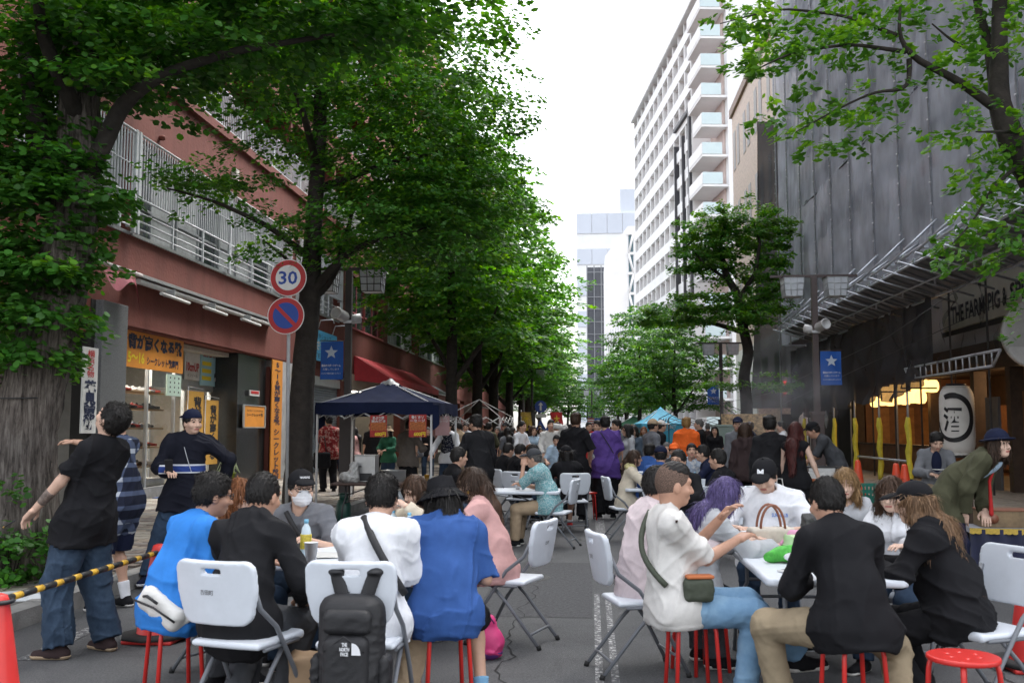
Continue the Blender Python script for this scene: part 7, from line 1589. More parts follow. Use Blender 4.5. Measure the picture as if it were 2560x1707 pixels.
person((pL[0], pL[1], 0), 10, 'man in black long sleeve top and beige trousers with his back to us', H=1.72, sit=.455, lean=21, side=-2, head=(12, 14, 0), hands=[(-.12, .38, .72), (.12, .42, .76)], poles=[(-.6, -.4, -.9), (.45, -.5, -1)], feet=[(-.28, .30, 0), (.24, -.02, 0)], knees=[(-.9, 1, .5), (.6, 1, .3)], w=1.02, shirt='black', sleeve=2, loose=1.4, hem=.15, pants='khaki', legloose=1.2, shoes='offwhite', hair='short', hc='black', lod=0, skin=2, seed=25)
pM = seat(2450, 1570); chair((pM[0], pM[1], 0), 116, 'white folding chair under the woman with long fair hair')
J = person((pM[0] - .15, pM[1] + .0, 0), 56, 'woman in black top and black cap with long fair hair down her back', H=1.62, sit=.45, lean=19, head=(8, 8, 0), hands=[(-.12, .4, .76), (.14, .42, .76)], feet=[(-.12, .12, 0), (.14, .2, 0)], female=True, w=1.12, shirt='black', sleeve=2, loose=2.2, hem=.16, pants='black', shoes='offwhite', sole='white', hair='long', hc='dirtyblond', hat='cap', lod=0, skin=1, seed=26)
person(at(2232, 7.0), 150, 'fair woman in white top facing the woman with the black cap', H=1.58, sit=.43, lean=10, head=(0, 10, 0), hands=[(-.15, .36, .8), (.15, .36, .8)], female=True, shirt='white', sleeve=2, hair='bob', hc='brownlong', lod=0, skin=3, seed=27); chair(at(2240, 7.05), 150, 'white folding chair under the fair woman in white top')
person(at(2105, 8.3), 176, 'woman with fair hair hidden behind the man in black sweater', H=1.6, sit=.43, lean=12, head=(-10, 10, 0), hands=[(-.15, .36, .8), (.15, .36, .8)], female=True, shirt='lightgray', sleeve=2, hair='bob', hc='blond', lod=0, skin=3, seed=28); chair(at(2105, 8.35), 176, 'white folding chair hidden behind the man in black sweater')
stool(at(2386, 5.05), 'empty red round stool in the right foreground', 25)
table((PX(2000, 6.55) , 6.55, 0), 0, 'white folding table with bags in the right foreground')
# ------------------------------------------------ standing on the left
J = person(at(226, 6.8), 80, 'man in black T-shirt and baggy dark jeans leaning back to look up', H=1.74, lean=-14, side=0, head=(-6, -42, 0), hands=[(-.22, .30, .95), (.2, .1, .85)], feet=[(-.17, .05, 0), (.14, -.1, 0)], poles=[(-.5, -1, -.2), (.7, -.5, -.5)], w=1.0, shirt='black', sleeve=.58, loose=1.7, hem=.2, pants=DEN, legloose=2.6, shoes='darkbrown', sole='beige', hair='messy', lod=0, skin=1, seed=31)
tt = Sh().cap(J['el'][0] + (J['wr'][0] - J['el'][0]) * .35, J['el'][0] + (J['wr'][0] - J['el'][0]) * .8, .0385, .031, cut=True, cut0=True); smooth_obj('tattoo', tt, .008, mat('tattooed skin', (.16, .12, .1), .5, .7, 30), J['e'])
pn = empty('marker_pen', tuple(Vector(at(226, 6.8)) + Matrix.Rotation(R(80), 3, 'Z') @ Vector((-.24, .44, .90))), R(60), 'dark pen with gold band held by the leaning man', 'pen'); MB().tube([(0, -.08, .03), (0, .05, -.02)], .006, 8).obj('barrel', M_BLACK, pn); MB().tube([(0, .05, -.02), (0, .065, -.026)], .007, 8).obj('band', mat('gold', (.7, .45, .12), .3, 0, metal=.9), pn)
wl = MB().tube([tuple(J['P'] + np.array([-.19, .02, .02 - k * .035]) + np.array([.008 * math.sin(k * 2), .01, 0])) for k in range(9)], .013, 8).obj('wallet_cord', mat('cream braided cord', (.55, .48, .36), .8, .3, 60), J['e'])
person(at(306, 8.5), 84, 'man in blue plaid shirt and dark shorts reaching for the tree', H=1.72, lean=3, head=(0, 0, 0), hands=[(-.22, .12, 1.02), (.12, .62, 1.44)], poles=[(-.9, -.5, -.1), (.4, -.2, -.9)], shirt=pattern_mat('blue plaid flannel', 'plaid'), sleeve=.9, loose=2.2, hem=.32, pants='navy', leg=.48, legloose=2, shoes='black', cuff=('white', .34), hair='short', lod=0, seed=32)
J = person(at(468, 9.9), -166, 'man in navy striped rugby shirt and backwards cap holding a phone', H=1.72, lean=0, side=-4, head=(38, 2, 0), hands=[(-.36, -.2, 1.0), (.13, .3, 1.14)], feet=[(-.02, .0, 0), (.33, .12, 0)], poles=[(-.9, -.3, -.3), (.7, -.4, -.6)], w=1.05, shirt=pattern_mat('navy rugby stripe', 'rugby'), sleeve=2, loose=2.4, hem=.22, pants='darkjeans', legloose=1.6, shoes='navy', sole='white', hair='short', hat='capback', hatc='navy', lod=0, skin=1, seed=33)
o = empty('mobile_phone', tuple(Vector(at(468, 9.9)) + Matrix.Rotation(R(-166), 3, 'Z') @ Vector((.10, .41, 1.19))), R(-166), 'black phone in the hand of the man in striped rugby shirt', 'phone'); MB().box((0, 0, 0), (.075, .01, .15), Matrix.Rotation(R(-25), 3, 'X')).obj('case', M_BLACK, o, bevel=.004)
MB().tube([tuple(J['neckb'] + J['Rw'] @ (.07 - .2 * t, .08 + .07 * math.sin(t * 3), .0 - .5 * t)) for t in np.linspace(0, 1, 9)], .004, 5).obj('strap', mat('pale cord', (.5, .52, .55), .7), J['e'], fix=False)
# ------------------------------------------------ right side: clown, cook, seated man
J = person(at(2366, 9.8), -122, 'street performer in olive coat, red tie and bowler hat bending forward', H=1.72, lean=54, head=(-28, -6, 0), hands=[(-.05, .3, .8), (.12, .16, .78)], feet=[(-.12, -.1, 0), (.12, .12, 0)], shirt='olive', sleeve=2, loose=2.4, hem=.3, collar=True, pants='navy', hair='bob', hc='brown', hat='bowler', hatc='navy', lod=0, skin=3, seed=41)
sf = Sh().ell(J['chest'] + J['Rt'] @ (0, .10, .06), (.06, .035, .14), J['Rt']); smooth_obj('shirt_front', sf, .008, cloth('lightblue'), J['e'])
tie = Sh().cap(J['neckb'] + J['Rw'] @ (0, .085, -.03), J['neckb'] + J['Rw'] @ (0, .13, -.1) + np.array([0, 0, -.05]), .02, .02, .02, (J['Rt'] @ (0, 1, 0), 2)).cap(J['neckb'] + J['Rw'] @ (0, .13, -.1) + np.array([0, 0, -.05]), J['neckb'] + J['Rw'] @ (0, .14, -.1) + np.array([0, 0, -.33]), .02, .032, .01, ((0, 1, 0), 1.6)); smooth_obj('tie', tie, .008, cloth('red'), J['e'])
J = person(at(2092, 16.3), 78, 'cook in black cap and black shirt leaning over the grill', H=1.74, lean=34, head=(0, 22, 0), hands=[(-.14, .55, .98), (.1, .5, 1.0)], shirt='dgray', sleeve=.85, pants='black', hair='short', hat='cap', lod=1, skin=2, seed=42)
J = person(at(2335, 14.6, SWZ), 172, 'man in grey blazer sitting by the lantern with a paper plate', H=1.72, sit=.52, lean=6, head=(6, 28, 0), hands=[(-.08, .34, .82), (.12, .32, .8)], shirt='gray', sleeve=2, loose=1.8, pants='beige', hair='messy', lod=1, skin=1, seed=43)
smooth_obj('tee_front', Sh().ell(J['chest'] + J['Rt'] @ (0, .1, -.02), (.07, .045, .17), J['Rt']), .012, cloth('navy'), J['e'])
pl = empty('paper_plate', tuple(Vector(at(2335, 14.6, SWZ)) + Matrix.Rotation(R(172), 3, 'Z') @ Vector((.02, .42, .86))), 0, 'white paper plate held by the man in grey blazer', 'plate'); MB().lathe([(0, 0), (.07, .002), (.1, .014)], n=18).obj('dish', M_SWB, pl)
bx_ = empty('bench_box', at(2335, 14.75, SWZ), 0, 'dark low bench under the man in grey blazer', 'bench'); MB().bb(-.5, .5, -.2, .2, .44, .5).obj('seat', M_WOOD, bx_)
for x in (-.42, .42): MB().bb(x - .03, x + .03, -.16, .16, 0, .44).obj('leg', M_WOOD, bx_)
# ------------------------------------------------ middle distance
K = []
def P_(px, Y, face, label, **k):
    k.setdefault('lod', 1 if Y < 21 else 2); return person(at(px, Y, k.pop('z', 0)), face, label, **k)
J = P_(1366, 13.4, 78, 'man in teal leaf print shirt and grey cap, chin on hand', H=1.7, sit=.45, lean=18, head=(0, 6, 0), hands=[(-.08, .3, 1.06), (.15, .38, .8)], poles=[(-.2, .6, -1), (.7, -.5, -.5)], shirt=pattern_mat('teal leaf print', 'teal'), sleeve=.9, loose=2.0, pants='beige', hair='short', hc='grey', hat='cap', hatc='dgray', seed=51)
chair((PX(1385, 13.4), 13.4, 0), 78, 'white folding chair under the man in teal print shirt')
table((PX(1262, 13.6), 13.6, 0), 90, 'white folding table before the man in teal print shirt', L=1.5)
P_(1418, 15.6, 14, 'long haired person in black T-shirt and black cap seen from behind', H=1.66, sit=.45, lean=10, hands=[(-.15, .4, .8), (.2, .4, .8)], shirt='black', sleeve=.85, loose=1.6, hair='bob', hat='cap', pants='red', leg=.45, shoes='red', cuff=('white', .1), seed=52); chair(at(1432, 15.5), 8, 'white folding chair under the long haired person in black cap')
stool(at(1468, 17.4), 'empty red round stool behind the man in purple shirt', 10)
J = P_(1514, 17.6, 6, 'man in purple shirt and wide black trousers standing with his back to us', H=1.75, lean=2, head=(6, 4, 0), hands=[(-.24, .1, .95), (.2, .22, 1.0)], shirt='purple', sleeve=.98, loose=3, hem=.26, pants='black', legloose=3, hair='messy', seed=53); strap(J, J['neckb'] + J['Rw'] @ (-.1, -.03, 0), J['P'] + J['Rp'] @ (.2, .0, .05), M_STRAP, 'strap', .008, .15)
P_(1437, 17.2, -14, 'tall man in black T-shirt standing beside the man in purple', H=1.8, hands=[(-.2, .2, 1.0), (.2, .22, 1.02)], shirt='black', sleeve=.9, loose=2.4, hem=.22, pants='black', legloose=2, hair='messy', hc='brown', seed=54)
P_(1197, 14.6, 36, 'man in black jacket and jeans standing by the white table', H=1.74, head=(12, 10, 0), hands=[(-.14, .26, 1.12), (.22, .1, .9)], w=1.08, shirt='jacket', sleeve=2, loose=2, hem=.2, pants='darkjeans', hair='messy', seed=55)
P_(1132, 12.6, -62, 'man in black seated in profile behind the pink shirted woman', H=1.72, sit=.45, lean=8, shirt='black', sleeve=2, hair='short', hands=[(-.15, .4, .8), (.15, .4, .8)], seed=56); chair(at(1122, 12.6), -62, 'white folding chair behind the pink shirted woman')
for px, Y, fc, lab, sd in ((1255, 17.5, -50, 'leftmost of three seated men in black by the brown table', 57), (1283, 16.8, -60, 'middle one of three seated men in black by the brown table', 58), (1312, 16.0, -75, 'rightmost of three seated men in black, on the chair facing right', 59)):
    P_(px, Y, fc, lab, sit=.45, lean=12, head=(0, 12, 0), shirt='black', sleeve=.9 if sd != 59 else 2, hood=sd == 59, hair='short', hands=[(-.15, .4, .8), (.15, .4, .8)], seed=sd); chair((PX(px, Y) - .03, Y - .02, 0), fc + (55 if sd == 59 else 0), 'white folding chair under ' + lab.split(' by')[0].split(',')[0])
P_(1019, 19.6, -24, 'man in taupe jacket standing in the navy tent', H=1.72, head=(-10, 20, 0), hands=[(-.1, .3, 1.1), (.14, .34, 1.15)], shirt='taupe', sleeve=2, loose=2.2, pants='black', hair='messy', seed=60)
P_(973, 24, 160, 'woman in bucket hat and green jacket behind the stall', H=1.6, female=True, shirt='green', sleeve=2, hair='bob', hat='bucket', hatc='beige', hands=[(-.1, .3, 1.05), (.1, .3, 1.05)], seed=61)
P_(1122, 21.5, 168, 'vendor in white sleeves and dotted navy vest in the tent', H=1.72, head=(0, 15, 0), shirt='white', sleeve=2, vest=pattern_mat('navy polka vest', 'polka'), hands=[(-.3, .25, .95), (.3, .3, 1.0)], seed=62)
P_(824, 22.3, 34, 'man in red aloha shirt with black tote beside the tree', H=1.7, z=SWZ, shirt=pattern_mat('red aloha print', 'redaloha'), sleeve=.9, loose=2.2, hem=.2, pants='black', legloose=1.6, hair='short', hat='cap', seed=63)
tb_ = empty('tote_bag', at(806, 22.0, SWZ + .55), R(30), 'black tote bag hanging from the man in red aloha shirt', 'bag'); smooth_obj('pouch', Sh().box((0, 0, .18), (.19, .07, .18), .05).disp(folds(9, .008, .12)), .012, cloth('black'), tb_); MB().tube([(-.1, 0, .34), (-.05, 0, .7), (.05, 0, .7), (.1, 0, .34)], .012, 6).obj('handle', M_STRAP, tb_)
P_(1377, 22.5, -172, 'man in white long sleeve shirt shading his eyes', H=1.74, hands=[(-.05, .16, 1.62), (.2, .3, 1.0)], poles=[(-1, .3, 0), (.7, -.5, -.5)], shirt='offwhite', sleeve=2, loose=2, pants='black', hair='short', seed=64)
P_(1393, 19.5, 165, 'boy in white T-shirt holding food', H=1.42, head=(10, 12, 0), hands=[(-.12, .3, .92), (.12, .3, .92)], shirt='lightblue', sleeve=.9, pants='gray', hair='short', seed=65)
P_(1330, 24, -150, 'woman in light blue blouse in the crowd', H=1.6, female=True, shirt='lightblue', sleeve=2, hair='bob', hc='brown', seed=66); P_(1300, 23, -120, 'man in white T-shirt beside the light blue blouse', shirt='white', sleeve=.9, hair='short', hands=[(-.1, .3, 1.1), (.15, .3, 1.1)], seed=67)
P_(1322, 18.6, -100, 'seated woman with orange hair in white top', H=1.58, sit=.45, female=True, shirt='offwhite', sleeve=.9, hair='bob', hc='ginger', seed=68)
P_(1497, 21.3, 150, 'young man in white patterned T-shirt looking left', shirt=pattern_mat('white sketch print', 'white'), sleeve=.95, loose=2, pants='black', hair='messy', seed=69); P_(1547, 20.8, 120, 'laughing man in grey T-shirt beside the purple shirt', H=1.72, shirt='gray', sleeve=.9, pants='black', hair='messy', seed=70)
P_(1575, 19.4, 105, 'woman in light grey hoodie in the crowd', H=1.62, female=True, shirt='lightgray', sleeve=2, hood=True, hair='bob', pants='gray', seed=71); P_(1588, 23, 150, 'woman with glasses and bob between hoodie and cap', H=1.6, female=True, shirt='bluegray', sleeve=2, hair='bob', glasses=True, seed=72)
P_(1626, 19, -60, 'man in beige cap and grey T-shirt', shirt='gray', sleeve=.9, hair='short', hat='cap', hatc='beige', pants='dgray', seed=73); P_(1647, 22, -70, 'man in white cap and black shirt', shirt='black', sleeve=2, hair='short', hat='cap', hatc='offwhite', seed=74)
P_(1716, 20.4, -4, 'blond man in bright orange jacket with his back to us', H=1.76, shirt='orange', sleeve=2, loose=2.6, hem=.16, pants='black', hair='messy', hc='bronze', w=1.08, seed=75)
P_(1754, 23.5, 82, 'grey haired man in black T-shirt beside the orange jacket', H=1.76, shirt='black', sleeve=.9, pants='dgray', hair='short', hc='grey', w=1.1, seed=76); P_(1787, 27, 170, 'small smiling woman in black in the crowd', H=1.6, female=True, shirt='black', sleeve=.9, hair='long', seed=77)
P_(1845, 18.6, 170, 'man in navy cap and grey shirt with shoulder strap', H=1.74, shirt='gray', sleeve=2, hair='short', hat='cap', hatc='navy', pants='dgray', seed=78); P_(1862, 15.4, -10, 'woman with brown hair in dark brown hoodie seen from behind', H=1.62, female=True, shirt='darkbrown', sleeve=2, hood=True, hair='bob', hc='brown', pants='black', seed=79)
P_(1924, 13.9, -14, 'tall man in black hoodie standing behind the white capped table', H=1.71, shirt='jacket', sleeve=2, loose=2.2, hood=True, hem=.18, pants='black', hair='messy', seed=80)
J = P_(1986, 13.6, -30, 'woman with long dark red hair in black dress', H=1.62, female=True, hands=[(-.2, .1, .8), (.34, .1, .74)], shirt='black', sleeve=0, loose=.6, pants='black', skirt=1.5, hair='long', hc='red', skin=3, seed=81)
tt_ = empty('tote_bag', at(1946, 13.5, .42), R(-20), 'white tote bag hanging beside the woman in black dress', 'bag'); smooth_obj('pouch', Sh().box((0, 0, .14), (.13, .03, .15), .02).disp(folds(19, .006, .1)), .012, cloth('offwhite'), tt_); MB().tube([(-.06, 0, .28), (-.03, 0, .48), (.03, 0, .48), (.06, 0, .28)], .008, 6).obj('handle', cloth('offwhite'), tt_)
# seated group round the second table
table((PX(1712, 14.3), 14.3, 0), 90, 'white folding table in the middle distance with cups', L=1.7)
for px, Y, fc, lab, kw in ((1570, 14.2, -78, 'woman in cream knit with patterned scarf in profile', dict(H=1.58, female=True, shirt='cream', sleeve=2, collar=True, hair='pony', hc='brown', pants='navy')), (1617, 16.2, -30, 'man in blue rain jacket seated with dark hair', dict(shirt='navyblue', sleeve=2, hood=True, hair='messy')),
                           (1650, 14.0, -8, 'man in blue jacket and navy cap seen from behind', dict(shirt='navyblue', sleeve=2, hair='short', hat='cap', hatc='navy')), (1686, 17.0, 172, 'man in orange cap facing us across the table', dict(shirt='dgray', sleeve=2, hair='short', hat='cap', hatc='orange')),
                           (1704, 11.6, 150, 'dark haired man in black half hidden behind the faded haircut', dict(shirt='black', sleeve=2, hair='short', glasses=True)), (1728, 16.6, 176, 'man in pale blue patterned shirt facing us', dict(shirt=pattern_mat('pale blue print', 'paleblue'), sleeve=.9, loose=2, hair='short', head=(0, -8, 0))),
                           (1772, 15.2, 80, 'man in black hoodie and glasses seated in profile', dict(shirt='navy', sleeve=2, hood=True, hair='short', glasses=True, w=1.12)), (1812, 12.2, 58, 'young man in black seated looking left behind the white cap', dict(shirt='black', sleeve=2, hair='short', hands=[(-.15, .35, .8), (.2, .3, .7)])),
                           (1668, 18.4, 170, 'elderly grey haired man behind the orange cap', dict(shirt='lightblue', sleeve=2, hair='thin', hc='grey'))):
    kw = dict(kw); kw.setdefault('hands', [(-.15, .38, .8), (.15, .38, .8)]); P_(px, Y, fc, lab, sit=.45, lean=10, seed=px, **kw); chair((PX(px, Y) - .04 * math.sin(R(-fc)), Y, 0), fc, 'white folding chair under the ' + ' '.join(lab.split()[:6]))
sc_w = empty('scarf', at(1570, 14.2, 1.02), R(-78), 'yellow and grey patterned scarf round the woman in cream', 'scarf'); smooth_obj('wrap', Sh().cap((-.06, .04, .0), (.06, .04, .0), .05, None, .03).cap((0, .08, -.01), (.02, .12, -.16), .045, .04, .03).cap((-.05, -.02, .01), (.05, -.02, .01), .05).disp(folds(8, .008, .05)), .012, pattern_mat('scarf print', 'teal') if False else mat('scarf print', (.5, .45, .22), .8, .6, 30), sc_w)
# ------------------------------------------------ far crowd: a few figures, copied with other clothes
random.seed(5)
protos = []
for i, kw in enumerate((dict(female=False, sleeve=.9, hair='short'), dict(female=True, sleeve=2, hair='bob', H=1.6), dict(female=False, sleeve=2, hair='messy', hands=[(-.12, .3, 1.05), (.12, .3, 1.08)]), dict(female=True, sleeve=.9, hair='long', H=1.58, hands=[(-.2, .1, .8), (.1, .3, 1.1)]), dict(female=False, sleeve=.9, hair='short', hat='cap', feet=[(-.12, .2, 0), (.12, -.2, 0)]), dict(female=False, sleeve=2, hair='short', hands=[(-.25, .1, .8), (.05, .3, 1.3)]))):
    protos.append(person((0, 0, 0), 0, 'x', lod=2, seed=200 + i, **kw)['e'])
tops = ['black', 'white', 'navy', 'gray', 'lightgray', 'black', 'white', 'beige', 'lightblue', 'darkbrown', 'olive', 'navyblue', 'pink', 'red', 'black']
hairs = ['black', 'black', 'brown', 'black', 'ginger', 'grey']; used = set()
def crowd(px, Y, face):
    i = random.randrange(6); src = protos[i]
    if i not in used: used.add(i); o = src
    else: o = copy_tree(src)
    tc_ = random.choice(tops); pc = random.choice(['black', 'darkjeans', 'navy', 'beige', 'dgray'])
    place(o, at(px, Y), R(face)); o['label'] = '%s %s person in %s top and %s trousers, %s' % ('nearer' if Y < 38 else ('distant' if Y < 58 else 'farthest'), 'short haired' if i in (0, 2, 5) else ('capped' if i == 4 else 'long haired'), {'lightgray': 'light grey', 'gray': 'grey', 'navyblue': 'dark blue', 'lightblue': 'light blue', 'darkbrown': 'dark brown'}.get(tc_, tc_), {'darkjeans': 'denim', 'dgray': 'grey'}.get(pc, pc), 'left stalls' if px < 1270 else ('mid street' if px < 1430 else 'right side')); o['group'] = 'crowd far down the street'
    for c in o.children:
        n = c.name.split('.')[0]; m_ = cloth(tc_) if n in ('shirt', 'top') else cloth(pc) if n in ('trousers', 'shorts') else hair_mat(HC[random.choice(hairs)]) if n == 'hair' else None
        if m_: c.material_slots[0].link = 'OBJECT'; c.material_slots[0].material = m_
spots = []
for k in range(92):
    Y = 25 + 62 * (k / 92) ** 1.15 + random.uniform(-1, 1); xl_, xr_ = PX(1135, Y), PX(1590, Y); x = random.uniform(max(xl_, -6.5), min(xr_, 5.5))
    if any((x - a) ** 2 + (Y - b) ** 2 < .3 for a, b in spots): continue
    spots.append((x, Y)); px = 1478 + x / Y * FPX; d = ray(1478, 1072); crowd(CX + FPX * math.tan(math.atan2(x, Y) + YAW) / 1.0, Y, random.choice((0, 10, -20, 170, 190, 150, 90, -90, 200)))
for px, Y, f in ((1610, 30, 170), (1835, 30, 10), (1880, 26, 60), (1960, 24, 80), (1810, 33, 180), (1770, 34, 0), (1900, 31, -160), (890, 27, 90), (930, 29, 180), (955, 31, -90), (1045, 26, 100), (1070, 30, -170), (1150, 26, 60), (1165, 31, 180), (1220, 27, -20), (1245, 29, 170), (1270, 25.5, 20), (860, 33, 170)): crowd(px, Y, f)
for Y in range(40): pass
# ================================================================== SMALL THINGS
M_CANG = mat('green can print', (.03, .2, .07), .35, .3, 20, metal=.5); M_PET = mat('clear drink bottle', (.6, .72, .78), .12, .1, 6, spec=.6); M_CUP = mat('frosted plastic cup', (.75, .77, .79), .6, .05); M_CAP = mat('pale blue cap', (.2, .5, .7), .4); M_LBL = mat('yellow bottle label', (.65, .5, .06), .5, .6, 30); M_BLBL = mat('blue bottle label', (.03, .12, .5), .4, .4, 20); M_LEMON = mat('lemonade in cup', (.65, .62, .5), .3, .05); M_BEER = mat('beer in cup', (.55, .3, .03), .25, .1)
TZ = .737
def can(pos, label):
    e = empty('drink_can', pos, 0, label, 'can'); MB().lathe([(.028, 0), (.033, .012), (.033, .14), (.027, .158), (.027, .162)], n=20).obj('can_body', M_CANG, e); MB().lathe([(.0, .16), (.025, .16), (.027, .164)], n=20).obj('lid', M_ALU, e); text('緑茶割り', M_YELL, e, (0, -.034, .085), w=.03, h=.1, bold=.03, vertical=True)
def bottle(pos, label, m=M_LBL, cap_m=None, h=.21):
    e = empty('drink_bottle', pos, 0, label, 'bottle'); k = h / .21; MB().lathe([(.028, 0), (.034, .01), (.033, .06 * k), (.034, .13 * k), (.026, .17 * k), (.013, .19 * k), (.012, .2 * k)], n=20).obj('bottle_body', M_PET, e); MB().lathe([(.0345, .06 * k), (.0355, .062 * k), (.0355, .135 * k), (.0345, .137 * k)], n=20).obj('label', m, e); MB().lathe([(.0145, .195 * k), (.0145, .215 * k), (0, .216 * k)], n=14).obj('bottle_cap', cap_m or M_CAP, e)
def cup(pos, label, m=None, h=.11):
    e = empty('drink_cup', pos, 0, label, 'cup'); MB().lathe([(.03, 0), (.042, h), (.044, h), (.039, h - .004)], n=20).obj('cup_wall', m or M_CUP, e); MB().lathe([(0, h * .75), (.0375, h * .75)], n=18).obj('drink', M_LEMON, e)
tX = PX(905, 6.95)
can((PX(728, 6.15), 6.15, TZ), 'tall green drink can on the left foreground table'); bottle((PX(770, 6.2), 6.2, TZ), 'lemonade bottle with yellow label and pale blue cap', h=.245); cup((PX(783, 6.06), 6.06, TZ), 'frosted plastic cup beside the green can', h=.125)
bottle((tX + .28, 7.3, TZ), 'clear bottle with pale blue cap behind the white T-shirt', h=.2); cup((tX + .34, 7.25, TZ), 'plastic cup at the far end of the left table'); bottle((tX + .12, 7.5, TZ), 'small green labelled bottle at the far left table end', mat('green label', (.1, .4, .1), .4), h=.2)
pp = empty('paper_sheet', (tX - .02, 6.45, TZ + .003), R(20), 'white paper sheet on the left foreground table', 'paper'); MB().grid(lambda u, v: ((u - .5) * .42, (v - .5) * .3, .004 * math.sin(u * 7)), 8, 4).obj('sheet', M_SWB, pp, fix=False)
# backpack hung on the chair
bp_ = empty('backpack', (pB[0] + .02, pB[1] - .36, .22), R(-2), 'black backpack with white lettering hung on the chair back', 'backpack'); M_PACK = mat('black pack cloth', (.013, .013, .015), .6, .25, 40, .2, 200)
b1_ = Sh().box((0, 0, .26), (.165, .09, .26), .085).ell((0, -.06, .17), (.13, .075, .17), None, .05); b1_.disp(folds(4, .004, .09)); smooth_obj('pack_body', b1_, .009, M_PACK, bp_)
smooth_obj('front_pocket', Sh().box((0, -.105, .19), (.115, .05, .15), .045).disp(folds(5, .0035, .07)), .008, M_PACK, bp_); smooth_obj('top_pocket', Sh().box((0, -.085, .40), (.12, .045, .06), .035).disp(folds(6, .003, .07)), .008, M_PACK, bp_)
for q in (-1, 1):
    smooth_obj('shoulder_strap', Sh().cap((q * .055, .03, .48), (q * .10, .045, .62), .036, .036, .02, ((0, 1, 0), 2.6)).cap((q * .10, .045, .62), (q * .115, .12, .645), .036, .034, .02, ((0, 0, 1), 2.6)), .007, M_PACK, bp_); MB().tube([(q * .1, -.02, .06), (q * .13, -.05, -.1), (q * .1, -.04, -.2)], .009, 6).obj('strap_end', M_STRAP, bp_)
    smooth_obj('side_pocket', Sh().box((q * .165, 0, .13), (.03, .07, .1), .03).disp(folds(7 + q, .005, .06)), .009, M_PACK, bp_)
for k, s_ in enumerate(('THE', 'NORTH', 'FACE')): text(s_, M_WHITEP, bp_, (.01, -.172, .31 - k * .022), w=(.026, .048, .037)[k], h=.018, bold=.04)
MB().grid(lambda u, v: (.045 + .045 * u, -.174, .262 + .056 * v * math.sqrt(max(0, 1 - u * u))), 8, 3).obj('logo_arc', M_WHITEP, bp_, fix=False)
MB().tube([(-.1, -.145, .27), (0, -.158, .345), (.1, -.145, .27)], .004, 5).obj('zip', M_BLACK, bp_)
bgp = empty('paper_bag', (pB[0] - .28, pB[1] + .12, 0), R(12), 'brown paper shopping bag under the left table', 'bag'); smooth_obj('bag', Sh().box((0, 0, .17), (.15, .09, .17), .012).disp(folds(31, .006, .12)), .012, mat('kraft paper', (.33, .22, .13), .8, .1, 6), bgp)
rk = empty('drawstring_bag', (PX(1222, 6.9), 6.9, 0), 0, 'bright pink and purple rucksack on the road', 'bag'); smooth_obj('bag_body', Sh().ell((0, 0, .11), (.105, .09, .12)).cap((0, 0, .2), (0, 0, .24), .05, .06, .03).disp(folds(33, .011, .08)), .011, mat('hot pink nylon', (.65, .05, .2), .55, .12, 10), rk); smooth_obj('bag_base', Sh().ell((0, 0, .075), (.11, .095, .085)).plane((0, 0, .05), (0, 0, 1)), .011, mat('purple nylon', (.13, .04, .2), .6, .1), rk); MB().tube([(-.04, -.03, .24), (0, -.06, .31), (.04, -.03, .24)], .007, 6).obj('handle', mat('purple nylon', (.13, .04, .2), .6, .1), rk)
# right table: handbag, plush bundle, tote, phone, bottle, cups
rX = PX(2000, 6.55)
hb_ = empty('handbag', (rX - .12, 7.0, TZ), R(8), 'cream handbag with brown handle on the right table', 'handbag'); M_TAN = mat('brown leather', (.24, .09, .05), .45, .15, 12); smooth_obj('pouch', Sh().box((0, 0, .075), (.16, .06, .075), .03).disp(folds(41, .003, .08)), .009, mat('cream canvas', (.6, .54, .46), .8, .1, 30), hb_)
for q in (-1, 1): smooth_obj('leather_corner', Sh().box((q * .14, 0, .06), (.028, .063, .062), .02), .009, M_TAN, hb_); MB().tube([(.085 * math.cos(a), q * .045, .13 + .17 * math.sin(a)) for a in np.linspace(0, math.pi, 13)], .009, 8).obj('handle', M_TAN, hb_)
pz = empty('plush_bundle', (rX - .1, 6.35, TZ), R(10), 'bright green patterned pouch bundle on the right table', 'pouch'); M_GRN = mat('bright green print', (.07, .42, .05), .7, .5, 22); smooth_obj('pouch', Sh().ell((0, 0, .05), (.15, .08, .055)).ell((.12, .04, .06), (.08, .06, .06)).ell((-.13, -.02, .035), (.07, .04, .04)).disp(folds(42, .008, .06)), .009, M_GRN, pz); smooth_obj('white_patch', Sh().ell((-.02, -.075, .04), (.07, .03, .03)), .008, cloth('white'), pz); smooth_obj('orange_spot', Sh().ell((.08, -.03, .1), (.03, .025, .015)), .008, mat('orange felt', (.7, .22, .03), .8), pz)
tz_ = empty('tupperware', (rX + .08, 6.8, TZ), R(-10), 'pale green food bag with pink ribbon on the right table', 'food bag'); smooth_obj('bag', Sh().box((0, 0, .06), (.15, .09, .06), .03).disp(folds(43, .008, .07)), .01, mat('pale green bag', (.42, .62, .32), .5, .15, 10), tz_); smooth_obj('ribbon', Sh().cap((-.1, 0, .125), (.04, .02, .15), .02, .015, .02).cap((-.1, 0, .125), (-.17, -.05, .06), .02, .012, .02), .008, mat('pink ribbon', (.65, .3, .45), .6, .1), tz_)
to_ = empty('tote_bag', (rX + .12, 6.0, TZ), R(30), 'slouched beige canvas tote on the right table', 'bag'); smooth_obj('pouch', Sh().ell((0, 0, .10), (.13, .17, .13)).cap((0, .1, .17), (.05, .2, .26), .08, .05, .05).disp(folds(44, .012, .1)), .01, mat('beige canvas', (.46, .42, .37), .85, .12, 30), to_)
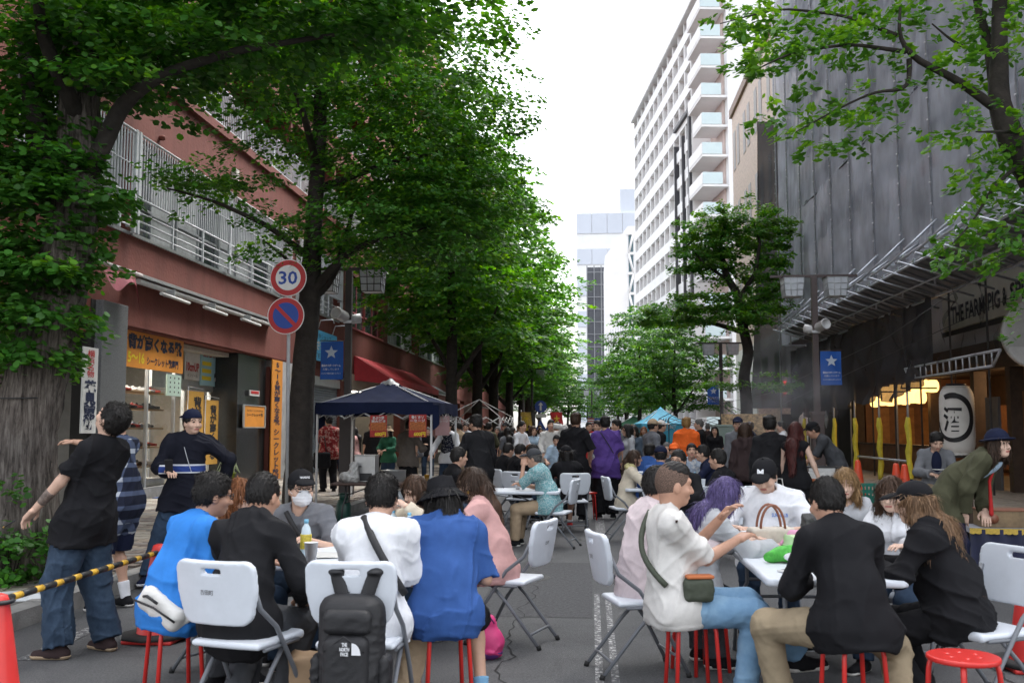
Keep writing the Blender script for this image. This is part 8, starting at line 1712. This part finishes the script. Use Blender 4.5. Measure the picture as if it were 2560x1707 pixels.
bk = empty('black_bag', (rX + .22, 7.1, TZ), 0, 'black and white patterned bag at the far end of the right table', 'bag'); smooth_obj('pouch', Sh().box((0, 0, .12), (.11, .07, .12), .04).disp(folds(45, .008, .08)), .01, mat('black lace print', (.06, .06, .06), .7, .9, 35), bk)
ph_ = empty('mobile_phone', (rX - .2, 5.92, TZ + .006), R(-55), 'phone lying on the near corner of the right table', 'phone'); MB().box((0, 0, 0), (.075, .15, .009)).obj('case', mat('white phone case', (.6, .6, .6), .3), ph_, bevel=.003); MB().box((0, .01, .0052), (.064, .11, .001)).obj('screen', M_BLACK, ph_)
bottle((rX + .22, 6.82, TZ), 'water bottle with blue cap and label on the right table', M_BLBL, mat('blue cap', (.03, .12, .5), .4), h=.22); cup((rX - .27, 7.1, TZ), 'clear plastic cup beside the cream handbag'); cup((rX - .0, 7.2, TZ), 'clear plastic cup before the big man in white', h=.14)
for k, (dx, dy) in enumerate(((-.5, .1), (-.1, -.15), (.25, .12), (.5, -.1))): cup((PX(1712, 14.3) + dx, 14.3 + dy, TZ), ('leftmost', 'second', 'third', 'rightmost')[k] + ' cup on the middle distance table')
cup((PX(1215, 13.5), 13.5, TZ), 'left cup on the table by the teal shirt'); cup((PX(1295, 13.7), 13.7, TZ), 'right cup on the table by the teal shirt'); bottle((PX(1735, 14.2), 14.2, TZ), 'green labelled bottle on the middle distance table', mat('green label', (.1, .4, .1), .4))
# stall: brown table, steel grill, gas cylinder
M_BTOP = mat('dark brown table top', (.05, .025, .018), .4, .2, 5); tbw = PX(1095, 15.9) - PX(838, 15.9)
table((PX(966, 15.9), 15.9, 0), 90, 'long dark brown folding table before the navy tent', L=tbw, W=.5, m=M_BTOP, legm=M_BLACK, h=.7)
gs = empty('steel_cooker', (PX(918, 16.2), 16.2, .7), 0, 'stainless steel cooker box on the brown table', 'cooker'); M_INOX = mat('stainless steel', (.5, .5, .5), .3, .12, 6, metal=.8); MB().bb(-.17, .17, -.15, .15, 0, .42).bb(-.18, .18, -.16, .16, .42, .435).obj('housing', M_INOX, gs, bevel=.005); MB().bb(-.08, .12, -.156, -.151, .02, .14).obj('grille', M_BLACK, gs); MB().tube([(-.13, -.17, .25), (-.05, -.17, .25)], .01, 6).obj('handle', M_BLACK, gs)
pb = empty('plastic_bag', (PX(874, 15.9), 15.9, .7), 0, 'clear plastic bag of charcoal on the brown table', 'bag'); smooth_obj('bag', Sh().ell((0, 0, .08), (.16, .12, .1)).ell((.08, 0, .18), (.07, .06, .14), None, .06).disp(folds(61, .015, .09)), .013, mat('dusty clear plastic', (.35, .35, .34), .3, .5, 12), pb); cup((PX(1068, 15.85), 15.85, .7), 'beer in a clear cup on the brown table', M_BEER, .13)
gc_ = empty('gas_cylinder', (PX(862, 16.1), 16.1, 0), 0, 'dark green gas cylinder under the brown table', 'gas cylinder'); MB().lathe([(.1, 0), (.12, .03), (.12, .32), (.09, .4), (.04, .43)], n=20).obj('tank', mat('dark green paint', (.012, .06, .045), .4, .2), gc_); MB().lathe([(.07, .42), (.075, .42), (.075, .52), (.07, .52)], n=14).obj('collar', mat('dark green paint', (.012, .06, .045), .4, .2), gc_)
ps = empty('rubbish_bag', (PX(985, 15.6), 15.6, 0), 0, 'translucent rubbish bag hanging from the brown table', 'bag'); smooth_obj('bag', Sh().ell((0, 0, .3), (.2, .14, .3)).disp(folds(62, .02, .12)), .016, mat('translucent bin bag', (.42, .45, .47), .3, .2, 6), ps)
pot = empty('steel_pot', (PX(985, 17.6), 17.6, .0), 0, 'large steel pot on a stand inside the tent', 'pot'); MB().lathe([(.02, .5), (.22, .5), (.22, .82), (.23, .83), (.21, .83), (.2, .6), (0, .6)], n=24).obj('pot_body', M_INOX, pot)
for k in range(3): MB().tube([(.2 * math.cos(k * 2.1), .2 * math.sin(k * 2.1), .5), (.26 * math.cos(k * 2.1), .26 * math.sin(k * 2.1), 0)], .012, 6).obj('stand_leg', M_BLACK, pot)
# right: grill table, green crates, bin, performer's stand
gt = empty('grill_table', at(2048, 15.9), R(-4), 'brown grill table with steel box before the leaning cook', 'table'); MB().bb(-.55, .55, -.25, .25, .66, .7).obj('table_top', M_BTOP, gt)
for x in (-.48, .48): MB().tube([(x, -.2, 0), (x, -.2, .66)], .014, 6).obj('leg', M_BLACK, gt); MB().tube([(x, .2, 0), (x, .2, .66)], .014, 6).obj('leg', M_BLACK, gt)
gb_ = empty('steel_grill', at(2048, 15.9, .7), R(-4), 'square stainless grill box on the brown grill table', 'grill'); MB().bb(-.2, .2, -.17, .17, .0, .26).obj('housing', M_INOX, gb_, bevel=.006); MB().bb(-.22, .24, -.19, .19, .262, .28).obj('hot_plate', M_BLACK, gb_)
mn = empty('menu_board', at(2018, 14.6), R(-20), 'leaning white menu board with food photos by the grill', 'board'); MB().box((0, 0, .55), (.42, .02, .8), Matrix.Rotation(R(-14), 3, 'X')).obj('board', M_SWB, mn)
for k in range(6): MB().box((-.12 + .24 * (k % 2), -.02 - (k // 2 - 1) * -.055, .78 - (k // 2) * .22), (.18, .012, .15), Matrix.Rotation(R(-14), 3, 'X')).obj('food_photo', M_FOOD, mn)
for x in (-.19, .19): MB().tube([(x, .08, .9), (x, .28, 0)], .012, 6).obj('prop_leg', M_BLACK, mn); MB().tube([(x, -.09, .2), (x, -.14, 0)], .012, 6).obj('front_leg', M_BLACK, mn)
M_CRT = mat('teal green crate', (.012, .22, .16), .45, .12, 5)
def crate(pos, rz, label, W=.62, D=.42, H=.26):
    e = empty('plastic_crate', pos, R(rz), label, 'crate', 'green plastic crates'); b = MB().bb(-W / 2, W / 2, -D / 2, D / 2, 0, .015)
    for z in (.0, .1, H - .05): b.bb(-W / 2, W / 2, -D / 2, -D / 2 + .015, z + .016, z + .05).bb(-W / 2, W / 2, D / 2 - .015, D / 2, z + .016, z + .05).bb(-W / 2, -W / 2 + .015, -D / 2 + .016, D / 2 - .016, z + .016, z + .05).bb(W / 2 - .015, W / 2, -D / 2 + .016, D / 2 - .016, z + .016, z + .05)
    b.obj('rails', M_CRT, e); g = MB()
    for k in range(11): x = -W / 2 + .02 + k * (W - .04) / 10; g.bb(x - .009, x + .009, -D / 2 - .003, -D / 2 + .012, .017, H); g.bb(x - .009, x + .009, D / 2 - .012, D / 2 + .003, .017, H)
    for k in range(7): y = -D / 2 + .02 + k * (D - .04) / 6; g.bb(-W / 2 - .003, -W / 2 + .012, y - .009, y + .009, .017, H); g.bb(W / 2 - .012, W / 2 + .003, y - .009, y + .009, .017, H)
    g.obj('ribs', M_CRT, e); return e
cx_ = at(2178, 17.0, SWZ); crate(cx_, 2, 'lower of the two green crates behind the white bin'); crate((cx_[0] + .02, cx_[1], cx_[2] + .265), -1, 'upper of the two green crates behind the white bin')
wb = empty('waste_bin', at(2178, 10.6), 0, 'pale grey bin covered with clear plastic film', 'bin'); smooth_obj('bin_body', Sh().box((0, 0, .34), (.27, .24, .34), .05), .018, mat('pale grey bin', (.45, .46, .46), .5, .08), wb); smooth_obj('bin_rim', Sh().box((0, 0, .66), (.29, .26, .025), .02), .014, mat('pale grey bin', (.45, .46, .46), .5, .08), wb); smooth_obj('plastic_film', Sh().box((0, 0, .7), (.31, .28, .03), .025).disp(folds(71, .018, .09)), .012, mat('crumpled clear film', (.6, .63, .66), .18, .15, 8), wb)
bottle(at(2208, 10.5, .735), 'small sauce bottle standing on the film covered bin', mat('brown sauce', (.1, .04, .02), .4), M_BLACK, h=.17)
sb2 = empty('sauce_jar', at(2232, 10.6, .735), 0, 'dark sauce jar on the film covered bin', 'jar'); MB().lathe([(.035, 0), (.04, .01), (.04, .07), (.025, .09), (.025, .1)], n=16).obj('jar', mat('brown sauce', (.1, .04, .02), .4), sb2); MB().lathe([(.028, .1), (.028, .115), (0, .116)], n=14).obj('lid', M_ALU, sb2)
ps2 = empty('prop_stand', at(2540, 11.0), R(-8), 'performer\'s stand draped in navy velvet with gold fringe', 'stand'); M_VEL = mat('navy velvet', (.008, .012, .05), .7, .3, 6, sheen=.5); MB().grid(lambda u, v: ((u - .5) * 1.1, -.26 + .02 * math.sin(u * 40), .52 - .5 * v), 50, 6).obj('drape', M_VEL, ps2, fix=False); MB().bb(-.55, .55, -.25, .25, .48, .53).obj('stand_top', M_VEL, ps2); MB().grid(lambda u, v: ((u - .5) * 1.11, -.275, .53 - .05 * v - .012 * abs(math.sin(u * 60)) * v), 60, 2).obj('gold_fringe', mat('gold fringe', (.55, .38, .06), .6, .3, 40), ps2, fix=False)
for x in (-.48, .48): MB().bb(x - .02, x + .02, .18, .22, 0, .48).obj('leg', M_BLACK, ps2)
wbx = empty('wooden_box', at(2540, 11.0, .532), R(-8), 'old wooden box with brass dial and pink flower on the stand', 'box'); MB().bb(-.42, .42, -.18, .18, 0, .17).obj('chest', mat('aged wood', (.22, .15, .08), .6, .35, 8), wbx, bevel=.006); MB().lathe([(.05, 0), (.05, .01), (0, .012)], n=24).obj('dial', M_TAN, wbx, (-.3, -.182, .09), (R(90), 0, 0)); MB().bb(-.43, .43, -.19, .19, .17, .18).obj('lid_edge', M_TAN, wbx)
for k in range(5): smooth_obj('petal', Sh().ell((.12 + .025 * math.cos(k * 1.26), -.19, .11 + .025 * math.sin(k * 1.26)), (.018, .008, .018)), .006, mat('pink petal', (.65, .15, .25), .6), wbx)
# pot plant on the pavement, cardboard, mat
pt = empty('potted_plant', at(573, 13.0, SWZ + .72), 0, 'yellow green pot with string like plant beside the shop', 'plant'); MB().lathe([(.07, 0), (.1, .13), (.11, .13), (.1, .11)], n=18).obj('pot', mat('yellow green pot', (.35, .4, .03), .5, .1), pt); g = MB()
for k in range(16): a = k * .7; g.tube([(.05 * math.cos(a), .05 * math.sin(a), .12), (.1 * math.cos(a), .1 * math.sin(a), .22 + .05 * math.sin(k)), (.16 * math.cos(a), .14 * math.sin(a), .12)], .006, 5)
tag(g.obj('stems', mat('pale stems', (.35, .4, .22), .7, .2), pt, fix=False), kind='stuff')
psd = empty('plant_stand', at(573, 13.0, SWZ), 0, 'dark narrow stand under the yellow green pot', 'stand'); MB().bb(-.12, .12, -.12, .12, .68, .72).obj('top', M_BLACK, psd)
for x in (-.1, .1):
    for y in (-.1, .1): MB().bb(x - .01, x + .01, y - .01, y + .01, 0, .68).obj('leg', M_BLACK, psd)
dm = empty('door_mat', (WALL_L + .45, fl(440), SWZ + .022), 0, 'blue mat before the shoe shop window', 'mat'); MB().bb(-.35, .35, -1.3, 1.3, 0, .015).obj('mat_pad', mat('blue carpet', (.03, .08, .22), .9, .2, 20), dm)
cd = empty('crumpled_sheet', (PX(50, 8.2), 8.2, 0), R(15), 'crumpled clear plastic sheet lying by the left kerb', 'plastic sheet'); smooth_obj('sheet', Sh().box((0, 0, .08), (.28, .18, .09), .04).disp(folds(81, .03, .16)), .014, mat('dusty plastic sheet', (.5, .52, .53), .3, .2, 8), cd)
# flags and banners far off
for px, Y, py0, py1, w_, m_, lab in ((1392, 46, 1030, 1085, .55, mat('red nobori', (.6, .03, .03), .7, .3, 12), 'red banner flag with yellow letters far off'), (1316, 48, 1030, 1085, .5, mat('yellow nobori', (.65, .45, .1), .7, .4, 12), 'yellow banner flag under the left trees')):
    e = empty('banner_flag', at(px, Y), 0, lab, 'banner'); z0, z1 = ZY(px, py1, Y), ZY(px, py0, Y); MB().grid(lambda u, v: ((u - .5) * w_ + .03 * math.sin(v * 5), .04 * math.sin(u * 5 + v * 4), z0 + (z1 - z0) * v), 8, 10).obj('cloth', m_, e, fix=False); MB().tube([(-w_ / 2, 0, 0), (-w_ / 2, 0, z1 + .1)], .015, 6).obj('pole', M_WPOLE, e); text('大盛', M_YELL, e, (0, -.06, (z0 + z1) / 2), w=w_ * .5, h=(z1 - z0) * .7, bold=.03, vertical=True)
uf = empty('striped_flag', at(1486, 52), 0, 'small stars and stripes flag far down the street', 'flag'); zf = ZY(1486, 1056, 52)
for k in range(7): MB().bb(-.35, .35, -.01, .01, zf - .2 + k * .06, zf - .2 + k * .06 + .059).obj('stripe', M_SR if k % 2 == 0 else M_SW, uf)
MB().bb(.0, .36, -.016, -.011, zf - .02, zf + .22).obj('canton', M_SB, uf); MB().tube([(.37, 0, 0), (.37, 0, zf + .3)], .015, 6).obj('pole', M_WPOLE, uf)
eb = empty('utility_cabinet', at(1808, 29, 0), 0, 'grey green utility cabinet in the crowd', 'cabinet'); MB().bb(-.32, .32, -.25, .25, 0, 1.62).bb(-.35, .35, -.28, .28, 1.62, 1.68).obj('cabinet_body', mat('grey green paint', (.22, .29, .26), .5, .1), eb, bevel=.01); MB().bb(-.28, .28, -.256, -.251, .1, 1.5).obj('cabinet_door', mat('grey green paint', (.22, .29, .26), .5, .1), eb)
fp = empty('food_board', at(1868, 30, 0), 0, 'colourful food photo board on legs in the crowd', 'board'); MB().bb(-.75, .75, -.02, .02, 1.35, 2.0).obj('panel', mat('food photo print', (.45, .3, .15), .5, .9, 9), fp); MB().tube([(-.7, 0, 0), (-.7, 0, 1.4)], .02, 6).obj('leg', M_ALU, fp); MB().tube([(.7, 0, 0), (.7, 0, 1.4)], .02, 6).obj('leg', M_ALU, fp)
# overhead cables
wc = empty('overhead_cable', (LX, 11, 4.6), 0, 'thin black cable strung along the scaffold', 'cable'); MB().tube([(-1.2, 0, .3), (-1.3, 12, -1.0), (-1.5, 26, -1.75), (-2.0, 40, -1.9)], .008, 5).obj('strand', M_BLACK, wc)
# drifting grill smoke
sm_ = MB().lathe([(0, -1.2), (.8, -.9), (1.3, 0), (1.1, .9), (0, 1.6)], n=18).obj('grill_smoke', None, None, tuple(Vector(at(1945, 19.5, 2.1)))); sm_.scale = (1.1, 1.6, .75); tag(sm_, kind='stuff')
ms = bpy.data.materials.new('smoke'); ms.use_nodes = True; t = ms.node_tree; t.nodes.remove(t.nodes['Principled BSDF']); pv_ = N(t, 'VolumePrincipled'); pv_.inputs['Color'].default_value = (.85, .88, .95, 1); tc = N(t, 'TexCoord'); nz_ = N(t, 'TexNoise', Scale=1.3, Detail=3); t.links.new(tc.outputs['Object'], nz_.inputs['Vector'])
dn_ = ramp(t, nz_.outputs[0], [(.4, (0, 0, 0)), (.7, (.22, .22, .22))]); gr_ = N(t, 'TexGradient', gradient_type='SPHERICAL'); mp_ = N(t, 'Mapping'); mp_.inputs['Scale'].default_value = (.78, .78, .7); t.links.new(tc.outputs['Object'], mp_.inputs[0]); t.links.new(mp_.outputs[0], gr_.inputs[0]); mu_ = N(t, 'Math', operation='MULTIPLY'); t.links.new(dn_, mu_.inputs[0]); t.links.new(gr_.outputs[0], mu_.inputs[1]); t.links.new(mu_.outputs[0], pv_.inputs['Density']); t.links.new(pv_.outputs[0], t.nodes['Material Output'].inputs['Volume']); sm_.data.materials.clear(); sm_.data.materials.append(ms)
